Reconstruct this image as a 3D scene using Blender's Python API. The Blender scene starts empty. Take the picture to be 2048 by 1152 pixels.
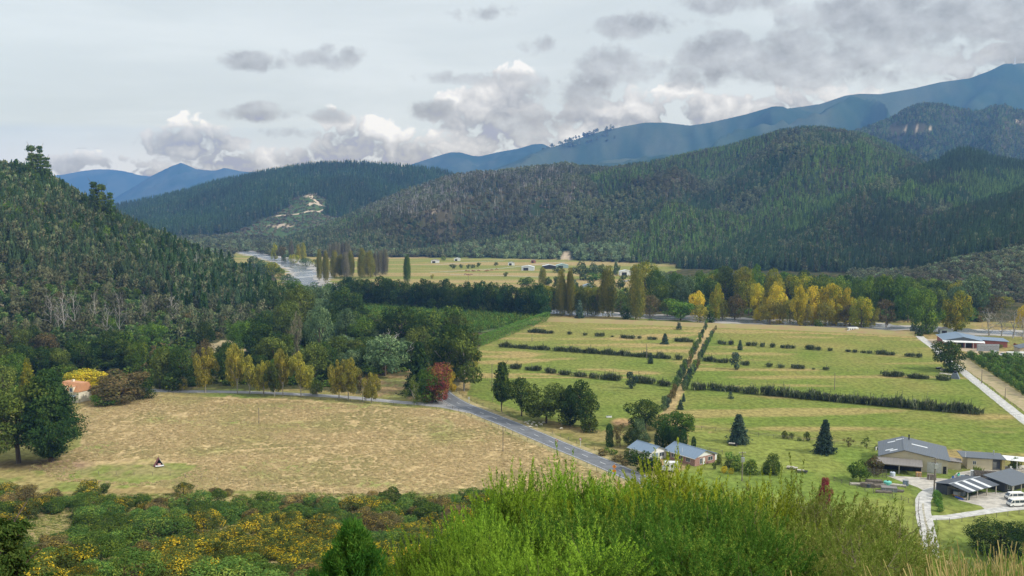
import bpy, math, random
import numpy as np
R = math.radians
rng = np.random.default_rng(7)
random.seed(7)
SC = bpy.context.scene
COL = SC.collection

# ------------------------------------------------------------------ camera
CAMZ = 80.0
FPX = 1967.0                      # focal length in pixels of a 2048 px wide picture
TH = math.atan((576 - 400) / FPX)  # downward pitch
cam_d = bpy.data.cameras.new('camera')
cam_d.sensor_width = 36; cam_d.lens = 36 * FPX / 2048
cam_d.clip_start = 0.5; cam_d.clip_end = 60000
cam = bpy.data.objects.new('camera', cam_d); COL.objects.link(cam)
cam.location = (0, 0, CAMZ); cam.rotation_euler = (R(90) - TH, 0, 0)
SC.camera = cam

# ------------------------------------------------------------------ light, exposure
SUNV = np.array([0.74, -0.30, 0.66]); SUNV /= np.linalg.norm(SUNV)
SUN_EL = math.asin(SUNV[2]); SUN_AZ = math.atan2(SUNV[0], SUNV[1])
sl = bpy.data.lights.new('sun', 'SUN'); sl.energy = 3.6; sl.angle = R(3.5); sl.color = (1.0, 0.95, 0.86)
so = bpy.data.objects.new('sun', sl); COL.objects.link(so)
so.rotation_euler = (math.pi / 2 - SUN_EL, 0, math.pi - SUN_AZ)
so.location = (300, -200, 900)
SC.view_settings.view_transform = 'Standard'; SC.view_settings.look = 'None'
SC.view_settings.exposure = 0.16; SC.view_settings.gamma = 1.0
SC.view_settings.use_curve_mapping = False
cy = SC.cycles
cy.max_bounces = 5; cy.diffuse_bounces = 2; cy.glossy_bounces = 1; cy.transmission_bounces = 3
cy.volume_bounces = 0; cy.transparent_max_bounces = 4
cy.use_denoising = True
try: cy.denoiser = 'OPENIMAGEDENOISE'
except Exception: pass
cy.sample_clamp_indirect = 4

# ------------------------------------------------------------------ node helpers
def nn(nt, typ, **kw):
    n = nt.nodes.new(typ)
    for k, v in kw.items():
        if k == 'inp':
            for i, x in v.items(): n.inputs[i].default_value = x
        else: setattr(n, k, v)
    return n
def mth(nt, op, a, b=None, c=None, clamp=False):
    n = nt.nodes.new('ShaderNodeMath'); n.operation = op; n.use_clamp = clamp
    for i, x in enumerate((a, b, c)):
        if x is None: continue
        if isinstance(x, (int, float)): n.inputs[i].default_value = x
        else: nt.links.new(x, n.inputs[i])
    return n.outputs[0]
def mixc(nt, f, a, b, blend='MIX'):
    n = nt.nodes.new('ShaderNodeMix'); n.data_type = 'RGBA'; n.blend_type = blend; n.clamp_factor = True
    for s, x in ((n.inputs[0], f), (n.inputs[6], a), (n.inputs[7], b)):
        if isinstance(x, (int, float)): s.default_value = x
        elif isinstance(x, tuple): s.default_value = (*x[:3], 1)
        else: nt.links.new(x, s)
    return n.outputs[2]
def sstep(nt, x, lo, hi):
    n = nt.nodes.new('ShaderNodeMapRange'); n.interpolation_type = 'SMOOTHSTEP'
    n.inputs[1].default_value = lo; n.inputs[2].default_value = hi
    nt.links.new(x, n.inputs[0]); return n.outputs[0]

# ------------------------------------------------------------------ sky
def azel(px, py):
    x = (px - 1024) / FPX; yu = (576 - py) / FPX
    d = np.array([x, math.cos(TH) + yu * math.sin(TH), -math.sin(TH) + yu * math.cos(TH)])
    d /= np.linalg.norm(d)
    return math.atan2(d[0], d[1]), math.asin(d[2])
def build_world():
    w = bpy.data.worlds.new('World'); SC.world = w; w.use_nodes = True
    nt = w.node_tree; nt.nodes.clear(); L = nt.links.new
    tc = nt.nodes.new('ShaderNodeTexCoord')
    sp = nt.nodes.new('ShaderNodeSeparateXYZ'); L(tc.outputs['Generated'], sp.inputs[0])
    az = mth(nt, 'ARCTAN2', sp.outputs[0], sp.outputs[1])
    el = mth(nt, 'ARCSINE', sp.outputs[2])
    p = nt.nodes.new('ShaderNodeCombineXYZ'); L(az, p.inputs[0]); L(el, p.inputs[1]); P = p.outputs[0]
    def noise(vec, sx, sy, detail, rough, off=(0, 0, 0), dist=0.0):
        m = nt.nodes.new('ShaderNodeVectorMath'); m.operation = 'MULTIPLY_ADD'
        L(vec, m.inputs[0]); m.inputs[1].default_value = (sx, sy, 1); m.inputs[2].default_value = off
        n = nt.nodes.new('ShaderNodeTexNoise'); n.inputs['Scale'].default_value = 1
        n.inputs['Detail'].default_value = detail; n.inputs['Roughness'].default_value = rough
        n.inputs['Distortion'].default_value = dist
        L(m.outputs[0], n.inputs['Vector']); return n.outputs[0]
    n1 = noise(P, 17, 24, 8, 0.60)
    n1b = noise(P, 17, 24, 5, 0.58, (0.14, 0.30, 0))     # same field sampled towards the light
    st = noise(P, 3.0, 17, 4, 0.55, (4, 2, 0), 0.5)
    vm = nt.nodes.new('ShaderNodeVectorMath'); vm.operation = 'MULTIPLY_ADD'; vm.inputs[1].default_value = (24, 30, 1)
    wob = nt.nodes.new('ShaderNodeVectorMath'); wob.operation = 'SCALE'; wob.inputs['Scale'].default_value = 1.6
    nc = nt.nodes.new('ShaderNodeTexNoise'); nc.inputs['Scale'].default_value = 30; nc.inputs['Detail'].default_value = 3; L(P, nc.inputs['Vector'])
    L(nc.outputs['Color'], wob.inputs[0]); L(P, vm.inputs[0]); L(wob.outputs[0], vm.inputs[2])
    vo = nt.nodes.new('ShaderNodeTexVoronoi'); vo.feature = 'SMOOTH_F1'; vo.inputs['Scale'].default_value = 1.0
    vo.inputs['Detail'].default_value = 2; vo.inputs['Roughness'].default_value = .5; vo.inputs['Smoothness'].default_value = .35
    L(vm.outputs[0], vo.inputs['Vector']); bil = mth(nt, 'MULTIPLY_ADD', vo.outputs['Distance'], -1.5, 1.0)
    def field(blobs, lift=False):
        acc = None; s0 = None; s1 = None
        for (px, py, rx, ry, wgt) in blobs:
            a, e = azel(px, py); ix = FPX / rx; iy = FPX / ry
            m = nt.nodes.new('ShaderNodeVectorMath'); m.operation = 'MULTIPLY_ADD'
            L(P, m.inputs[0]); m.inputs[1].default_value = (ix, iy, 0); m.inputs[2].default_value = (-a * ix, -e * iy, 0)
            d = nt.nodes.new('ShaderNodeVectorMath'); d.operation = 'DOT_PRODUCT'
            L(m.outputs[0], d.inputs[0]); L(m.outputs[0], d.inputs[1])
            v = mth(nt, 'MULTIPLY_ADD', d.outputs['Value'], -wgt, wgt)
            acc = v if acc is None else mth(nt, 'MAXIMUM', acc, v)
            if lift:                                        # height within the cloud, for lit tops and grey bases
                w_ = mth(nt, 'MAXIMUM', mth(nt, 'ADD', v, .35), 0.0001); q = nt.nodes.new('ShaderNodeSeparateXYZ'); L(m.outputs[0], q.inputs[0])
                y = mth(nt, 'MULTIPLY', w_, q.outputs[1]); s0 = w_ if s0 is None else mth(nt, 'ADD', s0, w_); s1 = y if s1 is None else mth(nt, 'ADD', s1, y)
        return (acc, mth(nt, 'DIVIDE', s1, s0)) if lift else acc
    white = [(390, 288, 115, 46, 1), (700, 288, 85, 56, 1), (1000, 232, 125, 66, 1), (200, 332, 150, 26, .9), (300, 345, 200, 18, .8), (480, 322, 120, 28, .8),
             (600, 318, 130, 34, .8), (840, 305, 170, 42, .9), (1010, 175, 70, 40, .9), (1130, 290, 150, 40, .8), (1250, 225, 150, 50, .8), (1480, 215, 260, 40, .7), (1990, 110, 90, 50, .6)]
    grey = [(660, 116, 80, 26, 1), (505, 124, 60, 18, .75), (515, 228, 78, 20, 1), (660, 234, 42, 15, .7), (575, 265, 62, 15, .7),
            (860, 222, 50, 20, .8), (955, 155, 110, 15, .7), (1265, 130, 115, 38, 1), (1150, 178, 110, 38, .9), (1285, 52, 90, 26, .9),
            (1095, 90, 50, 20, .7), (1420, 110, 95, 50, .9), (1640, 115, 230, 62, 1.1), (1850, 55, 280, 90, 1.2), (1480, 3, 110, 24, .9), (960, 25, 55, 18, .6),
            (1060, 245, 110, 36, .7), (1500, 150, 190, 30, .8), (1750, 25, 200, 50, 1), (2250, 60, 250, 120, 1.2)]
    fw, top = field(white, True); fg = field(grey)
    nz = mth(nt, 'MULTIPLY_ADD', n1, 4.2, -2.15)
    bz = mth(nt, 'MULTIPLY_ADD', bil, 1.5, -.20)
    mw = sstep(nt, mth(nt, 'ADD', mth(nt, 'ADD', fw, mth(nt, 'MULTIPLY', nz, .62)), bz), -0.85, -0.35)
    mg = sstep(nt, mth(nt, 'ADD', mth(nt, 'ADD', fg, nz), mth(nt, 'MULTIPLY', bz, .5)), -0.62, 0.48)
    relief = mth(nt, 'MULTIPLY_ADD', mth(nt, 'SUBTRACT', n1, n1b), 2.6, 0.5, True)
    rw = mth(nt, 'ADD', mth(nt, 'MULTIPLY_ADD', top, .55, .50), mth(nt, 'ADD', mth(nt, 'MULTIPLY', relief, .45), mth(nt, 'MULTIPLY_ADD', bil, .7, -.22)), None, True)
    # general overcast, brighter towards the zenith
    hi = sstep(nt, el, 0.22, 0.9)
    base = mixc(nt, sstep(nt, st, .28, .72), (0.600, 0.668, 0.715), (0.705, 0.765, 0.805))
    base = mixc(nt, sstep(nt, el, .075, .02), base, (0.74, 0.765, 0.80))
    base = mixc(nt, hi, base, (1.05, 1.10, 1.16))
    cw = mixc(nt, rw, (0.40, 0.44, 0.51), (0.90, 0.895, 0.895))
    cg = mixc(nt, relief, (0.325, 0.355, 0.415), (0.585, 0.625, 0.675))
    c = mixc(nt, mw, base, cw)
    c = mixc(nt, mth(nt, 'MULTIPLY', mg, 0.94), c, cg)
    # the far sky glows brighter than what reaches us through kilometres of blue haze near the horizon
    path = mth(nt, 'MINIMUM', mth(nt, 'DIVIDE', HAZE_TOP - CAMZ, mth(nt, 'TANGENT', mth(nt, 'MAXIMUM', el, 0.004))), 15000.0)
    T = mth(nt, 'EXPONENT', mth(nt, 'MULTIPLY', path, -HAZE_D))
    sc_ = nt.nodes.new('ShaderNodeSeparateColor'); L(c, sc_.inputs[0]); cc_ = nt.nodes.new('ShaderNodeCombineColor')
    for k in range(3):
        v = mth(nt, 'DIVIDE', mth(nt, 'SUBTRACT', sc_.outputs[k], mth(nt, 'MULTIPLY_ADD', T, -HAZE_L[k], HAZE_L[k])), T)
        L(mth(nt, 'MINIMUM', mth(nt, 'MAXIMUM', v, 0.05), 5.0), cc_.inputs[k])
    c = cc_.outputs[0]
    sky = nt.nodes.new('ShaderNodeTexSky'); sky.sky_type = 'NISHITA'; sky.sun_disc = False
    sky.sun_elevation = SUN_EL; sky.sun_rotation = SUN_AZ; sky.altitude = 100
    b1 = nt.nodes.new('ShaderNodeBackground'); b1.inputs[1].default_value = 0.1; L(sky.outputs[0], b1.inputs[0])
    b2 = nt.nodes.new('ShaderNodeBackground'); b2.inputs[1].default_value = SKY_STRENGTH; L(c, b2.inputs[0])
    mx = nt.nodes.new('ShaderNodeMixShader'); mx.inputs[0].default_value = 0.93
    L(b1.outputs[0], mx.inputs[1]); L(b2.outputs[0], mx.inputs[2])
    o = nt.nodes.new('ShaderNodeOutputWorld'); L(mx.outputs[0], o.inputs[0])
    w.cycles.sampling_method = 'MANUAL'; w.cycles.sample_map_resolution = 512
SKY_STRENGTH = 1.0
HAZE_D = 8.8e-5; HAZE_TOP = 1150.0; HAZE_COL = (.19, .44, 1.0); HAZE_L = (.165, .365, .74)   # air: density, top, tint, radiance
build_world()

# ------------------------------------------------------------------ projection
CT, ST = math.cos(TH), math.sin(TH)
def ray(px, py):
    x = (px - 1024) / FPX; yu = (576 - py) / FPX
    return np.array([x, CT + yu * ST, -ST + yu * CT])
def project(X, Y, Z):
    dz = Z - CAMZ
    dep = np.maximum(Y * CT - dz * ST, 0.01); up = Y * ST + dz * CT
    return 1024 + FPX * X / dep, 576 - FPX * up / dep
def flat(px, py, z=0.0):
    d = ray(px, py); t = (z - CAMZ) / d[2]
    return np.array([d[0] * t, d[1] * t, z])

# ------------------------------------------------------------------ noise
def _hash(ix, iy, seed):
    n = (ix.astype(np.int64) * 374761393 + iy.astype(np.int64) * 668265263 + seed * 1442695041) & 0xFFFFFFFF
    n = ((n ^ (n >> 13)) * 1274126177) & 0xFFFFFFFF
    return ((n ^ (n >> 16)) & 0xFFFF) / 65535.0
def vnoise(x, y, seed=0):
    x = np.asarray(x, float); y = np.asarray(y, float)
    ix = np.floor(x); iy = np.floor(y); fx = x - ix; fy = y - iy
    fx = fx * fx * (3 - 2 * fx); fy = fy * fy * (3 - 2 * fy)
    a = _hash(ix, iy, seed); b = _hash(ix + 1, iy, seed); c = _hash(ix, iy + 1, seed); d = _hash(ix + 1, iy + 1, seed)
    return (a * (1 - fx) + b * fx) * (1 - fy) + (c * (1 - fx) + d * fx) * fy
def fbm(x, y, o=4, seed=0):
    s = 0; a = 0.5; t = 0
    for i in range(o):
        s = s + a * vnoise(x * 2 ** i + 17.3 * i, y * 2 ** i + 9.1 * i, seed + i); t += a; a *= 0.5
    return s / t
def smooth(x, a, b):
    t = np.clip((x - a) / (b - a), 0, 1); return t * t * (3 - 2 * t)

# ------------------------------------------------------------------ terrain
NEAR = np.array([(-400, 92), (-60, 82), (0, 78.3), (6, 76.2), (12, 73.6), (20, 70.0), (35, 62.5), (60, 53), (100, 40.5), (130, 30.3), (165, 19.2),
                 (200, 9.5), (230, 3.4), (255, 0.5), (272, 0), (1e5, 0)], float)
def us(px, py):
    d = ray(px, py); return d[0] / d[1], d[2] / d[1]
def base_dist(py): return -CAMZ / us(1024, py)[1]
LAYERS = []
def layer(name, sil, D, base, tree, back, spur, lam, seed, p=0.9):
    u = []; s = []
    for (x, y) in sil:
        a, b = us(x, y); u.append(a); s.append(b)
    def ip(tab): return [us(t[0], 400)[0] for t in tab], [t[1] for t in tab]
    LAYERS.append(dict(name=name, u=u, s=s, D=ip(D), B=ip(base), tree=tree, back=back, spur=spur, lam=lam, seed=seed, p=p))
bd = base_dist
layer('near', [(-900, 250), (-300, 275), (0, 318), (60, 326), (100, 346), (150, 374), (200, 402), (240, 422), (300, 452), (360, 477), (420, 502), (470, 522), (520, 548), (545, 570), (565, 605), (585, 655)],
      [(-600, 830), (0, 800), (200, 790), (400, 765), (520, 740), (590, 720)], [(-900, bd(720)), (0, bd(705)), (200, bd(695)), (400, bd(677)), (500, bd(660)), (590, bd(645))], 12, 500, .10, 90, 3)
layer('mid', [(-400, 470), (100, 440), (240, 408), (300, 396), (350, 385), (390, 374), (430, 361), (470, 353), (520, 343), (560, 336), (620, 326), (700, 322), (760, 326), (820, 331), (870, 336), (900, 344), (960, 370), (1050, 405), (1250, 440)],
      [(0, 2900)], [(0, bd(476))], 20, 1500, .34, 280, 11)
layer('clear', [(300, 480), (380, 470), (450, 450), (520, 425), (580, 400), (618, 387), (650, 396), (700, 420), (760, 446), (830, 480)],
      [(0, 2380)], [(0, bd(480))], 2, 500, .06, 150, 17)
layer('main', [(430, 510), (540, 482), (600, 464), (650, 449), (700, 426), (750, 403), (800, 381), (850, 363), (900, 348), (950, 341), (1000, 338), (1060, 331), (1110, 326), (1130, 322), (1160, 330), (1220, 332), (1290, 324), (1350, 310), (1400, 300), (1450, 292), (1500, 276), (1560, 259), (1600, 253), (1640, 252), (1690, 258), (1730, 266), (1790, 292), (1850, 322), (2000, 380), (2400, 420)],
      [(480, 1700), (700, 1900), (1000, 2100), (1300, 2200), (1640, 2300)], [(430, bd(508)), (600, bd(513)), (1000, bd(517)), (1130, bd(520)), (1250, bd(526)), (1400, bd(531)), (1640, bd(540)), (2048, bd(560))], 11, 1400, .46, 230, 23)
layer('high', [(1180, 480), (1300, 400), (1400, 350), (1560, 303), (1700, 262), (1740, 249), (1780, 234), (1820, 212), (1850, 204), (1880, 206), (1920, 214), (1950, 220), (1990, 210), (2010, 208), (2040, 218), (2100, 230), (2600, 240)],
      [(0, 3400)], [(0, 2450)], 12, 1500, .38, 300, 31)
layer('spur', [(1250, 520), (1300, 500), (1400, 457), (1500, 422), (1560, 402), (1620, 380), (1680, 364), (1740, 350), (1800, 340), (1850, 327), (1890, 314), (1915, 302), (1935, 300), (1960, 308), (2000, 314), (2048, 320), (2600, 330)],
      [(0, 1750)], [(1250, bd(535)), (1640, bd(545)), (2048, bd(560))], 12, 900, .34, 190, 41)
layer('dark', [(1560, 552), (1600, 537), (1640, 523), (1700, 505), (1760, 483), (1820, 460), (1880, 433), (1940, 408), (2000, 388), (2048, 371), (2600, 330)],
      [(0, 1250)], [(1560, bd(548)), (1600, bd(550)), (1750, bd(570)), (1850, bd(583)), (1950, bd(596)), (2048, bd(606)), (2600, bd(620))], 13, 600, .16, 140, 47)
layer('blue', [(700, 420), (900, 360), (1000, 333), (1050, 314), (1080, 302), (1150, 278), (1200, 262), (1250, 251), (1290, 244), (1330, 244), (1380, 250), (1420, 244), (1490, 228), (1545, 212), (1575, 216), (1640, 207), (1690, 190), (1720, 186), (1760, 187), (1830, 175), (1880, 163), (1940, 155), (1980, 140), (2008, 126), (2048, 125), (2150, 118), (2600, 190)],
      [(0, 5800)], [(0, 4000)], 2, 2500, .50, 560, 53)
layer('bluefar', [(600, 425), (740, 352), (820, 329), (870, 313), (900, 304), (920, 304), (945, 311), (960, 312), (1000, 303), (1040, 296), (1065, 288), (1085, 287), (1110, 298), (1160, 320), (1300, 360)],
      [(0, 7600)], [(0, 6200)], 2, 2000, .34, 600, 59)
layer('peak', [(170, 430), (230, 395), (270, 372), (300, 353), (340, 333), (362, 325), (378, 331), (392, 338), (430, 341), (450, 335), (480, 342), (520, 345), (640, 352), (800, 370)],
      [(0, 9800)], [(0, 8600)], 2, 2500, .36, 700, 61)
layer('dome', [(-500, 360), (-100, 362), (60, 356), (120, 350), (160, 342), (190, 338), (220, 338), (250, 342), (275, 349), (300, 352), (360, 358), (460, 380), (600, 400)],
      [(0, 11500)], [(0, 10300)], 2, 2500, .34, 700, 67)
def terr_all(X, Y):
    X = np.asarray(X, float); Y = np.asarray(Y, float)
    Ys = np.maximum(Y, 1.0); u = X / Ys
    sh = -48 * smooth(X, 15, 80) * smooth(Y, 20, 110)
    z = np.interp(Y - sh, NEAR[:, 0], NEAR[:, 1])
    z = z + 1.1 * np.exp(-((X - 3.3) ** 2 / 6 + (Y - 7) ** 2 / 9))
    hill = smooth(z, 0.5, 12)
    z = z + hill * smooth(Y, 40, 90) * 3.0 * (fbm(X / 28, Y / 28, 3, 5) - .5)
    ident = np.where(z > 0.3, 0, -1); tt = np.zeros_like(z)
    for i, l in enumerate(LAYERS):
        s = np.interp(u, l['u'], l['s']); D = np.interp(u, *l['D']); B = np.interp(u, *l['B'])
        Zr = CAMZ + s * D - l['tree']
        t = (Y - B) / np.maximum(D - B, 20)
        tc = np.clip(t, 0, 1)
        pa = (X * .80 - Y * .60) / l['lam']; pb = (X * .60 + Y * .80) / (l['lam'] * 2.6)       # spurs run down the slope
        n = fbm(pa + 3 + .5 * fbm(pb * 2, pa, 2, l['seed'] + 9), pb, 3, l['seed'])
        rid = 1 - np.abs(2 * n - 1) * 2.4
        prof = tc ** l['p'] * (0.85 + 0.15 * tc)
        h = Zr * prof + l['spur'] * Zr * np.minimum(4 * tc * (1 - tc), 1) * (rid - 0.55)
        bk = np.clip((Y - D) / l['back'], 0, 1)
        if l['D'][1][0] > 5000: h = h + (fbm(X / 55, Y / 90, 3, l['seed'] + 5) - .5) * 26 * smooth(tc, .1, .5)
        h = np.where(t > 1, Zr * (1 - bk * bk * (3 - 2 * bk)), h)
        h = np.where((t > 0) & (Zr > 0), h, -5)
        ok = h > z
        z = np.where(ok, h, z); ident = np.where(ok, i + 1, ident); tt = np.where(ok, t, tt)
    return z, ident, tt
def terr(X, Y): return terr_all(X, Y)[0]
_T = np.concatenate([np.linspace(3, 300, 600), np.geomspace(301, 14000, 2200)])
def at(px, py):
    """the point of the ground seen at a photo pixel"""
    d = ray(px, py); d = d / d[1]
    X = d[0] * _T; Z = CAMZ + d[2] * _T
    below = Z <= terr(X, _T) + 1e-6
    if not below.any(): return np.array([X[-1], _T[-1], 0])
    i = int(np.argmax(below))
    lo, hi = (_T[i - 1] if i else 2.0), _T[i]
    for _ in range(14):
        m = .5 * (lo + hi)
        if CAMZ + d[2] * m <= float(terr(d[0] * m, m)): hi = m
        else: lo = m
    return np.array([d[0] * hi, hi, float(terr(d[0] * hi, hi))])
def depth(p): return p[1] * CT - (p[2] - CAMZ) * ST
def ppm(p): return FPX / depth(p)

def tag(o, label=None, cat=None, group=None, kind=None):
    if label: o['label'] = label
    if cat: o['category'] = cat
    if group: o['group'] = group
    if kind: o['kind'] = kind
    return o
def inpoly(px, py, poly):
    poly = np.array(poly, float); r = np.zeros(px.shape, bool); j = len(poly) - 1
    for i in range(len(poly)):
        xi, yi = poly[i]; xj, yj = poly[j]
        c = ((yi > py) != (yj > py)) & (px < (xj - xi) * (py - yi) / (yj - yi + 1e-12) + xi)
        r ^= c; j = i
    return r

# ------------------------------------------------------------------ materials
MATS = {}
def newmat(name):
    m = bpy.data.materials.new(name); m.use_nodes = True; m.node_tree.nodes.clear(); return m, m.node_tree
def plain(name, col, rough=0.7, var=0.12, scale=1.5, metal=0.0, spec=0.3, bump=0.0, col2=None):
    """painted, metal, timber or mineral surface with weathering noise"""
    if name in MATS: return MATS[name]
    m, nt = newmat(name); L = nt.links.new
    tc = nt.nodes.new('ShaderNodeTexCoord')
    n = nn(nt, 'ShaderNodeTexNoise'); n.inputs['Scale'].default_value = scale; n.inputs['Detail'].default_value = 5
    n.inputs['Roughness'].default_value = 0.65
    L(tc.outputs['Object'], n.inputs['Vector'])
    c2 = col2 or tuple(x * (1 - 2.2 * var) for x in col)
    c = mixc(nt, sstep(nt, n.outputs[0], 0.30, 0.70), tuple(c2), tuple(min(1, x * (1 + var)) for x in col))
    b = nt.nodes.new('ShaderNodeBsdfPrincipled'); L(c, b.inputs['Base Color'])
    b.inputs['Roughness'].default_value = rough; b.inputs['Metallic'].default_value = metal
    b.inputs['Specular IOR Level'].default_value = spec
    if bump:
        bp = nt.nodes.new('ShaderNodeBump'); bp.inputs['Strength'].default_value = bump; bp.inputs['Distance'].default_value = 0.1
        L(n.outputs[0], bp.inputs['Height']); L(bp.outputs[0], b.inputs['Normal'])
    o = nt.nodes.new('ShaderNodeOutputMaterial'); L(b.outputs[0], o.inputs[0]); MATS[name] = m; return m
def ribbed(name, col, pitch, axis=0, rough=0.45, metal=0.2, var=0.08):
    """corrugated sheet or boards: lines along one object axis"""
    if name in MATS: return MATS[name]
    m, nt = newmat(name); L = nt.links.new
    tc = nt.nodes.new('ShaderNodeTexCoord'); sp = nt.nodes.new('ShaderNodeSeparateXYZ'); L(tc.outputs['Object'], sp.inputs[0])
    w = mth(nt, 'SINE', mth(nt, 'MULTIPLY', sp.outputs[axis], 2 * math.pi / pitch))
    n = nn(nt, 'ShaderNodeTexNoise'); n.inputs['Scale'].default_value = .7; n.inputs['Detail'].default_value = 5
    L(tc.outputs['Object'], n.inputs['Vector'])
    c = mixc(nt, n.outputs[0], tuple(x * (1 - 2.5 * var) for x in col), tuple(x * (1 + 2 * var) for x in col))
    c = mixc(nt, mth(nt, 'MULTIPLY_ADD', w, .12, .12), c, tuple(x * .55 for x in col))
    b = nt.nodes.new('ShaderNodeBsdfPrincipled'); L(c, b.inputs['Base Color'])
    b.inputs['Roughness'].default_value = rough; b.inputs['Metallic'].default_value = metal
    bp = nt.nodes.new('ShaderNodeBump'); bp.inputs['Strength'].default_value = .4; bp.inputs['Distance'].default_value = .04
    L(w, bp.inputs['Height']); L(bp.outputs[0], b.inputs['Normal'])
    o = nt.nodes.new('ShaderNodeOutputMaterial'); L(b.outputs[0], o.inputs[0]); MATS[name] = m; return m
def brick(name, col, mortar, scale=4.0):
    if name in MATS: return MATS[name]
    m, nt = newmat(name); L = nt.links.new
    tc = nt.nodes.new('ShaderNodeTexCoord'); sp = nt.nodes.new('ShaderNodeSeparateXYZ'); L(tc.outputs['Object'], sp.inputs[0])
    cb = nt.nodes.new('ShaderNodeCombineXYZ'); L(mth(nt, 'ADD', sp.outputs[0], sp.outputs[1]), cb.inputs[0]); L(sp.outputs[2], cb.inputs[1])
    t = nt.nodes.new('ShaderNodeTexBrick'); t.inputs['Scale'].default_value = scale
    t.inputs['Color1'].default_value = (*col, 1); t.inputs['Color2'].default_value = (*[x * .6 for x in col], 1); t.inputs['Mortar'].default_value = (*mortar, 1)
    L(cb.outputs[0], t.inputs['Vector'])
    b = nt.nodes.new('ShaderNodeBsdfPrincipled'); L(t.outputs[0], b.inputs['Base Color']); b.inputs['Roughness'].default_value = .9
    o = nt.nodes.new('ShaderNodeOutputMaterial'); L(b.outputs[0], o.inputs[0]); MATS[name] = m; return m
def leafmat(name, c1, c2, c3=None, f3=0.15, trans=0.3, world_var=0.0, objvar=0.35, world_scale=.006, world_col=None):
    """foliage: every leaf clump its own tone between c1 and c2, a share f3 of them c3; each plant shifted a little"""
    if name in MATS: return MATS[name]
    m, nt = newmat(name); L = nt.links.new
    g = nt.nodes.new('ShaderNodeNewGeometry'); oi = nt.nodes.new('ShaderNodeObjectInfo')
    tc = nt.nodes.new('ShaderNodeTexCoord')
    nz = nn(nt, 'ShaderNodeTexNoise'); nz.inputs['Scale'].default_value = 3.1; nz.inputs['Detail'].default_value = 2
    L(tc.outputs['Object'], nz.inputs['Vector'])
    f = mth(nt, 'ADD', mth(nt, 'MULTIPLY', g.outputs['Random Per Island'], .6), mth(nt, 'MULTIPLY_ADD', sstep(nt, nz.outputs[0], .3, .7), .6, -.1))
    c = mixc(nt, f, c1, c2)
    if c3:
        r2 = mth(nt, 'FRACT', mth(nt, 'MULTIPLY', g.outputs['Random Per Island'], 37.7))
        nz2 = nn(nt, 'ShaderNodeTexNoise'); nz2.inputs['Scale'].default_value = 2.3; nz2.inputs['Detail'].default_value = 1
        mp = nt.nodes.new('ShaderNodeVectorMath'); mp.operation = 'ADD'; mp.inputs[1].default_value = (5, 3, 8)
        L(tc.outputs['Object'], mp.inputs[0]); L(mp.outputs[0], nz2.inputs['Vector'])
        thr = mth(nt, 'ADD', r2, mth(nt, 'MULTIPLY_ADD', nz2.outputs[0], 2.6, -1.3))
        c = mixc(nt, mth(nt, 'GREATER_THAN', thr, 1 - f3), c, c3)
    if world_var:
        wn = nn(nt, 'ShaderNodeTexNoise'); wn.inputs['Scale'].default_value = world_scale; wn.inputs['Detail'].default_value = 3
        L(g.outputs['Position'], wn.inputs['Vector'])
        c = mixc(nt, mth(nt, 'MULTIPLY', sstep(nt, wn.outputs[0], .42, .62), world_var), c, world_col or tuple(x * y for x, y in zip(c1, (1.25, .75, .95))))
    hs = nt.nodes.new('ShaderNodeHueSaturation'); L(c, hs.inputs['Color'])
    L(mth(nt, 'MULTIPLY_ADD', oi.outputs['Random'], objvar * .05, .5 - objvar * .025), hs.inputs['Hue'])
    r3 = mth(nt, 'FRACT', mth(nt, 'MULTIPLY', oi.outputs['Random'], 91.3))
    L(mth(nt, 'MULTIPLY_ADD', r3, objvar * 1.6, 1 - objvar * .8), hs.inputs['Value'])
    d = nt.nodes.new('ShaderNodeBsdfDiffuse'); t = nt.nodes.new('ShaderNodeBsdfTranslucent')
    L(hs.outputs[0], d.inputs[0]); L(hs.outputs[0], t.inputs[0])
    mx = nt.nodes.new('ShaderNodeMixShader'); mx.inputs[0].default_value = trans
    L(d.outputs[0], mx.inputs[1]); L(t.outputs[0], mx.inputs[2])
    o = nt.nodes.new('ShaderNodeOutputMaterial'); L(mx.outputs[0], o.inputs[0]); MATS[name] = m; return m

# ------------------------------------------------------------------ mesh helpers
def mesh_np(name, V, F, mat=None, smooth_=False):
    """V (n,3); F (m,k) array of equal-size faces"""
    V = np.asarray(V, np.float32); F = np.asarray(F, np.int32)
    me = bpy.data.meshes.new(name); k = F.shape[1]
    me.vertices.add(len(V)); me.vertices.foreach_set('co', V.ravel())
    me.loops.add(F.size); me.loops.foreach_set('vertex_index', F.ravel())
    me.polygons.add(len(F)); me.polygons.foreach_set('loop_start', np.arange(0, F.size, k, dtype=np.int32))
    try: me.polygons.foreach_set('loop_total', np.full(len(F), k, np.int32))
    except Exception: pass
    if smooth_: me.polygons.foreach_set('use_smooth', np.ones(len(F), bool))
    me.update(calc_edges=True); me.validate()
    if mat: me.materials.append(mat)
    return me
def link(name, data, parent=None, loc=None, rz=0.0):
    o = bpy.data.objects.new(name, data); COL.objects.link(o)
    if parent is not None: o.parent = parent
    if loc is not None: o.location = loc
    if rz: o.rotation_euler[2] = rz
    return o
def empty(name, loc, rz=0.0, label=None, cat=None, group=None):
    o = bpy.data.objects.new(name, None); COL.objects.link(o); o.location = loc; o.rotation_euler[2] = rz
    o.empty_display_size = .5
    return tag(o, label, cat, group)
def kids(o): return [c for c in bpy.data.objects if c.parent == o]
def copy_tree(o, src_children, parent=None):
    c = o.copy(); COL.objects.link(c)
    if parent is not None: c.parent = parent
    for ch, sub in src_children: copy_tree(ch, sub, c)
    return c
def tree_of(o): return [(c, tree_of(c)) for c in kids(o)]
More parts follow.
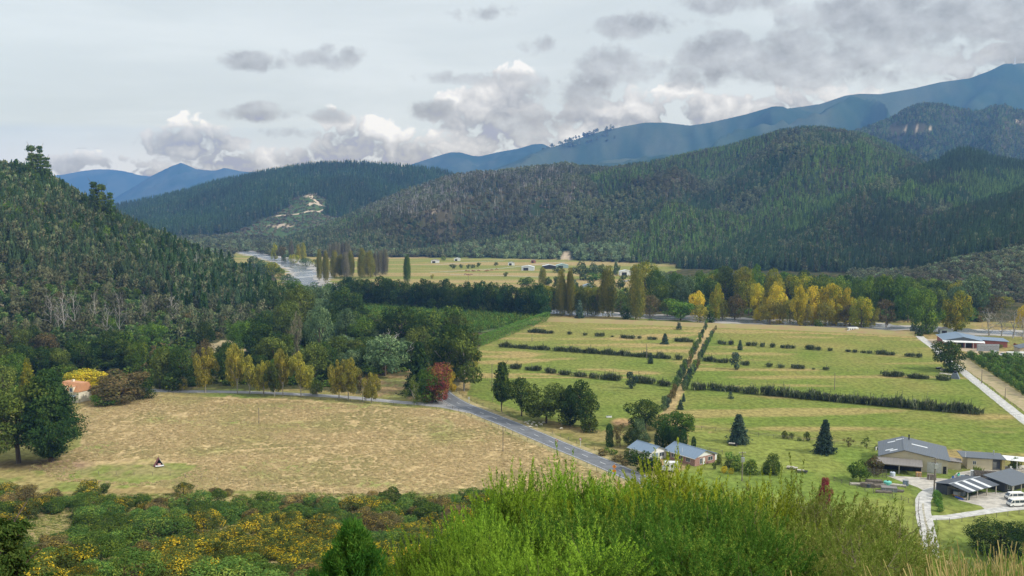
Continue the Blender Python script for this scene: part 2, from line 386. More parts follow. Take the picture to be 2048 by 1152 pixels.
class MB:
    def __init__(s): s.v = []; s.f = []
    def add(s, vs, fs):
        b = len(s.v); s.v += [tuple(map(float, v)) for v in vs]; s.f += [tuple(b + i for i in f) for f in fs]; return s
    def box(s, x0, x1, y0, y1, z0, z1):
        return s.add([(x0, y0, z0), (x1, y0, z0), (x1, y1, z0), (x0, y1, z0), (x0, y0, z1), (x1, y0, z1), (x1, y1, z1), (x0, y1, z1)],
                     [(0, 3, 2, 1), (4, 5, 6, 7), (0, 1, 5, 4), (1, 2, 6, 5), (2, 3, 7, 6), (3, 0, 4, 7)])
    def slab(s, pts, th):
        """a quad or polygon given by its top points, thickened downwards"""
        n = len(pts); lo = [(p[0], p[1], p[2] - th) for p in pts]
        return s.add(list(pts) + lo, [tuple(range(n)), tuple(range(2 * n - 1, n - 1, -1))] + [(i, n + i, n + (i + 1) % n, (i + 1) % n) for i in range(n)])
    def extr(s, prof, y0, y1, taper=None):
        """a profile in x,z extruded along y; taper(x,z,side) shifts y"""
        n = len(prof); a = [(x, y0 + (taper(x, z) if taper else 0), z) for x, z in prof]; b = [(x, y1 - (taper(x, z) if taper else 0), z) for x, z in prof]
        return s.add(a + b, [tuple(range(n)), tuple(range(2 * n - 1, n - 1, -1))] + [(i, n + i, n + (i + 1) % n, (i + 1) % n) for i in range(n)])
    def tube(s, path, rad, n=6, cap=True):
        path = [np.array(p, float) for p in path]; b = len(s.v)
        if isinstance(rad, (int, float)): rad = [rad] * len(path)
        for i, p in enumerate(path):
            d = path[min(i + 1, len(path) - 1)] - path[max(i - 1, 0)]; d = d / (np.linalg.norm(d) + 1e-9)
            a = np.cross(d, (0.31, 0.95, 0.08)) if abs(d[2]) > .7 else np.cross(d, (0, 0, 1.0)); a /= np.linalg.norm(a) + 1e-9
            c = np.cross(d, a)
            for k in range(n):
                q = p + rad[i] * (math.cos(2 * math.pi * k / n) * a + math.sin(2 * math.pi * k / n) * c); s.v.append(tuple(q))
        for i in range(len(path) - 1):
            for k in range(n):
                s.f.append((b + i * n + k, b + i * n + (k + 1) % n, b + (i + 1) * n + (k + 1) % n, b + (i + 1) * n + k))
        if cap:
            s.f.append(tuple(b + k for k in range(n))); e = b + (len(path) - 1) * n; s.f.append(tuple(e + k for k in range(n - 1, -1, -1)))
        return s
    def mesh(s, name, mat):
        me = bpy.data.meshes.new(name); me.from_pydata(s.v, [], s.f); me.validate(); me.update()
        if mat: me.materials.append(mat)
        return me
    def build(s, name, mat, parent=None, loc=None, rz=0.0, bevel=0.0):
        o = link(name, s.mesh(name, mat), parent, loc, rz)
        if bevel:
            b = o.modifiers.new('edge', 'BEVEL'); b.width = bevel; b.segments = 2; b.limit_method = 'ANGLE'
        return o
ONES = 'zeroth first second third fourth fifth sixth seventh eighth ninth tenth eleventh twelfth thirteenth fourteenth fifteenth sixteenth seventeenth eighteenth nineteenth'.split()
TENS = {2: ('twenty', 'twentieth'), 3: ('thirty', 'thirtieth'), 4: ('forty', 'fortieth'), 5: ('fifty', 'fiftieth'), 6: ('sixty', 'sixtieth'), 7: ('seventy', 'seventieth'), 8: ('eighty', 'eightieth'), 9: ('ninety', 'ninetieth')}
def ordw(i):
    if i < 20: return ONES[i]
    t, o = divmod(i, 10); return TENS[t][1] if o == 0 else TENS[t][0] + '-' + ONES[o]
# ------------------------------------------------------------------ ground sheet
def build_terrain():
    ys = np.concatenate([np.linspace(-70, 18, 36), np.geomspace(20, 14500, 960)])
    cs = np.linspace(-1, 1, 661)
    Yg = np.repeat(ys[:, None], len(cs), 1)
    Xg = cs[None, :] * (60 + 0.72 * np.maximum(Yg, 0))
    Z, ident, tt = terr_all(Xg, Yg)
    px, py = project(Xg, np.maximum(Yg, 1), Z)
    jx = (fbm(Xg / 9, Yg / 9, 3, 101) - .5); jy = (fbm(Xg / 9, Yg / 9, 3, 102) - .5)
    qx = px + jx * 30; qy = py + jy * 9
    n20 = fbm(Xg / 22, Yg / 30, 4, 110); n5 = fbm(Xg / 4.5, Yg / 6, 3, 111); n60 = fbm(Xg / 60, Yg / 80, 3, 112); n1 = fbm(Xg / 1.6, Yg / 2.2, 2, 113)
    def lerp(a, b, t): return a + (b - a) * t[..., None]
    A = lambda *c: np.array(c, float)
    C = np.zeros((*Z.shape, 3)); front = Yg > 60
    # valley pasture
    C[:] = A(.21, .195, .065); C = lerp(C, A(.30, .225, .095) + 0 * C, smooth(n20, .42, .66)); C = lerp(C, A(.15, .19, .045) + 0 * C, smooth(n60, .52, .70))
    # far fields: long bands
    far = front & (Yg > 720) & (ident < 0)
    band = fbm(Xg / 260, Yg / 26, 3, 120)
    cf = lerp(A(.205, .215, .060) + 0 * C, A(.34, .255, .115) + 0 * C, smooth(band, .42, .60)); C[far] = cf[far]
    def zone(poly, col, soft=True):
        m = inpoly(qx if soft else px, qy if soft else py, poly) & front & (ident <= 0)
        C[m] = (col if col.shape == C.shape else col + 0 * C)[m]
    # forest floor under the belts
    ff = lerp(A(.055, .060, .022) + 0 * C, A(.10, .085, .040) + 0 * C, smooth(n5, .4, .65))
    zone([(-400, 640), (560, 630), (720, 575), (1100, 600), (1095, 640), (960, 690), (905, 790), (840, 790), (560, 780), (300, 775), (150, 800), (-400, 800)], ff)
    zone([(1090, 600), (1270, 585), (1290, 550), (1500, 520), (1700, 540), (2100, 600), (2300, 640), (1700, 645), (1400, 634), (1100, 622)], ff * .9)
    zone([(730, 735), (900, 735), (890, 800), (720, 795)], lerp(A(.20, .20, .065) + 0 * C, A(.27, .19, .09) + 0 * C, smooth(n5, .40, .6)))   # rough grass by the junction
    zone([(400, 690), (450, 682), (520, 682), (520, 692), (470, 712), (410, 708)], A(.40, .32, .18))  # dry clearing
    # hay field
    hay = lerp(A(.47, .35, .175) + 0 * C, A(.41, .30, .145) + 0 * C, smooth(n5, .48, .72)); hay = lerp(hay, A(.30, .265, .095) + 0 * C, .75 * smooth(n20, .54, .70))
    hay = hay * (0.78 + .24 * n1[..., None])
    zone([(150, 822), (200, 800), (290, 788), (560, 797), (880, 818), (930, 828), (1262, 968), (1180, 1010), (1000, 1003), (600, 985), (330, 975), (120, 962), (60, 930), (170, 890)], hay)
    grn = lerp(A(.19, .215, .055) + 0 * C, A(.32, .26, .105) + 0 * C, smooth(n5, .38, .66))
    zone([(-200, 930), (60, 940), (150, 935), (330, 925), (420, 935), (400, 958), (250, 975), (60, 985), (-200, 985)], grn)
    d = ((px - 275) / 125) ** 2 + ((py - 942) / 15) ** 2; C = lerp(C, A(.255, .225, .090) * (0.8 + .4 * n5[..., None]), np.clip(1.5 - d, 0, 1) * smooth(n5, .2, .5) * front * (ident <= 0))
    for (x, y, rx, ry, a) in [(462, 845, 34, 9, .9), (205, 893, 48, 14, .9), (340, 840, 60, 8, .6), (560, 940, 110, 22, .62), (750, 965, 130, 12, .55), (420, 905, 60, 14, .4), (880, 852, 28, 26, .5), (620, 850, 90, 8, .4),
                              (930, 985, 160, 9, .5), (700, 1002, 260, 12, .6), (300, 960, 80, 12, .4), (965, 880, 40, 6, .4), (640, 812, 240, 7, .6), (360, 935, 34, 6, .45)]:
        d = ((px - x) / rx) ** 2 + ((py - y) / ry) ** 2
        w = a * np.clip(1.25 - d, 0, 1) * smooth(n5, .30, .56) * front * (ident <= 0)
        C = lerp(C, A(.165, .235, .045) + 0 * C, w)
    # mower arc in the hay near the junction
    ex = (px - 845) / 60; ey = (py - 852) / 17; rr = np.hypot(ex, ey)
    w = np.clip(1 - np.abs(rr - 1) / .16, 0, 1) * ((ex > -.6) | (ey > 0)) * .55 * front
    C = lerp(C, A(.17, .17, .06) + 0 * C, w)
    # bare earth under the two big trees
    d = ((px - 120) / 62) ** 2 + ((py - 930) / 12) ** 2
    C = lerp(C, A(.30, .20, .125) + 0 * C, np.clip(1.4 - d, 0, 1) * (0.55 + .6 * n5) * front)
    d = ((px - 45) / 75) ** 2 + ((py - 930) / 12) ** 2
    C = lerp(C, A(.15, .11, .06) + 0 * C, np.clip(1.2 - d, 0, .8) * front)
    # paddocks
    dr = np.clip((760 - py) / 120, 0, 1)
    pd = lerp(A(.150, .190, .040) + 0 * C, A(.275, .228, .080) + 0 * C, np.clip(.52 * dr + .9 * (n20 - .50), 0, 1))
    pd = lerp(pd, A(.37, .265, .115) + 0 * C, .75 * smooth(fbm(Xg / 46, Yg / 12, 3, 130), .56, .66) * (py < 755))
    zone([(960, 692), (1097, 642), (1412, 652), (1335, 815), (1290, 850), (1205, 862), (1130, 850), (985, 805), (935, 790)], pd, False)
    dr = np.clip((px - 1380) / 900 + (740 - py) / 260, 0, 1)
    pr = lerp(A(.145, .188, .038) + 0 * C, A(.295, .225, .082) + 0 * C, np.clip(.48 * dr + 1.0 * (n20 - .48), 0, 1))
    pr = lerp(pr, A(.37, .265, .115) + 0 * C, .6 * smooth(fbm(Xg / 60, Yg / 10, 3, 131), .57, .67))
    zone([(1428, 655), (1840, 668), (1870, 690), (2600, 1120), (2300, 930), (2048, 912), (1760, 885), (1375, 862), (1345, 800)], pr, False)
    zone([(1000, 635), (1410, 650), (1840, 666), (1840, 676), (1400, 658), (1090, 643)], lerp(A(.19, .215, .05) + 0 * C, A(.33, .24, .10) + 0 * C, smooth(py - (635 + (px - 1000) * .037), 4, 9)), False)
    zone([(1405, 655), (1428, 655), (1345, 830), (1318, 838)], A(.38, .285, .13) * (0.7 + .6 * n5[..., None]), False)    # lane between the hedges
    lush = lerp(A(.150, .205, .040) + 0 * C, A(.195, .222, .052) + 0 * C, smooth(n20, .4, .6)) * (0.85 + .3 * n5[..., None])
    zone([(1375, 862), (1760, 888), (1785, 955), (1838, 1000), (1835, 1160), (1400, 1160), (1300, 990), (1380, 930)], lush, False)
    zone([(1880, 1010), (2300, 1010), (2300, 1160), (1870, 1160)], lush * A(1.05, 1.0, 1.1), False)
    zone([(1130, 860), (1290, 870), (1300, 960), (1240, 935), (1080, 865)], lerp(A(.27, .22, .085) + 0 * C, A(.17, .17, .05) + 0 * C, smooth(n5, .4, .6)))
    d = ((px - 1243) / 22) ** 2 + ((py - 845) / 9) ** 2; C = lerp(C, A(.42, .26, .13) + 0 * C, np.clip(1.3 - d, 0, .9) * front)
    # scrub slope below the lookout
    scr = lerp(A(.13, .135, .045) + 0 * C, A(.075, .095, .026) + 0 * C, smooth(n5, .35, .6)); scr = lerp(scr, A(.34, .25, .12) + 0 * C, .8 * smooth(n20, .58, .70))
    m = (ident == 0); C[m] = scr[m]
    m2 = m & (px < 1300) & (py > 985) & (py < 1030); C[m2] = grn[m2]
    # hills
    hl = lerp(A(.030, .045, .020) + 0 * C, A(.075, .065, .040) + 0 * C, smooth(fbm(Xg / 70, Yg / 110, 4, 140), .45, .68))
    m = ident > 0; C[m] = hl[m]
    m = ident == 3; C[m] = (A(.070, .105, .038) * (.7 + .7 * n20[..., None]))[m]
    m = ident >= 8
    bl = lerp(A(.035, .065, .035) + 0 * C, A(.100, .115, .070) + 0 * C, np.clip(.55 * smooth(fbm(Xg / 300, Yg / 420, 4, 141), .42, .62) + .9 * (fbm(Xg / 60, Yg / 150, 4, 142) - .42), 0, 1)); C[m] = bl[m]
    # clay scars on the hills
    for (x, y, rx, ry) in [(618, 388, 16, 6), (560, 452, 30, 3), (1815, 259, 22, 2), (1850, 258, 14, 2), (1120, 355, 7, 3), (1132, 515, 8, 14), (960, 348, 5, 2), (455, 478, 10, 4), (390, 487, 16, 5), (2040, 240, 14, 6), (1945, 434, 6, 3), (780, 428, 6, 3), (862, 420, 10, 3)]:
        d = ((px + jx * 12 - x) / rx) ** 2 + ((py + jy * 8 - y) / ry) ** 2
        w = np.clip(2 - 1.6 * d, 0, 1) * front * (ident > 0); C = lerp(C, A(.46, .36, .25) + 0 * C, w)
    V = np.stack([Xg, Yg, Z], -1).reshape(-1, 3); nr, nc = Z.shape
    i = (np.arange(nr - 1)[:, None] * nc + np.arange(nc - 1)[None]).ravel()
    F = np.stack([i, i + 1, i + nc + 1, i + nc], 1)
    m, nt = newmat('ground'); L = nt.links.new
    at_ = nt.nodes.new('ShaderNodeAttribute'); at_.attribute_name = 'albedo'
    tc = nt.nodes.new('ShaderNodeTexCoord')
    def nz(scale, det, rough=.6, st=(1, 1, 1)):
        mp = nt.nodes.new('ShaderNodeVectorMath'); mp.operation = 'MULTIPLY'; mp.inputs[1].default_value = st; L(tc.outputs['Object'], mp.inputs[0])
        n = nn(nt, 'ShaderNodeTexNoise'); n.inputs['Scale'].default_value = scale; n.inputs['Detail'].default_value = det; n.inputs['Roughness'].default_value = rough
        L(mp.outputs[0], n.inputs['Vector']); return n.outputs[0]
    a = nz(.55, 6, .65, (1, .7, 1)); b = nz(.05, 5)
    f = mth(nt, 'ADD', mth(nt, 'MULTIPLY_ADD', sstep(nt, a, .25, .75), .75, .62), mth(nt, 'MULTIPLY_ADD', b, .36, -.18))
    sc = nt.nodes.new('ShaderNodeVectorMath'); sc.operation = 'SCALE'; L(at_.outputs['Color'], sc.inputs[0]); L(f, sc.inputs['Scale'])
    bs = nt.nodes.new('ShaderNodeBsdfDiffuse'); L(sc.outputs[0], bs.inputs[0])
    bp = nt.nodes.new('ShaderNodeBump'); bp.inputs['Strength'].default_value = .6; bp.inputs['Distance'].default_value = .5; L(a, bp.inputs['Height']); L(bp.outputs[0], bs.inputs['Normal'])
    o = nt.nodes.new('ShaderNodeOutputMaterial'); L(bs.outputs[0], o.inputs[0])
    me = mesh_np('ground', V, F, m, True)
    ca = me.attributes.new('albedo', 'FLOAT_COLOR', 'POINT')
    ca.data.foreach_set('color', np.concatenate([np.clip(C, .005, 1), np.ones((*Z.shape, 1))], -1).astype(np.float32).ravel())
    tag(link('terrain', me), kind='structure')
    # visibility of the hill surface from the lookout side, for the forest scatter
    sl = (Z - CAMZ) / np.maximum(Yg, 5); sl[Yg < 330] = -9
    run = np.maximum.accumulate(sl, 0)
    return ys, cs, run
GRID = build_terrain()
def seen(X, Y, h):
    ys, cs, run = GRID
    i = np.clip(np.searchsorted(ys, Y) - 1, 0, len(ys) - 1)
    c = X / (60 + .72 * np.maximum(Y, 0)); j = np.clip(((c + 1) / 2 * (len(cs) - 1)).astype(int), 0, len(cs) - 1)
    return (terr(X, Y) + h - CAMZ) / Y >= run[np.maximum(i - 1, 0), j] - .0006

# ------------------------------------------------------------------ strips laid over the ground
def offset_line(P, w0, w1):
    P = np.array(P, float); d = np.gradient(P, axis=0); d /= np.linalg.norm(d, axis=1)[:, None] + 1e-9
    nrm = np.stack([-d[:, 1], d[:, 0]], 1); return P + nrm * w0, P + nrm * w1
def resample(P, step):
    P = np.array(P, float)
    # smooth curve through the points
    t = np.concatenate([[0], np.cumsum(np.linalg.norm(np.diff(P, axis=0), axis=1))]); n = max(int(t[-1] / step), 2)
    s = np.linspace(0, t[-1], n); Q = np.stack([np.interp(s, t, P[:, k]) for k in range(P.shape[1])], 1)
    k = max(int(8 / step), 1) | 1
    if n > 3 * k and k > 2:
        pad = np.concatenate([np.repeat(Q[:1], k // 2, 0), Q, np.repeat(Q[-1:], k // 2, 0)]); ker = np.ones(k) / k
        Q2 = np.stack([np.convolve(pad[:, j], ker, 'valid') for j in range(P.shape[1])], 1); Q2[0] = Q[0]; Q2[-1] = Q[-1]; Q = Q2
    return Q
def strip(name, P, w0, w1, lift, mat, parent=None, ragged=0.0, cols=2, kind='structure', crown=0.0):
    A, B = offset_line(P, w0, w1); n = len(P); k = cols
    if ragged:
        A = A + (fbm(A[:, 0] / 3, A[:, 1] / 3, 3, 9)[:, None] - .5) * ragged; B = B + (fbm(B[:, 0] / 3 + 50, B[:, 1] / 3, 3, 9)[:, None] - .5) * ragged
    f = np.linspace(0, 1, k)[None, :, None]; G = A[:, None] * (1 - f) + B[:, None] * f
    Z = terr(G[..., 0], G[..., 1]) + lift + crown * np.sin(np.pi * f[..., 0])
    V = np.concatenate([G, Z[..., None]], -1).reshape(-1, 3)
    i = (np.arange(n - 1)[:, None] * k + np.arange(k - 1)[None]).ravel(); F = np.stack([i, i + k, i + k + 1, i + 1], 1)
    o = link(name, mesh_np(name, V, F, mat), parent)
    if kind: tag(o, kind=kind)
    return o
def line_px(pts): return [flat(*p)[:2] for p in pts]
M_SEAL = plain('chip_seal', (.150, .158, .168), .9, .10, .35)
M_SEAL2 = plain('worn_seal', (.30, .295, .285), .92, .10, .3)
M_PAINT = plain('road_paint', (.72, .72, .70), .7, .10, 2)
M_GRAVEL = plain('gravel', (.47, .435, .37), .95, .14, .5, bump=.3)
M_PALEGRAVEL = plain('pale_gravel', (.50, .485, .445), .95, .14, .6, bump=.3)
M_VERGE = plain('dry_verge', (.36, .28, .135), .95, .22, .4, col2=(.19, .18, .065))
M_DIRT = plain('dirt', (.34, .26, .16), .95, .18, .4, col2=(.26, .235, .10))
def road_edges():
    # centre line from the two painted edges in the picture
    L_ = [(874, 786), (884, 797), (905, 811), (940, 826), (1000, 851), (1060, 877), (1110, 900), (1160, 921), (1215, 945), (1262, 966), (1320, 993)]
    R_ = [(893, 786), (912, 797), (936, 808), (972, 821), (1040, 847), (1100, 872), (1150, 892), (1200, 911), (1255, 934), (1305, 955), (1370, 983)]
    C = (np.array(line_px(L_)) + np.array(line_px(R_))) / 2
    first = np.array([C[0] + (-5, 22), C[0] + (-14, 60)])[::-1]
    return np.concatenate([first, C, [C[-1] + (C[-1] - C[-2]) * 1.2]])
ROAD = resample(road_edges(), 2.0)
strip('road_verge', ROAD, -6.6, 6.6, .03, M_VERGE, ragged=1.8, cols=5)
strip('road', ROAD, -3.9, 3.9, .06, M_SEAL, cols=7, crown=.05)
for s in (-1, 1): strip('edge_line', ROAD, s * 3.35 - .07, s * 3.35 + .07, .085, M_PAINT)
mk = MB()
for i in range(6, len(ROAD) - 3, 5):
    a = ROAD[i]; b = ROAD[i] + (ROAD[i + 1] - ROAD[i]) * 1.6; d = (b - a) / np.linalg.norm(b - a); q = np.array([-d[1], d[0]]) * .08
    z = terr(a[0], a[1]) + .125
    mk.add([(*(a - q), z), (*(b - q), z), (*(b + q), z), (*(a + q), z)], [(0, 1, 2, 3)])
tag(mk.build('centre_line', M_PAINT), kind='structure')
SIDE = resample(line_px([(900, 812), (872, 810), (840, 808), (760, 801), (690, 794), (620, 790), (540, 786), (460, 784), (380, 783), (310, 782), (270, 776), (215, 779), (165, 782)]), 2.0)
strip('side_road', SIDE, -2.6, 2.6, .05, M_SEAL2, ragged=.8, cols=4)
# bell-mouth of the junction
j = [flat(*p) for p in [(850, 806), (868, 800), (880, 793), (905, 811), (940, 827), (915, 822), (880, 815), (850, 812.5)]]
tag(MB().add([(p[0], p[1], .057) for p in j], [tuple(range(len(j)))]).build('junction', M_SEAL2), kind='structure')
DRIVE = resample(line_px([(1862, 1118), (1858, 1080), (1852, 1048), (1846, 1020), (1845, 1000), (1856, 984), (1880, 975), (1930, 968), (1990, 950), (2060, 938), (2180, 930)]), 1.5)
strip('driveway', DRIVE[:len(DRIVE)], -1.9, 1.9, .05, M_PALEGRAVEL, ragged=.9, cols=4)
strip('driveway_crown', DRIVE[:int(len(DRIVE) * .36)], -.28, .22, .075, plain('worn_crown', (.40, .37, .28), .95, .2, .8), ragged=.5)
FORK = resample(line_px([(1856, 1036), (1890, 1036), (1930, 1030), (1980, 1022), (2060, 1013), (2200, 1003)]), 1.5)
strip('driveway', FORK, -1.7, 1.7, .045, M_PALEGRAVEL, ragged=.8, cols=4)
yd = [flat(*p) for p in [(1772, 951), (1800, 962), (1836, 975), (1850, 983), (1862, 985), (1872, 975), (1905, 972), (1960, 960), (2060, 958), (2200, 958), (2200, 930), (2030, 931), (1960, 938), (1915, 945), (1900, 958)]]
tag(MB().add([(p[0], p[1], .03) for p in yd], [tuple(range(len(yd)))]).build('gravel_yard', M_GRAVEL), kind='structure')
yd = [flat(*p) for p in [(1915, 1000), (1962, 1012), (1970, 1019), (1958, 1026), (2060, 1014), (2200, 1005), (2200, 985), (2010, 985), (1960, 985)]]
tag(MB().add([(p[0], p[1], .034) for p in yd], [tuple(range(len(yd)))]).build('gravel_yard', M_GRAVEL), kind='structure')
TRACK = resample(line_px([(1838, 672), (1850, 682), (1872, 698), (1896, 722), (1925, 742), (1960, 770), (2000, 802), (2048, 840), (2130, 905)]), 3.0)
strip('farm_track', TRACK, -2.2, 2.2, .05, M_PALEGRAVEL, ragged=.8, cols=3)
DTRACK = resample(line_px([(1918, 716), (1935, 730), (1975, 755), (2015, 783), (2060, 815), (2140, 868)]), 3.0)
strip('dirt_track', DTRACK, -4.2, 4.2, .04, M_DIRT, ragged=2, cols=4)
strip('dirt_track', resample(line_px([(1862, 678), (1900, 690), (1950, 700), (1985, 706), (2100, 712)]), 3), -9, 9, .035, plain('packed_clay', (.43, .34, .22), .95, .12, .3), ragged=3, cols=4)
strip('river_track', resample(line_px([(1040, 640), (1200, 645), (1400, 651), (1640, 659), (1820, 668)]), 5), -1.5, 1.5, .05, M_VERGE, ragged=1)
# far-flat lanes
for pts, w in ([(860, 545), (930, 541), (1000, 537), (1090, 527), (1130, 524)], 1.6), ([(870, 530), (930, 525), (1010, 521)], 1.4), ([(900, 549), (1000, 551), (1080, 554)], 1.4):
    strip('farm_lane', resample(line_px(pts), 12), -w, w, .06, M_GRAVEL, ragged=1)
# river
def river():
    m, nt = newmat('river_water'); L = nt.links.new
    b = nt.nodes.new('ShaderNodeBsdfPrincipled'); b.inputs['Base Color'].default_value = (.13, .16, .18, 1); b.inputs['Roughness'].default_value = .22
    tc = nt.nodes.new('ShaderNodeTexCoord'); n = nn(nt, 'ShaderNodeTexNoise'); n.inputs['Scale'].default_value = .12; n.inputs['Detail'].default_value = 6
    L(tc.outputs['Object'], n.inputs['Vector'])
    bp = nt.nodes.new('ShaderNodeBump'); bp.inputs['Strength'].default_value = .5; bp.inputs['Distance'].default_value = .6; L(n.outputs[0], bp.inputs['Height']); L(bp.outputs[0], b.inputs['Normal'])
    n2 = nn(nt, 'ShaderNodeTexNoise'); n2.inputs['Scale'].default_value = .035; n2.inputs['Detail'].default_value = 6; L(tc.outputs['Object'], n2.inputs['Vector'])
    L(mixc(nt, sstep(nt, n2.outputs[0], .52, .66), (.15, .16, .17), (.43, .43, .42)), b.inputs['Base Color'])
    o = nt.nodes.new('ShaderNodeOutputMaterial'); L(b.outputs[0], o.inputs[0])
    up = [(470, 500), (520, 511), (556, 520), (590, 534), (612, 546), (600, 556), (618, 572), (690, 588), (800, 600), (950, 613), (1100, 623), (1250, 631), (1400, 638), (1560, 645), (1720, 651), (1900, 661), (2048, 669), (2300, 680)]
    P = resample(line_px(up), 8)
    wd = np.clip((P[:, 1:2] - 800) / 220, 0, 1) ; strip('gravel_bar', P, -14 - 2 * wd, 15 + 16 * wd, .03, plain('river_gravel', (.38, .355, .315), .95, .12, .12), ragged=20, cols=6)
    strip('river', P, -9 - 1 * wd, 10 + 2 * wd, .09, m, ragged=18, cols=6)
river()
# low stop bank along the river side of the paddocks
BANK = resample(line_px([(1040, 638), (1100, 641), (1250, 646), (1400, 652), (1560, 657), (1700, 663), (1830, 670)]), 6)
def bank():
    prof = [(-7, 0), (-4.5, .9), (-2, 1.9), (1.2, 2.0), (3.2, 1.1), (6, 0)]
    rows = [offset_line(BANK, a, a)[0] for a, _ in prof]; n = len(BANK); k = len(prof)
    V = np.stack([np.concatenate([r, np.full((n, 1), .02) + h + (.5 * (fbm(r[:, :1] / 9, r[:, 1:] / 9, 2, 4) - .5) if h else 0)], 1) for r, (_, h) in zip(rows, prof)], 1).reshape(-1, 3)
    i = (np.arange(n - 1)[:, None] * k + np.arange(k - 1)[None]).ravel(); F = np.stack([i, i + k, i + k + 1, i + 1], 1)
    tag(link('grass_bank', mesh_np('grass_bank', V, F, plain('bank_grass', (.24, .215, .075), .95, .2, .15, col2=(.30, .21, .10)), True)), kind='structure')
bank()
# forestry tracks cut into the far spur
M_CLAY = plain('clay_track', (.52, .42, .29), .95, .12, .02)
for pts in ([(618, 388), (622, 396), (632, 402), (640, 411), (655, 415)], [(640, 411), (625, 405), (616, 412)], [(385, 452), (372, 440)], [(655, 418), (640, 424), (622, 422), (600, 428), (572, 431), (545, 434)],
            [(520, 412), (540, 408), (560, 404)], [(415, 443), (455, 438), (480, 436), (505, 428), (530, 416)], [(365, 462), (400, 458), (430, 448)]):
    P = resample([at(*p)[:2] for p in pts], 10); strip('forest_track', P, -4.5, 4.5, .5, M_CLAY, ragged=3, cols=3)
# ------------------------------------------------------------------ plant meshes
def unit(v): return v / (np.linalg.norm(v, axis=-1, keepdims=True) + 1e-9)
def cards(P, N, size, r, asp=.55, T=None, fold=.0):
    """leaf clumps: small diamond faces at P, facing N"""
    n = len(P); N = unit(N)
    if T is None: T = r.normal(size=(n, 3))
    T = unit(T - N * (T * N).sum(1)[:, None]); B = np.cross(N, T)
    s = np.broadcast_to(np.asarray(size, float), (n,))[:, None]
    V = np.stack([P - T * s, P + B * s * asp + N * s * fold, P + T * s, P - B * s * asp + N * s * fold], 1).reshape(-1, 3)
    return V, np.arange(4 * n).reshape(n, 4)
def join(parts):
    V = []; F = []; b = 0
    for v, f in parts: V.append(v); F.append(f + b); b += len(v)
    return np.concatenate(V), np.concatenate(F)
def sph(n, r): return unit(r.normal(size=(n, 3)))
def lobed(lobes, n, size, r, flat_=.85, outw=1.1, asp=.6, up=.25, shell=(.72, 1.05), droop=0):
    """foliage on the outer shells of overlapping lobes (x,y,z,rx,ry,rz)"""
    L = np.array(lobes, float); area = (L[:, 3] * L[:, 5]); k = r.choice(len(L), n, p=area / area.sum())
    D = sph(n, r); rad = r.uniform(shell[0], shell[1], n)[:, None]
    P = L[k, :3] + D * L[k, 3:6] * rad
    # drop what is deep inside another lobe
    keep = np.ones(n, bool)
    for j in range(len(L)):
        q = (((P - L[j, :3]) / L[j, 3:6]) ** 2).sum(1); keep &= (q > .45) | (k == j)
    P = P[keep]; D = D[keep]; m = len(P)
    N = D * outw + r.normal(size=(m, 3)) * .55 + np.array([0, 0, up])
    T = None
    if droop: T = r.normal(size=(m, 3)) * .5 + np.array([0, 0, -droop])
    return cards(P, N, size * r.uniform(.6, 1.3, m), r, asp, T)
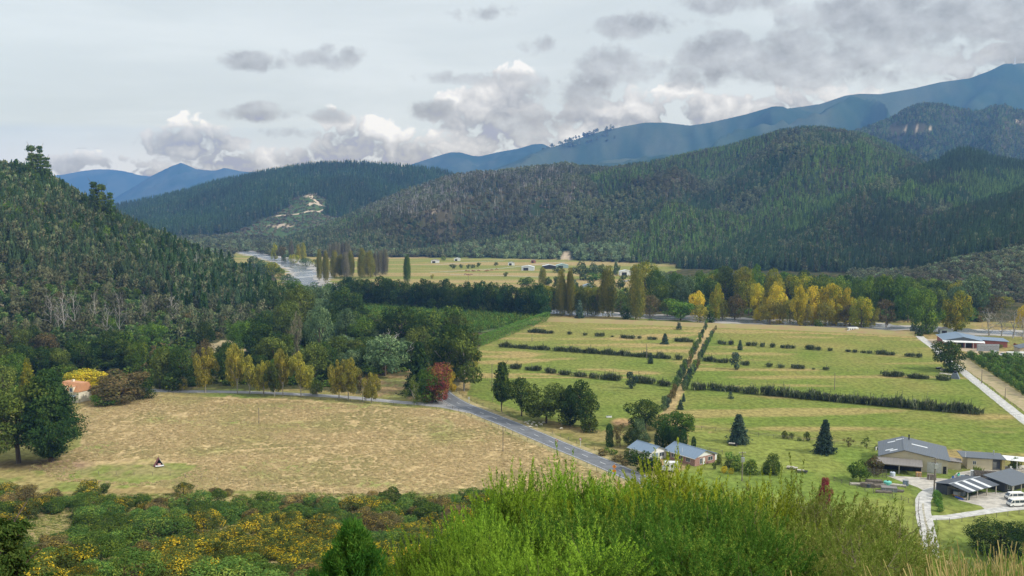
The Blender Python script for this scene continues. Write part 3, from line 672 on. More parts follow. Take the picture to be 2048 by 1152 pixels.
def shape_lobes(kind, r):
    L = []
    if kind == 'round':
        L.append((0, 0, .58, .30, .30, .30))
        for i in range(15):
            a = r.uniform(0, 6.28); z = r.uniform(.14, .86); rr = .36 * math.sqrt(max(0.05, 1 - ((z - .52) / .48) ** 2)) * r.uniform(.7, 1.25); s = r.uniform(.15, .23)
            L.append((rr * math.cos(a), rr * math.sin(a), z, s, s, s * .8))
        L.append((r.uniform(-.06, .06), r.uniform(-.06, .06), .87, .15, .15, .13))
    elif kind == 'spread':
        L.append((0, 0, .6, .34, .34, .26))
        for i in range(20):
            a = r.uniform(0, 6.28); z = r.uniform(.20, .86); rr = .42 * r.uniform(.45, 1.05) * (1.1 - .5 * abs(z - .5)); s = r.uniform(.10, .18)
            L.append((rr * math.cos(a), rr * math.sin(a), z, s * 1.15, s * 1.15, s * .75))
    elif kind == 'tall':
        L.append((0, 0, .5, .22, .22, .38))
        for i in range(20):
            a = r.uniform(0, 6.28); z = r.uniform(.10, .92); rr = .36 * math.sin(math.pi * min(.97, (z - .08) / .95)) ** .7 * r.uniform(.6, 1.3); s = r.uniform(.12, .20)
            L.append((rr * math.cos(a), rr * math.sin(a), z, s, s, s * .9))
        L.append((0, 0, .93, .10, .10, .08))
    elif kind == 'street':
        L.append((0, 0, .58, .22, .22, .30))
        for i in range(20):
            a = r.uniform(0, 6.28); z = r.uniform(.27, .93); rr = .38 * math.sin(math.pi * min(.96, (z - .16) / .86)) ** .6 * r.uniform(.6, 1.25); s = r.uniform(.10, .18)
            L.append((rr * math.cos(a), rr * math.sin(a), z, s, s, s * .9))
        L.append((r.uniform(-.05, .05), 0, .95, .08, .08, .09))
    elif kind == 'shrub':
        L.append((0, 0, .36, .34, .34, .36))
        for i in range(14):
            a = r.uniform(0, 6.28); z = r.uniform(.12, .78); rr = .34 * math.sqrt(max(.1, 1 - z * z)) * r.uniform(.5, 1.1); s = r.uniform(.13, .22)
            L.append((rr * math.cos(a), rr * math.sin(a), z, s, s, s * .95))
    elif kind == 'dome':
        L.append((0, 0, .46, .40, .40, .44))
        for i in range(20):
            a = r.uniform(0, 6.28); t = r.uniform(.05, 1.3); s = r.uniform(.09, .16)
            L.append((.40 * math.sin(t) * math.cos(a), .40 * math.sin(t) * math.sin(a), .44 + .44 * math.cos(t), s, s, s * 1.1))
    elif kind == 'gum':
        for i in range(26):
            a = r.uniform(0, 6.28); z = r.uniform(.24, .93); rr = .40 * r.uniform(.35, 1.05) * math.sin(math.pi * min(.93, (z + .02))) ** .5; s = r.uniform(.09, .16)
            L.append((rr * math.cos(a), rr * math.sin(a), z, s * 1.1, s * 1.1, s * .85))
        L.append((0, 0, .6, .2, .2, .22))
    elif kind == 'column':
        for i in range(9):
            z = .08 + .86 * i / 8; w = .34 * (1 - .55 * max(0, (z - .6) / .4) ** 2)
            L.append((r.uniform(-.04, .04), r.uniform(-.04, .04), z, w, w, .13))
    elif kind == 'euc':
        for i in range(17):
            a = r.uniform(0, 6.28); z = r.uniform(.34, .92); rr = .36 * r.uniform(.2, 1.05) * math.sin(math.pi * min(.95, (z - .1) / .95)) ** .5; s = r.uniform(.10, .17)
            L.append((rr * math.cos(a), rr * math.sin(a), z, s, s, s * .8))
    return L
NLEAF = {0: (440, .074), 1: (1600, .046), 2: (5600, .0265), 3: (16000, .0155)}
def crown(kind, lod, r):
    n, s = NLEAF[lod]
    if kind in ('round', 'spread', 'tall', 'shrub', 'dome', 'euc', 'gum', 'street'):
        return lobed(shape_lobes(kind, r), n, s, r, shell=(.70, 1.22) if kind == 'shrub' else (.70, 1.10), droop=1.2 if kind == 'dome' else (0.7 if kind == 'euc' else 0), asp=.4 if kind in ('dome', 'euc') else .6)
    if kind == 'column': return lobed(shape_lobes(kind, r), n, s, r, up=.1, droop=-1)
    if kind == 'sparse':
        L = shape_lobes('tall', r); return lobed([L[i] for i in range(1, len(L), 2)], n // 3, s, r, shell=(.2, 1.1))
    if kind == 'poplar':
        parts = []
        pl = [(0, 0, 0.0, 1.0)] + [(r.uniform(-.16, .16), r.uniform(-.16, .16), r.uniform(.02, .2), r.uniform(.72, .97)) for _ in range(6)]
        for x, y, z0, z1 in pl:
            m = int(n / 5); t = r.uniform(0, 1, m) ** .85; z = z0 + (z1 - z0) * t
            w = .34 * np.clip(np.sin(np.pi * np.clip(.15 + t * .80, 0, 1)), .0, 1) ** .42 * (1 - .05 * t)
            a = r.uniform(0, 6.28, m); q = w * r.uniform(.6, 1.1, m)
            bend = np.stack([x * (1 - .15 * t), y * (1 - .15 * t), 0 * t], 1)
            P = np.stack([q * np.cos(a), q * np.sin(a), z], 1) + bend
            N = np.stack([np.cos(a), np.sin(a), 0 * a + .25], 1) + r.normal(size=(m, 3)) * .5
            parts.append(cards(P, N, np.array(s * .75) * r.uniform(.6, 1.3, m), r, .7, np.stack([0 * a, 0 * a, 0 * a + 1], 1) + r.normal(size=(m, 3)) * .3))
        return join(parts)
    if kind in ('cone', 'fir', 'pine', 'cypress', 'openpine'):
        parts = []; tiers = {0: 8, 1: 14, 2: 22, 3: 34}[lod]; z0 = {'cone': .05, 'fir': .03, 'pine': .22, 'cypress': .07, 'openpine': .18}[kind]; n = int(n * (1.7 if lod < 3 else 3.4)); s = s * (1.0, 1.18, 1.36, 1.02)[lod]
        if kind == 'openpine': tiers = 10; n = n // 2
        lean = r.normal(size=2) * .02; per = max(4, n // (tiers * 9))
        for ti in range(tiers):
            t = (ti + r.uniform(-.3, .3)) / tiers; t = min(max(t, 0), .985); z = z0 + (1 - z0) * t
            if kind == 'openpine': w = .46 * (1 - t) ** .5 * r.uniform(.45, 1.2)
            elif kind == 'pine': w = .46 * (1 - t) ** .55 * (0.55 + .45 * math.sin(min(1, t * 3) * 1.57)) * r.uniform(.7, 1.15)
            elif kind == 'cypress': w = .58 * min(1, (t / .22 + .25)) * (1 - t) ** .72 * r.uniform(.85, 1.12)
            else: w = .5 * (1 - t) ** .88 * r.uniform(.78, 1.12) + .012
            nb = int(r.integers(6, 10)); a0 = r.uniform(0, 6.28)
            for b in range(nb):
                a = a0 + 6.283 * b / nb + r.normal() * .2; ww = w * r.uniform(.72, 1.12)
                u = r.uniform(.18, 1, per) ** .7
                rise = {'cone': -.10, 'fir': -.05, 'pine': .16, 'cypress': .22, 'openpine': .10}[kind]
                P = np.stack([ww * u * math.cos(a) + lean[0] * z, ww * u * math.sin(a) + lean[1] * z, z + rise * ww * u + (-.25 if kind == 'cone' else 0) * ww * u * u * .6], 1)
                P = P + r.normal(size=(per, 3)) * np.array([.03, .03, .012]) * (1 + 1.2 * w)
                N = np.stack([np.full(per, .5 * math.cos(a)), np.full(per, .5 * math.sin(a)), np.full(per, .8)], 1) + r.normal(size=(per, 3)) * .45
                T = np.stack([np.full(per, math.cos(a)), np.full(per, math.sin(a)), np.full(per, rise * 1.5)], 1) + r.normal(size=(per, 3)) * .35
                parts.append(cards(P, N, s * 1.15 * r.uniform(.6, 1.25, per), r, .42, T))
        return join(parts)
    if kind == 'flax':
        parts = []; m = {0: 60, 1: 130, 2: 300, 3: 500}[lod]
        a = r.uniform(0, 6.28, m); base = np.stack([r.normal(size=m) * .22, r.normal(size=m) * .22, np.zeros(m)], 1)
        lean = r.uniform(.1, .75, m); ln = r.uniform(.5, 1.0, m); dirv = np.stack([np.cos(a), np.sin(a), 0 * a], 1); side = np.stack([-np.sin(a), np.cos(a), 0 * a], 1)
        mid = base + dirv * (lean * ln * .30)[:, None] + np.array([0, 0, 1]) * (ln * .62)[:, None]
        tip = base + dirv * (lean * ln * .72)[:, None] + np.array([0, 0, 1]) * (ln * (1.0 - .35 * lean))[:, None]
        w = .045
        V = np.stack([base, mid + side * w, tip, mid - side * w], 1).reshape(-1, 3)
        k = 4; a = r.uniform(0, 6.28, k); b = r.normal(size=(k, 3)) * np.array([.16, .16, 0]); t = b + np.stack([np.cos(a) * .22, np.sin(a) * .22, r.uniform(1.0, 1.35, k)], 1); sd = np.stack([-np.sin(a), np.cos(a), 0 * a], 1) * .010
        V = np.concatenate([V, np.stack([b - sd, b + sd, t + sd * 1.6, t - sd * 1.6], 1).reshape(-1, 3)]); m += k
        return V, np.arange(4 * m).reshape(m, 4)
    raise ValueError(kind)
def tri_tube(parts, P, rad, k=4):
    mb = MB(); mb.tube(P, rad, k, False); V = np.array(mb.v); F = np.array(mb.f); parts.append((V, F))
def skeleton(r, h=1.0, spread=.42, trunk_r=.022, depth_=3, nmain=7, up=.55, start=.25):
    """trunk with limbs, twice forked"""
    parts = []; wob = r.normal(size=(5, 2)) * .012
    tp = [(wob[i][0] * i, wob[i][1] * i, -.02 + h * .9 * i / 4) for i in range(5)]
    tri_tube(parts, tp, [trunk_r * (1 - .2 * i) for i in range(5)], 6)
    def limb(p, d, ln, rad, lv):
        q = [p]; dd = d.copy()
        for i in range(3):
            dd = unit(dd + r.normal(size=3) * .22 + np.array([0, 0, .10])); q.append(q[-1] + dd * ln / 3)
        tri_tube(parts, q, [rad, rad * .75, rad * .5, rad * .22], 3)
        if lv > 0:
            for _ in range(3):
                i = int(r.integers(1, 4)); limb(q[i], unit(dd + r.normal(size=3) * .65), ln * r.uniform(.45, .7), rad * .5, lv - 1)
    for i in range(nmain):
        z = h * (start + (.85 - start) * i / max(nmain - 1, 1)); a = i * 2.4 + r.uniform(-.5, .5)
        d = unit(np.array([math.cos(a), math.sin(a), up + r.uniform(-.1, .4)])); limb(np.array([0, 0, z]), d, spread * (1.05 - .6 * (z / h)) * r.uniform(.8, 1.15), trunk_r * .55, depth_ - 2)
    return join(parts)
def trunk_mesh(kind, lod, r):
    parts = []; spread = {'poplar': .12, 'cone': .2, 'fir': .2, 'pine': .3, 'column': .12, 'cypress': .25}.get(kind, .36)
    top = {'cone': .96, 'fir': .96, 'poplar': .9, 'pine': .96, 'openpine': .97}.get(kind, .7)
    tr = {'cone': .016, 'fir': .016, 'poplar': .022, 'column': .03, 'shrub': .018, 'euc': .018, 'cypress': .045}.get(kind, .026)
    if kind == 'euc':
        for i in range(5):
            a = i * 1.26 + r.uniform(-.2, .2); tri_tube(parts, [(.13 * math.cos(a), .13 * math.sin(a), -.03), (.14 * math.cos(a), .14 * math.sin(a), .3), (.2 * math.cos(a) * r.uniform(.5, 1.2), .2 * math.sin(a), .8)], [tr, tr * .8, tr * .3], 5)
    else: tri_tube(parts, [(0, 0, -.04), (r.normal() * .008, r.normal() * .008, top * .4), (r.normal() * .015, r.normal() * .015, top)], [tr, tr * .75, tr * .12], 6)
    for i in range(3 + 3 * min(lod, 2)):
        a = i * 2.4 + r.uniform(-.4, .4); z = r.uniform(.15, .55)
        if kind in ('cone', 'fir', 'poplar', 'pine', 'openpine'): z = .12 + .75 * i / (3 + 3 * min(lod, 2))
        e = spread * r.uniform(.6, 1.0) * (1 - .6 * (z if kind in ('cone', 'fir') else 0))
        rise = .05 if kind in ('cone', 'fir') else .28
        tri_tube(parts, [(0, 0, z), (e * .5 * math.cos(a), e * .5 * math.sin(a), z + rise * .6), (e * math.cos(a), e * math.sin(a), z + rise)], [tr * .45, tr * .3, tr * .1], 4)
    return join(parts)
LIB = {}
def lib(kind, lod, var):
    key = (kind, lod, var)
    if key not in LIB:
        r = np.random.default_rng(abs(hash((kind, lod, var))) % 2 ** 31 if False else (sum(map(ord, kind)) * 131 + lod * 17 + var))
        if kind == 'bare':
            V, F = skeleton(r, 1, .46, {0: .034, 1: .030, 2: .024, 3: .02}[lod], 4, {0: 5, 1: 8, 2: 11, 3: 14}[lod], .7, .12); cr = mesh_np('limbs', V, F)
            mb = MB(); mb.tube([(0, 0, -.05), (0, 0, .12)], [.03, .024], 6); tr = mb.mesh('trunk', None)
        else:
            V, F = crown(kind, lod, r); cr = mesh_np('crown', V, F); V, F = trunk_mesh(kind, lod, r); tr = mesh_np('trunk', V, F, None, True)
        cr.materials.append(None); 
        if not tr.materials: tr.materials.append(None)
        LIB[key] = (cr, tr)
    return LIB[key]
M_BARK = plain('bark', (.115, .085, .060), .95, .2, 2.5)
M_PALEBARK = plain('pale_bark', (.36, .33, .29), .95, .2, 2.5)
M_DEADWOOD = plain('dead_wood', (.40, .375, .34), .95, .15, 2)
FM = dict(
    dark=leafmat('leaf_dark', (0.026, 0.055, 0.012), (0.059, 0.099, 0.020), (0.112, 0.150, 0.027), .10),
    olive=leafmat('leaf_olive', (0.055, 0.083, 0.016), (0.116, 0.150, 0.029), (0.172, 0.211, 0.040), .15),
    brown=leafmat('leaf_brown_olive', (.073, .069, .026), (.152, .129, .053), (.224, .165, .066), .18),
    mid=leafmat('leaf_mid', (0.053, 0.108, 0.016), (0.108, 0.188, 0.027), (0.172, 0.255, 0.031), .15),
    bright=leafmat('leaf_bright', (.070, .130, .018), (.145, .215, .030), (.23, .28, .035), .2),
    teal=leafmat('leaf_grey_green', (0.063, 0.107, 0.045), (0.132, 0.200, 0.084), (0.213, 0.285, 0.123), .12),
    gold=leafmat('leaf_gold', (.150, .160, .028), (.31, .285, .048), (.40, .34, .050), .18),
    yellow=leafmat('leaf_yellow', (.46, .35, .026), (.74, .58, .045), (.34, .35, .04), .15),
    lime=leafmat('leaf_lime', (.13, .165, .020), (.27, .29, .030), (.42, .36, .030), .2),
    orange=leafmat('leaf_orange', (.48, .34, .026), (.74, .55, .045), (.34, .33, .04), .18),
    red=leafmat('leaf_red', (.19, .062, .040), (.36, .12, .075), (.30, .21, .040), .36),
    maroon=leafmat('leaf_maroon', (.13, .020, .018), (.26, .042, .035), None),
    conifer=leafmat('needles_dark', (0.018, 0.048, 0.014), (0.045, 0.093, 0.022), (0.079, 0.136, 0.031), .12),
    pine=leafmat('needles_pine', (0.034, 0.070, 0.016), (0.077, 0.130, 0.027), (0.125, 0.173, 0.040), .14),
    young=leafmat('needles_blue_green', (.034, .066, .045), (.077, .121, .079), (.119, .165, .106), .12),
    poplar=leafmat('leaf_poplar', (0.140, 0.134, 0.026), (0.287, 0.250, 0.046), (0.128, 0.152, 0.035), .22),
    greypop=leafmat('leaf_fading_poplar', (.15, .135, .09), (.27, .24, .17), (.17, .17, .07), .2),
    hedge=leafmat('leaf_hedge', (0.058, 0.139, 0.026), (0.118, 0.243, 0.041), (0.181, 0.304, 0.053), .15),
    flax=leafmat('leaf_flax', (.050, .068, .026), (.125, .155, .060), (.24, .25, .16), .12),
    orchard=leafmat('leaf_orchard', (0.056, 0.119, 0.023), (0.125, 0.222, 0.038), (0.235, 0.310, 0.074), .18),
    grey=leafmat('twig_grey', (.34, .32, .29), (.55, .52, .48), None),
    gorse=leafmat('gorse_green', (0.040, 0.079, 0.018), (0.092, 0.152, 0.028), (0.158, 0.213, 0.032), .14),
    gorsefl=leafmat('gorse_flower', (.055, .082, .022), (.130, .160, .036), (.56, .41, .030), .10),
    gorsebr=leafmat('gorse_brown', (.106, .092, .040), (.205, .165, .073), (.396, .290, .066), .10),
    broom=leafmat('scrub_green', (0.053, 0.119, 0.027), (0.125, 0.222, 0.047), (0.224, 0.296, 0.053), .12),
)
def put(o_name, kind, pos, h, w, mat, label, cat, group=None, lod=None, var=0, bark=None, rz=None, pxh=None, yscale=None):
    """one plant: an empty at its base, with trunk and crown as parts"""
    if lod is None:
        q = (pxh if pxh else h * ppm(pos)); lod = 0 if q < 17 else 1 if q < 44 else 2 if q < 140 else 3
    cr, tr = lib(kind, lod, var % 4)
    root = empty(o_name, pos, rng.uniform(0, 6.28) if rz is None else rz, label, cat, group)
    for nm, me, m in (('limbs' if kind == 'bare' else 'blades' if kind == 'flax' else 'crown', cr, mat), ('stem' if kind in ('shrub', 'flax') else 'trunk', tr, bark or (mat if kind in ('bare', 'flax') else M_BARK))):
        if kind == 'flax' and nm == 'stem': continue
        o = link(nm, me, root); o.scale = (w, yscale or w, h)
        o.material_slots[0].link = 'OBJECT'; o.material_slots[0].material = m
    return root
def plant(name, kind, px, by, top, wpx, mat, label, cat='tree', group=None, var=None, **kw):
    """a plant whose foot stands on the ground seen at pixel (px, by), as tall as top says, wpx wide"""
    p = at(px, by); k = ppm(p); global _pv; _pv += 1
    return put(name, kind, p, (by - top) / k, wpx / k * 1.08, FM[mat] if isinstance(mat, str) else mat, label, cat, group, var=_pv if var is None else var, pxh=by - top, **kw)
_pv = 0
def ordered(items, noun, place, **kw):
    """items (name, kind, px, by, top, w, mat, look): each labelled by look and its order along the set"""
    its = sorted(items, key=lambda t: t[2])
    for i, (name, kind, px, by, top, w, mat, look) in enumerate(its):
        plant(name, kind, px, by, top, w, mat, f'{look} {noun}, {ordw(i + 1)} from the left {place}', **kw)

# ------------------------------------------------------------------ scattered stuff
HID = bpy.data.collections
def scatter(name, P, scale, rz, idx, variants, label, cat):
    """an uncountable mass: one object whose points carry copies of a few plant meshes"""
    c = bpy.data.collections.new(name + '_sources')
    for i, (me, m) in enumerate(variants):
        o = bpy.data.objects.new(f'{name}_source_{i:02d}', me); c.objects.link(o)
        if len(me.materials) and me.materials[0] is None or not len(me.materials):
            if not len(me.materials): me.materials.append(None)
        o.material_slots[0].link = 'OBJECT'; o.material_slots[0].material = m
    me = bpy.data.meshes.new(name); n = len(P); me.vertices.add(n); me.vertices.foreach_set('co', np.asarray(P, np.float32).ravel())
    a = me.attributes.new('size', 'FLOAT_VECTOR', 'POINT'); a.data.foreach_set('vector', np.asarray(scale, np.float32).ravel())
    a = me.attributes.new('turn', 'FLOAT_VECTOR', 'POINT'); a.data.foreach_set('vector', np.stack([0 * rz, 0 * rz, rz], 1).astype(np.float32).ravel())
    a = me.attributes.new('pick', 'INT', 'POINT'); a.data.foreach_set('value', np.asarray(idx, np.int32))
    o = link(name, me); tag(o, label, cat, None, 'stuff')
    g = bpy.data.node_groups.new(name, 'GeometryNodeTree'); g.interface.new_socket('Geometry', in_out='INPUT', socket_type='NodeSocketGeometry'); g.interface.new_socket('Geometry', in_out='OUTPUT', socket_type='NodeSocketGeometry')
    gi = g.nodes.new('NodeGroupInput'); go = g.nodes.new('NodeGroupOutput'); iop = g.nodes.new('GeometryNodeInstanceOnPoints'); ci = g.nodes.new('GeometryNodeCollectionInfo')
    ci.inputs['Collection'].default_value = c; ci.inputs['Separate Children'].default_value = True; ci.inputs['Reset Children'].default_value = True
    iop.inputs['Pick Instance'].default_value = True
    def na(nm, t):
        x = g.nodes.new('GeometryNodeInputNamedAttribute'); x.data_type = t; x.inputs['Name'].default_value = nm; return x.outputs[0]
    L = g.links.new; L(gi.outputs[0], iop.inputs['Points']); L(ci.outputs[0], iop.inputs['Instance'])
    L(na('pick', 'INT'), iop.inputs['Instance Index']); L(na('turn', 'FLOAT_VECTOR'), iop.inputs['Rotation']); L(na('size', 'FLOAT_VECTOR'), iop.inputs['Scale'])
    L(iop.outputs[0], go.inputs[0])
    md = o.modifiers.new('scatter', 'NODES'); md.node_group = g
    return o
def tiny(kind, n, s, seed):
    """a light crown for a far wood, trunk left to the shade"""
    r = np.random.default_rng(seed)
    if kind == 'cone':
        m = n; t = r.uniform(0, 1, m) ** .8; a = r.uniform(0, 6.28, m); w = .5 * (1 - t) ** .85 * r.uniform(.55, 1.05, m)
        P = np.stack([w * np.cos(a), w * np.sin(a), .06 + .92 * t], 1); N = np.stack([np.cos(a), np.sin(a), 0 * a + .55], 1) + r.normal(size=(m, 3)) * .4
        T = np.stack([np.cos(a), np.sin(a), 0 * a - .7], 1) + r.normal(size=(m, 3)) * .3
        V, F = cards(P, N, s * r.uniform(.6, 1.2, m) * (1.1 - .5 * t), r, .5, T)
    elif kind == 'spar':
        parts = []; tri_tube(parts, [(0, 0, -.05), (.01, 0, .5), (.0, .02, 1)], [.035, .025, .006], 3)
        for i in range(7):
            a = i * 2.4; z = .3 + .09 * i; tri_tube(parts, [(0, 0, z), (.12 * math.cos(a), .12 * math.sin(a), z + .08)], [.013, .004], 3)
        V, F = join(parts)
    else:
        V, F = lobed(shape_lobes('shrub' if kind == 'shrub' else 'tall' if kind == 'tall' else 'round', r), n, s, r)
    me = mesh_np('far_crown', V, F); me.materials.append(None); return me
FWM = dict(
    pine=leafmat('far_pine', (0.048, 0.094, 0.043), (0.114, 0.182, 0.068), None, trans=.25, world_var=.5, objvar=.42),
    lightpine=leafmat('far_light_pine', (0.099, 0.177, 0.048), (0.206, 0.305, 0.078), None, trans=.25, world_var=.3, objvar=.5),
    bush=leafmat('far_bush', (0.078, 0.114, 0.051), (0.185, 0.213, 0.099), (0.284, 0.270, 0.156), .15, trans=.25, world_var=.6, objvar=.5),
    scrub=leafmat('far_scrub', (0.121, 0.128, 0.068), (0.234, 0.220, 0.128), (0.327, 0.284, 0.199), .15, trans=.25, world_var=.4, objvar=.45),
    green=leafmat('near_bush', (0.044, 0.090, 0.026), (0.105, 0.173, 0.045), (0.176, 0.210, 0.069), .15, trans=.25, objvar=.7),
    pale=leafmat('far_willow', (0.156, 0.213, 0.106), (0.298, 0.383, 0.192), None, trans=.25, objvar=.4),
    spar=plain('far_spar', (0.653, 0.611, 0.582), .95, .2, 3))
def forest():
    r = np.random.default_rng(21)
    mats = FWM
    src = [(tiny('cone', 110, .115, 1), mats['pine']), (tiny('cone', 110, .115, 2), mats['pine']), (tiny('cone', 110, .115, 3), mats['lightpine']),
           (tiny('round', 150, .12, 4), mats['bush']), (tiny('tall', 150, .11, 5), mats['bush']), (tiny('shrub', 120, .13, 6), mats['scrub']), (tiny('spar', 0, 0, 7), mats['spar']), (tiny('round', 150, .12, 8), mats['pale']), (tiny('shrub', 160, .12, 9), mats['green']), (tiny('round', 160, .115, 10), mats['green'])]
    def zone(name, label, lids, u0, u1, y0, y1, n, pick):
        u = r.uniform(u0, u1, n); Y = np.sqrt(r.uniform(y0 * y0, y1 * y1, n)); X = u * Y
        Z, idn, tt = terr_all(X, Y); px, py = project(X, Y, Z)
        ok = np.isin(idn, lids) & (tt < 1.12)
        ok &= seen(X, Y, 16.0)
        X, Y, Z, px, py, tt, idn = (v[ok] for v in (X, Y, Z, px, py, tt, idn))
        k, h, w, ok = pick(X, Y, Z, px, py, tt, idn, r)
        X, Y, Z, k, h, w = (v[ok] for v in (X, Y, Z, k, h, w))
        scatter(name, np.stack([X, Y, Z - .3], 1), np.stack([w, w, h], 1), r.uniform(0, 6.28, len(X)), k, src, label, 'forest')
        print(name, len(X))
    def pk_main(X, Y, Z, px, py, tt, idn, r):
        n = len(X); q = r.uniform(0, 1, n); reg = fbm((X * .8 - Y * .6) / 110, (X * .6 + Y * .8) / 330, 3, 77)
        k = np.where(reg > .56, np.where(q < .6, 2, np.where(q < .8, 0, 4)), np.where(q < .42, 3, np.where(q < .74, 4, np.where(q < .84, 1, 5))))
        con = (px > 1250) & (reg < .43) & (q < .55); k = np.where(con, np.where(q < .3, 0, 1), k)
        burn = (smooth(px, 600, 780) * (1 - smooth(px, 1080, 1230))) * smooth(455 - py, 0, 30)
        b = r.uniform(0, 1, n) < burn; k = np.where(b, np.where(q < .42, 6, np.where(q < .8, 5, 4)), k)
        low = (tt < .10) & (px < 1260); k = np.where(low & (q < .75), 7, k)
        lowz = (px < 1000) & (tt < .55) & ~b; k = np.where(lowz & (q < .6), np.where(q < .3, 5, 3), k)
        h = np.choose(k, [13, 13, 13, 8.5, 10.5, 4.5, 11, 8]) * r.uniform(.6, 1.25, n); w = np.choose(k, [5.2, 5.2, 5.6, 8, 7, 6, 4.5, 9]) * r.uniform(.75, 1.2, n)
        sc = inpoly(px, py, [(1112, 537), (1120, 500), (1150, 505), (1148, 540)])
        return k, h, w, ~sc
    zone('forest', 'mixed dark forest covering the broad hillside beyond the river flats', [4], -.36, .62, 1060, 2750, 150000, pk_main)
    def pk_spur(X, Y, Z, px, py, tt, idn, r):
        n = len(X); q = r.uniform(0, 1, n); reg = fbm(X / 160, Y / 90, 3, 78)
        k = np.where((tt > .40 + .5 * (reg - .5)) & (reg > .36), np.where(q < .85, 2, 0), np.where(q < .5, 1, np.where(q < .85, 0, 4)))  # lit crest put into colour: lighter pines high up, dark ones below
        k = np.where((px > 1860) & (py < 350), 0, k)
        h = np.choose(k, [15, 15, 14, 10, 12, 5, 13, 9]) * r.uniform(.7, 1.2, n); h = np.where((px > 1880) & (px < 1975) & (py < 330), h * 1.35, h); w = np.choose(k, [5, 5, 5.5, 8, 7, 6, 3, 10]) * r.uniform(.75, 1.2, n)
        return k, h, w, np.ones(n, bool)
    zone('forest', 'lighter green pine plantation on the spur above the yellow river trees', [6], .10, .68, 1060, 2000, 52000, pk_spur)
    def pk_dark(X, Y, Z, px, py, tt, idn, r):
        n = len(X); q = r.uniform(0, 1, n)
        scr = (tt < .34 + .25 * (fbm(X / 60, Y / 60, 2, 79) - .5)); k = np.where(scr, np.where(q < .6, 5, np.where(q < .9, 3, 7)), np.where(q < .5, 0, np.where(q < .92, 1, 4)))
        h = np.choose(k, [15, 15, 14, 6, 12, 3.5, 13, 5]) * r.uniform(.7, 1.2, n); w = np.choose(k, [4.6, 4.6, 5.5, 6, 7, 5, 3, 6]) * r.uniform(.75, 1.2, n)
        return k, h, w, np.ones(n, bool)
    zone('forest', 'dark conifer plantation with scrubby foot on the steep slope at the far side', [7], .22, .68, 700, 1400, 26000, pk_dark)
    def pk_mid(X, Y, Z, px, py, tt, idn, r):
        n = len(X); q = r.uniform(0, 1, n); k = np.where(q < .55, 0, np.where(q < .9, 1, 4)); cl = idn == 3
        k = np.where(cl, 5, k); h = np.choose(k, [24, 24, 14, 10, 16, 4, 13, 9]) * r.uniform(.7, 1.2, n); w = np.choose(k, [8, 8, 5.5, 8, 10, 8, 3, 10]) * r.uniform(.8, 1.2, n)
        return k, h, w, ~(cl & (q > .42))
    zone('forest', 'blue-green conifer forest on the middle hill behind the river bend', [2, 3], -.5, .08, 2050, 3050, 34000, pk_mid)
    def pk_high(X, Y, Z, px, py, tt, idn, r):
        n = len(X); q = r.uniform(0, 1, n); k = np.where(q < .4, 0, np.where(q < .7, 2, 4))
        h = np.choose(k, [15, 15, 14, 10, 13, 5, 13, 9]) * r.uniform(.7, 1.2, n); w = np.choose(k, [6, 6, 6, 8, 10, 8, 3, 10]) * r.uniform(.8, 1.2, n) * 1.2
        return k, h, w, ~inpoly(px, py, [(1780, 253), (1870, 250), (1870, 268), (1780, 268)])
    def pk_ridge(X, Y, Z, px, py, tt, idn, r):
        n = len(X); k = np.where(r.uniform(0, 1, n) < .5, 3, 4); ok = (tt > .95) & (tt < 1.02) & (px > 1085) & (px < 1250) & (fbm(X / 90, Y / 90, 2, 8) > .48)
        return k, r.uniform(12, 26, n), r.uniform(14, 24, n), ok
    zone('forest', 'clumps of trees along the skyline of the blue mountain', [8], .02, .17, 5400, 6000, 900, pk_ridge)
    def pk_flat(X, Y, Z, px, py, tt, idn, r):
        n = len(X); q = r.uniform(0, 1, n); k = np.where(q < .45, 3, np.where(q < .7, 7, np.where(q < .85, 4, 5)))
        return k, np.choose(k, [9, 9, 9, 8, 12, 4, 9, 8]) * r.uniform(.6, 1.2, n), np.choose(k, [9, 9, 9, 10, 9, 7, 9, 10]) * r.uniform(.7, 1.2, n), inpoly(px, py, [(300, 462), (640, 462), (640, 514), (545, 512), (505, 502), (470, 505), (440, 560), (300, 540)]) & (fbm(X / 60, Y / 60, 2, 12) > .38)
    zone('valley_wood', 'low mixed wood on the valley floor upstream of the river bend', [-1], -.38, -.18, 1150, 2300, 9000, pk_flat)
    zone('forest', 'hazy dark forest on the high knolls below the radio mast', [5], .15, .68, 2450, 3500, 24000, pk_high)
    def pk_near(X, Y, Z, px, py, tt, idn, r):
        n = len(X); q = r.uniform(0, 1, n); k = np.where(q < .50, 8, np.where(q < .65, 5, np.where(q < .9, 9, 4))); up = (tt > .40 + .3 * (fbm(X / 50, Y / 50, 2, 14) - .5)) & (r.uniform(0, 1, n) < .75); k = np.where(up, np.where(q < .4, 0, np.where(q < .7, 1, 4)), k)
        h = np.choose(k, [11, 11, 9, 5, 9, 2.6, 13, 9, 2.8, 5]) * r.uniform(.6, 1.3, n); w = np.choose(k, [5.5, 5.5, 4, 5.5, 6.5, 4, 3, 10, 4, 5]) * r.uniform(.8, 1.2, n)
        return k, h, w, np.ones(n, bool)
    zone('undergrowth', 'low scrub and bracken covering the steep near hillside', [1], -.62, -.22, 500, 860, 13000, pk_near)
    return src
FSRC = forest()
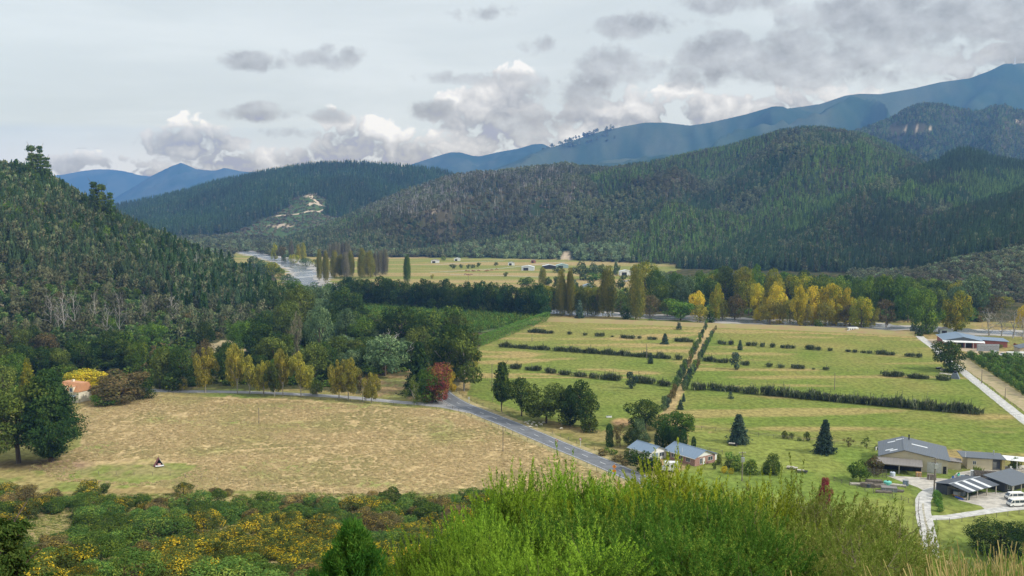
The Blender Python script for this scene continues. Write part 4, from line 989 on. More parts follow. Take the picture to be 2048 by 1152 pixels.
# ------------------------------------------------------------------ trees of the valley floor
# the two big trees beside the hay field
plant('gum_tree', 'gum', 38, 926, 756, 178, 'olive', 'huge spreading olive-green gum tree with thick dark trunk standing by the bare earth', var=1, lod=3)
plant('cypress_tree', 'cypress', 103, 923, 738, 128, 'conifer', 'dense dark green cypress leaning over the hay field beside the huge gum tree', var=2, lod=3)
plant('conifer', 'fir', 57, 800, 716, 42, 'lime', 'pointed yellow-green conifer rising behind the huge gum tree', var=0)
plant('broadleaf_tree', 'round', 8, 815, 728, 70, 'olive', 'rounded olive tree behind the huge gum tree', var=1)
# round the yellow house
plant('golden_tree', 'spread', 170, 788, 729, 82, 'yellow', 'bright yellow autumn tree spreading behind the small yellow house', var=2)
plant('broadleaf_tree', 'spread', 243, 803, 738, 108, 'brown', 'brown-green half bare spreading tree beside the grey side road', var=0)
plant('shrub', 'shrub', 285, 797, 752, 52, 'dark', 'dark tall shrub under the brown-green spreading tree')
plant('shrub', 'shrub', 209, 811, 783, 56, 'mid', 'clipped dark green round shrub in the corner of the hay field', cat='shrub')
plant('shrub', 'shrub', 191, 785, 776, 24, 'red', 'low reddish shrub on the lawn behind the yellow house', cat='shrub')
plant('shrub', 'shrub', 168, 800, 787, 14, 'mid', 'small green shrub against the wall of the yellow house', cat='shrub')
ordered([('broadleaf_tree', 'round', 28, 772, 705, 60, 'mid', 'leafy green'), ('broadleaf_tree', 'tall', 85, 762, 693, 50, 'dark', 'dark green'), ('broadleaf_tree', 'round', 118, 758, 694, 56, 'olive', 'bright olive'),
         ('broadleaf_tree', 'round', 166, 748, 674, 58, 'dark', 'very dark'), ('broadleaf_tree', 'spread', 226, 740, 664, 76, 'dark', 'wide dark'), ('broadleaf_tree', 'round', 272, 745, 682, 42, 'bright', 'fresh green'),
         ('broadleaf_tree', 'tall', 320, 777, 694, 52, 'olive', 'tall dull green'), ('broadleaf_tree', 'round', 366, 777, 691, 52, 'dark', 'dark rounded'), ('shrub', 'shrub', 345, 781, 742, 52, 'dark', 'low dark bushy'),
         ('broadleaf_tree', 'tall', 449, 765, 683, 42, 'dark', 'slim dark'), ('broadleaf_tree', 'round', 395, 770, 715, 48, 'dark', 'small dark'), ('broadleaf_tree', 'round', 8, 755, 688, 56, 'olive', 'dull olive'), ('broadleaf_tree', 'round', 52, 752, 690, 50, 'dark', 'shadowy dark')],
        'tree', 'in the dark belt behind the yellow house', cat='tree', group='trees in the belt behind the yellow house')
# golden row along the side road
ordered([('roadside_tree', 'street', 411, 785, 698, 46, 'gold', 'olive-gold pointed'), ('roadside_tree', 'street', 475, 787, 692, 46, 'gold', 'tall gold-green'), ('roadside_tree', 'street', 500, 788, 712, 46, 'gold', 'gold-brown'), ('roadside_tree', 'street', 527, 790, 722, 38, 'gold', 'small golden'),
         ('roadside_tree', 'street', 549, 793, 726, 36, 'olive', 'dull green'), ('roadside_tree', 'street', 566, 793, 702, 38, 'gold', 'slim golden'), ('roadside_tree', 'street', 602, 794, 705, 46, 'orange' if 0 else 'gold', 'ragged golden'), ('roadside_tree', 'round', 634, 790, 760, 26, 'olive', 'low bushy green'),
         ('roadside_tree', 'street', 678, 798, 722, 44, 'gold', 'broad golden'), ('roadside_tree', 'street', 697, 800, 720, 40, 'gold', 'upright golden'), ('roadside_tree', 'sparse', 725, 804, 744, 24, 'brown', 'thin half bare'), ('roadside_tree', 'street', 743, 806, 747, 34, 'gold', 'small olive-gold'),
         ('roadside_tree', 'sparse', 829, 812, 749, 34, 'olive', 'thin sparse'), ('roadside_tree', 'sparse', 366, 783, 757, 22, 'gold', 'young sparse')],
        'tree', 'in the autumn row along the side road', cat='tree', group='autumn trees along the side road', bark=M_PALEBARK)
plant('maple_tree', 'round', 858, 805, 733, 58, 'mid', 'green and yellow autumn tree leaning against the red maple at the junction', var=3)
plant('maple_tree', 'round', 872, 804, 724, 62, 'red', 'crimson red autumn tree at the road junction', var=2)
plant('maple_tree', 'round', 893, 797, 740, 36, 'orange', 'small orange autumn tree at the road junction', var=0)
plant('cedar_tree', 'fir', 841, 788, 682, 70, 'conifer', 'dark tiered cedar behind the crimson tree at the junction', var=1)
for i, (x, by, tp, w, c, lk) in enumerate([(893, 776, 652, 84, 'dark', 'tall dull green gum tree with bare trunks beside the road bend'), (928, 782, 657, 76, 'olive', 'tall gum tree with several pale trunks right at the roadside'), (944, 764, 690, 40, 'gold', 'smaller yellowish gum tree at the end of the roadside gum clump'), (912, 756, 650, 80, 'dark', 'dark gum tree behind the gum clump at the road bend')]):
    plant('gum_tree', 'gum', x, by, tp, w, c, lk, var=i, bark=M_PALEBARK, group='gum trees by the road bend')
# wood between the side road and the orchard
ordered([('broadleaf_tree', 'spread', 548, 748, 662, 80, 'olive', 'brownish spreading'), ('broadleaf_tree', 'sparse', 594, 735, 622, 26, 'greypop', 'pale thin upright'), ('broadleaf_tree', 'spread', 630, 765, 670, 66, 'olive', 'olive spreading'), ('broadleaf_tree', 'round', 660, 752, 688, 42, 'dark', 'dark upright'),
         ('broadleaf_tree', 'round', 700, 752, 698, 48, 'teal', 'bluish green'), ('broadleaf_tree', 'spread', 770, 752, 656, 82, 'teal', 'wide grey-green'), ('bare_tree', 'bare', 785, 738, 668, 74, 'grey', 'silvery leafless'), ('broadleaf_tree', 'round', 745, 752, 722, 52, 'mid', 'low green bushy'),
         ('broadleaf_tree', 'tall', 815, 738, 684, 52, 'dark', 'small dark'), ('broadleaf_tree', 'round', 845, 722, 650, 56, 'olive', 'round olive'), ('broadleaf_tree', 'round', 802, 702, 612, 74, 'dark', 'deep green'), ('broadleaf_tree', 'spread', 868, 712, 609, 104, 'dark', 'huge wide dark'),
         ('broadleaf_tree', 'round', 908, 712, 625, 54, 'olive', 'rounded dull green'), ('broadleaf_tree', 'dome', 640, 712, 614, 64, 'teal', 'pale willow-like'), ('broadleaf_tree', 'tall', 692, 700, 620, 40, 'teal', 'slender bluish'), ('broadleaf_tree', 'round', 725, 700, 632, 46, 'mid', 'leafy green'),
         ('broadleaf_tree', 'round', 690, 652, 566, 64, 'dark', 'tall dense dark'), ('broadleaf_tree', 'round', 600, 668, 572, 56, 'olive', 'olive topped'), ('broadleaf_tree', 'round', 568, 682, 600, 56, 'olive', 'brown-green'), ('broadleaf_tree', 'round', 630, 640, 562, 56, 'teal', 'soft green'),
         ('broadleaf_tree', 'spread', 520, 720, 640, 60, 'dark', 'dark'), ('broadleaf_tree', 'round', 478, 700, 640, 44, 'mid', 'leafy'), ('broadleaf_tree', 'round', 596, 615, 556, 46, 'mid', 'bright-topped'), ('broadleaf_tree', 'round', 655, 610, 566, 36, 'mid', 'small riverbank'),
         ('broadleaf_tree', 'round', 548, 632, 560, 44, 'pine', 'shaded'), ('broadleaf_tree', 'round', 744, 690, 640, 40, 'dark', 'low dark'), ('broadleaf_tree', 'round', 775, 700, 630, 50, 'dark', 'thick dark'), ('broadleaf_tree', 'tall', 835, 700, 655, 30, 'olive', 'thin pointed'), ('broadleaf_tree', 'round', 720, 745, 690, 40, 'dark', 'shadowed')],
        'tree', 'in the wood between side road and orchard', cat='tree', group='trees in the wood by the orchard')
# shelterbelt along the orchard
its = []
for i in range(27):
    t = i / 26; x = 690 + 398 * t; by = 608 + 26 * t; tp = 556 + 15 * t + rng.uniform(-5, 4)
    its.append(('shelterbelt_tree', ['round', 'tall', 'round'][i % 3], x + rng.uniform(-3, 3), by + 4, tp, 38 + rng.uniform(-4, 5), 'dark' if rng.uniform() < .8 else 'conifer', 'dark dense'))
for i in range(9):
    t = i / 8; its.append(('shelterbelt_tree', 'dome', 1068 + 122 * t, 626 + 5 * t, 568 + 9 * t + rng.uniform(-3, 3), 38, 'lime' if i % 3 else 'olive', 'yellow-topped'))
ordered(its, 'tree', 'of the shelterbelt row behind the orchard', cat='tree', group='shelterbelt trees behind the orchard')
# clipped hedge
def clipped_hedge():
    P = resample(line_px([(956, 693), (1000, 676), (1045, 658), (1096, 640)]), 1.0); r = np.random.default_rng(5); n = 9000
    i = r.integers(0, len(P), n); d = np.gradient(P, axis=0); d = unit(d); q = np.stack([-d[:, 1], d[:, 0]], 1)
    a = r.uniform(-1, 1, n); hz = r.uniform(0, 1, n); side = r.uniform(0, 1, n) < .62
    off = np.where(side, np.sign(a) * (1.7 - .35 * hz), a * 1.5); z = np.where(side, hz * 5.2, 5.2 + .25 * r.normal(size=n))
    XY = P[i] + q[i] * off[:, None] + r.normal(size=(n, 2)) * .18
    N = np.where(side[:, None], np.concatenate([q[i] * np.sign(a)[:, None], np.full((n, 1), .3)], 1), np.array([0, 0, 1.0])) + r.normal(size=(n, 3)) * .4
    V, F = cards(np.concatenate([XY, z[:, None]], 1), N, .34, r, .6)
    root = empty('hedge', (*P[len(P) // 2], 0), 0, 'long clipped bright green hedge between orchard and paddock', 'hedge'); V[:, :2] -= P[len(P) // 2]
    o = link('foliage', mesh_np('foliage', V, F, FM['hedge']), root)
clipped_hedge()
# poplars near the river bend
ordered([('poplar_tree', 'poplar', x, by, tp, w * 1.5, c, lk) for x, by, tp, w, c, lk in [
    (639, 561, 498, 10, 'poplar', 'slim green-gold'), (652, 566, 502, 12, 'poplar', 'green-gold'), (669, 556, 500, 14, 'poplar', 'thick golden'), (682, 556, 508, 12, 'poplar', 'dull gold'), (692, 557, 504, 13, 'greypop', 'fading'), (702, 556, 501, 13, 'poplar', 'upright gold'),
    (724, 556, 496, 16, 'poplar', 'tall broad golden'), (741, 556, 501, 15, 'poplar', 'golden'), (751, 553, 503, 8, 'greypop', 'thin greyish'), (758, 551, 502, 8, 'greypop', 'thin fading'), (764, 550, 500, 8, 'greypop', 'grey half bare'), (771, 550, 497, 9, 'greypop', 'tall grey')]],
    'poplar', 'in the row by the river bend', cat='poplar', group='poplars by the river bend')
ordered([('poplar_tree', 'poplar', x, 519, tp, w * 1.5, 'greypop', 'pale distant') for x, tp, w in [(660, 488, 6), (666, 486, 6), (672, 483, 8), (679, 485, 7), (686, 484, 7), (693, 483, 7), (699, 486, 6)]],
        'poplar', 'in the grey clump behind the river bend poplars', cat='poplar', group='grey poplars behind the river bend')
ordered([('poplar_tree', 'poplar', 583, 521, 481, 13, 'greypop', 'grey-brown'), ('poplar_tree', 'poplar', 597, 522, 488, 11, 'gold', 'rusty'), ('poplar_tree', 'poplar', 607, 524, 485, 14, 'gold', 'rusty gold'), ('broadleaf_tree', 'round', 563, 522, 488, 18, 'brown', 'reddish round'), ('broadleaf_tree', 'round', 549, 520, 485, 14, 'lime', 'pale green'),
         ('willow_tree', 'dome', 588, 528, 508, 22, 'lime', 'low yellowish'), ('willow_tree', 'dome', 612, 533, 516, 28, 'teal', 'low grey-green'), ('willow_tree', 'dome', 631, 534, 518, 22, 'lime', 'low olive'), ('willow_tree', 'dome', 572, 524, 508, 18, 'teal', 'small bluish')],
        'tree', 'on the far bank of the river bend', cat='tree', group='trees on the far bank of the river bend')
ordered([('willow_tree', 'dome', x, by, tp, w, c, lk) for x, by, tp, w, c, lk in [(545, 551, 524, 32, 'lime', 'yellow-green'), (525, 546, 520, 28, 'teal', 'grey-green'), (508, 540, 512, 26, 'teal', 'blue-green'), (560, 560, 533, 22, 'bright', 'fresh green'), (575, 574, 548, 30, 'teal', 'dull green')]],
        'willow', 'on the near bank of the silver river', cat='willow', group='willows on the near river bank')
plant('poplar_tree', 'poplar', 815, 568, 508, 18, 'mid', 'single green poplar rising behind the shelterbelt')
ordered([('poplar_tree', 'poplar', 1085, 574, 534, 18, 'poplar', 'short'), ('poplar_tree', 'poplar', 1124, 632, 537, 23, 'poplar', 'narrow'), ('poplar_tree', 'poplar', 1140, 633, 535, 22, 'poplar', 'tall narrow'), ('poplar_tree', 'poplar', 1216, 635, 531, 40, 'poplar', 'massive brown-gold'), ('poplar_tree', 'poplar', 1271, 640, 530, 38, 'poplar', 'massive golden')],
        'poplar', 'along the river between orchard hedge and lane', cat='poplar', group='big poplars along the river')
plant('conifer', 'cone', 1159, 642, 599, 26, 'young', 'dark pointed conifer on the grass bank before the big poplars')
ordered([('riverside_tree', k, x, by, tp, w, c, lk) for k, x, by, tp, w, c, lk in [
    ('dome', 1184, 633, 591, 30, 'olive', 'olive willowy'), ('sparse', 1196, 632, 577, 26, 'brown', 'pale orange sparse'), ('shrub', 1250, 637, 608, 28, 'dark', 'dark bushy'), ('dome', 1240, 620, 582, 40, 'olive', 'dull green'), ('dome', 1290, 600, 524, 62, 'lime', 'great yellow domed'),
    ('dome', 1311, 616, 541, 44, 'mid', 'green weeping'), ('round', 1333, 622, 562, 40, 'bright', 'bright green'), ('round', 1364, 622, 550, 46, 'teal', 'dark grey-green'), ('round', 1396, 634, 580, 36, 'yellow', 'yellow-headed'), ('tall', 1432, 642, 570, 30, 'lime', 'upright yellow'),
    ('spread', 1361, 641, 598, 66, 'mid', 'low wide green'), ('dome', 1300, 634, 590, 40, 'brown', 'brownish'), ('round', 1420, 614, 556, 40, 'dark', 'dark'), ('dome', 1450, 606, 534, 60, 'olive', 'olive domed'), ('tall', 1402, 604, 540, 30, 'mid', 'green'),
    ('dome', 1490, 610, 534, 56, 'lime', 'pale yellow domed'), ('tall', 1517, 615, 530, 26, 'mid', 'pointed green'), ('round', 1497, 632, 560, 42, 'lime', 'yellow-green'), ('round', 1516, 640, 566, 32, 'yellow', 'golden'), ('dome', 1470, 640, 590, 44, 'brown', 'brownish low'), ('dome', 1400, 645, 610, 34, 'gold', 'dull gold low'),
    ('dome', 1335, 632, 596, 36, 'olive', 'dull olive'), ('shrub', 1420, 645, 618, 22, 'dark', 'small dark'), ('dome', 1445, 640, 600, 34, 'gold', 'gold-brown'), ('dome', 1265, 625, 585, 34, 'olive', 'soft olive')]],
    'tree', 'on the riverbank before the lane end', cat='tree', group='riverbank trees before the lane end')
ordered([('riverside_tree', k, x, by, tp, w, c, lk) for k, x, by, tp, w, c, lk in [
    ('dome', 1545, 615, 538, 36, 'lime', 'olive-yellow domed'), ('tall', 1560, 645, 574, 42, 'orange', 'orange-gold'), ('round', 1548, 640, 562, 36, 'yellow', 'bright yellow'), ('round', 1607, 622, 543, 52, 'lime', 'yellow-green'), ('round', 1642, 624, 545, 42, 'bright', 'fresh green'), ('round', 1684, 628, 550, 44, 'bright', 'green'),
    ('tall', 1600, 652, 570, 34, 'yellow', 'slender golden'), ('tall', 1630, 648, 572, 44, 'orange', 'deep golden'), ('tall', 1664, 648, 566, 52, 'yellow', 'tall golden'), ('tall', 1690, 648, 577, 34, 'yellow', 'pale golden'), ('tall', 1711, 632, 554, 38, 'mid', 'leafy green'), ('round', 1722, 655, 592, 46, 'lime', 'yellow-green low'),
    ('round', 1760, 640, 550, 54, 'mid', 'large green'), ('tall', 1795, 642, 552, 38, 'mid', 'upright green'), ('round', 1816, 645, 572, 40, 'mid', 'rounded green'), ('tall', 1852, 667, 578, 62, 'mid', 'big dark green'), ('tall', 1911, 666, 584, 60, 'lime', 'big yellowing'), ('round', 1940, 632, 547, 64, 'teal', 'domed grey-green'),
    ('sparse', 1772, 655, 600, 44, 'brown', 'thin brownish'), ('sparse', 1742, 655, 606, 30, 'gold', 'thin golden'), ('dome', 1580, 648, 600, 40, 'gold', 'dull gold'), ('dome', 1610, 652, 608, 36, 'gold', 'low gold'), ('dome', 1650, 652, 606, 40, 'gold', 'low brownish gold'), ('shrub', 1636, 656, 636, 18, 'mid', 'small round'),
    ('round', 1540, 648, 596, 40, 'gold', 'golden low'), ('dome', 1700, 652, 610, 40, 'brown', 'brown low'), ('round', 1875, 625, 575, 44, 'olive', 'dull green'), ('dome', 1985, 625, 590, 46, 'brown', 'brown-green'), ('round', 2045, 655, 609, 24, 'orange', 'orange'), ('dome', 2010, 615, 592, 34, 'lime', 'yellow low'), ('tall', 1736, 640, 552, 40, 'mid', 'tall green'), ('round', 1575, 605, 548, 44, 'lime', 'yellowish')]],
    'tree', 'in the riverside belt past the lane end', cat='tree', group='riverside trees beyond the lane end')
ordered([('bare_tree', 'bare', x, by, tp, w, 'grey', lk) for x, by, tp, w, lk in [(1978, 672, 624, 56, 'grey leaning'), (2003, 673, 630, 44, 'grey'), (2026, 676, 620, 56, 'tall grey'), (2046, 680, 632, 40, 'grey slim')]],
        'bare willow', 'by the river beyond the red shed', cat='bare tree', group='bare grey willows by the river', lod=2)
ordered([('shrub', 'shrub', x, by, tp, w, c, lk) for x, by, tp, w, c, lk in [(1825, 668, 645, 14, 'young', 'thin dark'), (1840, 672, 650, 16, 'dark', 'low dark'), (1300, 645, 636, 12, 'mid', 'tiny green'), (1265, 643, 634, 10, 'mid', 'tiny leafy')]], 'bush', 'on the grass bank by the river', cat='bush', group='bushes on the grass bank')
rr = np.random.default_rng(15); its = []
for i in range(64):
    x = 1292 + 665 * (i + rr.uniform(-.4, .4)) / 63; f = rr.uniform(0, 1); by = np.interp(x, [1290, 1500, 1700, 1960], [606, 606, 612, 622]) - 14 * f; h = rr.uniform(38, 56)
    c = ['mid', 'teal', 'olive', 'bright', 'lime', 'dark', 'olive', 'mid'][int(rr.integers(8))]; its.append(('woodland_tree', ['round', 'tall', 'dome', 'round'][i % 4], x, by, by - h, rr.uniform(34, 50), c, {'mid': 'leafy green', 'teal': 'grey-green', 'olive': 'olive', 'bright': 'fresh green', 'lime': 'yellow-green', 'dark': 'dark'}[c]))
ordered(its, 'tree', 'in the green woodland behind the yellow riverside trees', cat='tree', group='woodland trees behind the riverside belt')
its = []
for i in range(58):
    for _ in range(40):
        x = rr.uniform(455, 905); y = rr.uniform(640, 770)
        if inpoly(np.array([x]), np.array([y]), [(455, 700), (560, 640), (700, 640), (760, 690), (905, 690), (900, 730), (820, 738), (720, 752), (660, 772), (470, 772)])[0]: break
    c = ['dark', 'olive', 'mid', 'teal', 'dark', 'dark'][int(rr.integers(6))]; h = rr.uniform(30, 58); its.append(('understorey_tree', ['round', 'tall', 'spread', 'shrub'][i % 4], x, y, y - h, rr.uniform(38, 62), c, {'mid': 'leafy green', 'teal': 'grey-green', 'olive': 'olive', 'brown': 'brownish', 'dark': 'dark'}[c]))
for i in range(34):
    x = rr.uniform(-10, 460); y = rr.uniform(690, 765)
    c = ['dark', 'olive', 'mid', 'brown', 'dark'][int(rr.integers(5))]; h = rr.uniform(30, 60); its.append(('understorey_tree', ['round', 'tall', 'spread', 'shrub'][i % 4], x, y, y - h, rr.uniform(34, 58), c, {'mid': 'leafy green', 'olive': 'olive', 'brown': 'brownish', 'dark': 'dark'}[c]))
ordered(its, 'tree', 'in the thick understorey below the steep hillside', cat='tree', group='understorey trees below the steep hillside')
# isolated bushes and trees on the far flats
ordered([('bush', 'round', x, by, tp, w, c, lk) for x, by, tp, w, c, lk in [
    (905, 538, 528, 13, 'dark', 'round dark'), (922, 537, 528, 8, 'dark', 'small round dark'), (937, 537, 528, 9, 'dark', 'joined dark'), (946, 536, 528, 10, 'dark', 'flat dark'), (957, 535, 525, 9, 'dark', 'upright dark'), (992, 532, 524, 9, 'dark', 'single dark'), (1012, 553, 544, 11, 'dark', 'lone round'), (1045, 570, 556, 22, 'mid', 'wide green'), (1058, 570, 553, 26, 'mid', 'broad green'),
    (1096, 574, 553, 16, 'dark', 'thick dark'), (1112, 570, 552, 12, 'dark', 'dark'), (1118, 545, 533, 24, 'dark', 'wide dark'), (1160, 560, 521, 26, 'teal', 'tall grey'), (1185, 558, 524, 22, 'teal', 'grey-green'), (1205, 555, 527, 20, 'olive', 'dull'), (1232, 552, 523, 14, 'teal', 'tall thin grey'), (1185, 560, 545, 40, 'mid', 'long low green'), (1182, 570, 556, 14, 'dark', 'round black-green'), (1182, 582, 566, 18, 'dark', 'domed dark'),
    (1163, 578, 570, 7, 'dark', 'tiny dark'), (1240, 580, 556, 18, 'dark', 'bushy dark'), (1248, 563, 549, 14, 'dark', 'dark'), (1268, 548, 528, 12, 'dark', 'dark upright'), (1150, 578, 558, 14, 'teal', 'bluish'), (865, 558, 548, 8, 'gold', 'small golden'), (887, 521, 512, 10, 'bright', 'bright lime'), (1200, 590, 572, 24, 'olive', 'olive'), (1222, 575, 560, 18, 'olive', 'soft olive')]],
    'bush', 'on the far flats beyond the shelterbelt', cat='bush', group='bushes on the far flats')
# paddock trees and young conifers
ordered([('young_conifer', k, x, by, tp, w, c, lk) for k, x, by, tp, w, c, lk in [
    ('cone', 1330, 688, 666, 20, 'young', 'dark bushy'), ('cone', 1358, 659, 643, 16, 'young', 'small dark'), ('cone', 1301, 727, 704, 15, 'young', 'slim'), ('tall', 1263, 777, 744, 24, 'young', 'rounded blue-green'), ('cone', 1480, 700, 679, 14, 'young', 'upright dark'), ('tall', 1471, 739, 706, 22, 'young', 'broad dark'),
    ('cone', 1461, 797, 781, 14, 'young', 'tiny'), ('cone', 1367, 803, 786, 10, 'young', 'tiny narrow'), ('cone', 1361, 819, 799, 16, 'young', 'small squat'), ('cone', 1477, 886, 827, 48, 'young', 'large layered'), ('fir', 1648, 906, 838, 42, 'young', 'tall blue-green')]],
    'young conifer', 'standing in the open paddocks', cat='conifer', group='young conifers in the paddocks')
ordered([('roadside_tree', k, x, by, tp, w, c, lk) for k, x, by, tp, w, c, lk in [('pine', 1003, 823, 724, 46, 'dark', 'ragged upright dark'), ('round', 1043, 832, 754, 60, 'dark', 'dense dark'), ('spread', 1092, 846, 764, 86, 'olive', 'wide low dull green'), ('tall', 1140, 852, 770, 62, 'dark', 'tall black-green'), ('tall', 1172, 856, 763, 62, 'dark', 'tall thick dark'), ('shrub', 1180, 863, 832, 42, 'olive', 'low olive')]],
    'tree', 'of the dark clump sheltering the sheep', cat='tree', group='trees of the dark clump by the road')
ordered([('garden_tree', k, x, by, tp, w, c, lk) for k, x, by, tp, w, c, lk in [('column', 1219, 893, 849, 22, 'conifer', 'narrow clipped dark'), ('sparse', 1240, 893, 848, 34, 'brown', 'pale half bare'), ('shrub', 1266, 896, 852, 44, 'dark', 'dark bushy'), ('round', 1291, 858, 796, 70, 'dark', 'big rounded dark green'), ('tall', 1284, 897, 836, 38, 'teal', 'grey-green'), ('round', 1350, 878, 820, 76, 'mid', 'big leafy green'),
    ('column', 1318, 898, 857, 26, 'conifer', 'dark hedge-like'), ('column', 1334, 901, 855, 26, 'conifer', 'dense dark hedge-like'), ('column', 1350, 904, 856, 26, 'conifer', 'thick dark hedge-like'), ('column', 1366, 907, 861, 24, 'conifer', 'shorter dark hedge-like'), ('column', 1387, 909, 874, 15, 'conifer', 'single clipped columnar'),
    ('round', 1290, 942, 900, 58, 'dark', 'dark low garden'), ('shrub', 1262, 925, 893, 34, 'dark', 'low dark')]],
    'tree', 'round the blue-roofed house', cat='tree', group='trees round the blue-roofed house')
ordered([('shrub', 'shrub', x, by, tp, w, c, lk) for x, by, tp, w, c, lk in [(1213, 905, 893, 16, 'mid', 'green'), (1228, 910, 896, 18, 'mid', 'round green'), (1205, 911, 897, 22, 'brown', 'dry brownish'), (1235, 922, 908, 30, 'brown', 'spreading brown'), (1250, 930, 918, 24, 'brown', 'low brown'), (1318, 884 + 14, 884, 10, 'yellow', 'yellow flowering'), (1438, 930, 906, 12, 'olive', 'upright green'), (1458, 934, 916, 22, 'dark', 'dark rounded'), (1475, 940, 918, 26, 'bright', 'bright green'), (1500, 948, 916, 36, 'bright', 'leafy bright'),
    (1458, 917, 902, 18, 'hedge', 'dark hedge-like'), (1475, 922, 908, 20, 'hedge', 'clipped'), (1545, 948, 902, 40, 'dark', 'big dark'), (1428, 938, 922, 10, 'dark', 'narrow dark'), (1449, 945, 928, 14, 'yellow', 'yellow'), (1462, 948, 934, 12, 'yellow', 'small yellow')]],
    'shrub', 'in the garden of the blue-roofed house', cat='shrub', group='garden shrubs of the blue-roofed house')
ordered([('fruit_tree', k, x, by, tp, w, c, lk) for k, x, by, tp, w, c, lk in [('round', 1570, 877, 860, 13, 'olive', 'small'), ('round', 1583, 878, 865, 11, 'olive', 'small dull'), ('tall', 1614, 882, 863, 13, 'olive', 'thin'), ('shrub', 1598, 882, 875, 10, 'dark', 'low round'), ('sparse', 1697, 894, 874, 20, 'brown', 'half bare'), ('sparse', 1733, 896, 875, 20, 'olive', 'leafy sparse'), ('shrub', 1756, 900, 889, 13, 'dark', 'dark low')]],
    'fruit tree', 'along the rail fence above the lush lawn', cat='fruit tree', group='young fruit trees along the rail fence')
plant('broadleaf_tree', 'round', 1720, 962, 919, 40, 'mid', 'rounded green tree on the lawn beside the big barn')
plant('broadleaf_tree', 'round', 1748, 948, 909, 36, 'brown', 'bronze-leaved tree at the side wall of the big barn', bark=M_PALEBARK)
plant('broadleaf_tree', 'round', 1899, 742, 681, 64, 'dark', 'big dark rounded tree over the pale farm track', var=2)
plant('broadleaf_tree', 'round', 2029, 940, 914, 24, 'mid', 'small round tree on the lawn beyond the white awning')
plant('palm_shrub', 'flax', 1954, 948, 930, 16, 'bright', 'small yellow-green palm-like shrub by the shed annexe', cat='shrub')
plant('broadleaf_tree', 'round', 2000, 1110, 1040, 118, 'dark', 'broad dark evergreen shrub-tree below the driveway fork', var=0, lod=3)
plant('broadleaf_tree', 'round', 2075, 1116, 1048, 90, 'dark', 'dark evergreen partly cut off at the picture edge below the driveway', var=1, lod=3)
plant('shrub', 'shrub', 2000, 696, 688, 14, 'mid', 'round green shrub next to the stacked crates', cat='shrub')
plant('shrub', 'shrub', 2031, 692, 686, 10, 'maroon', 'dark red round shrub on the grass behind the white bus', cat='shrub')
plant('red_tree', 'tall', 1645, 1018, 953, 32, 'maroon', 'narrow dark red tree on the green bank below the barn', var=1)
ordered([('clipped_shrub', 'shrub', x, by, by - 17, 15, 'hedge', lk) for x, by, lk in [(1872, 994, 'smallest clipped'), (1877, 1000, 'small clipped'), (1873, 1007, 'yellowish clipped'), (1879, 1012, 'round clipped'), (1881, 1023, 'plump clipped')]],
    'ball shrub', 'of the row along the driveway curve', cat='clipped shrub', group='clipped ball shrubs along the driveway')
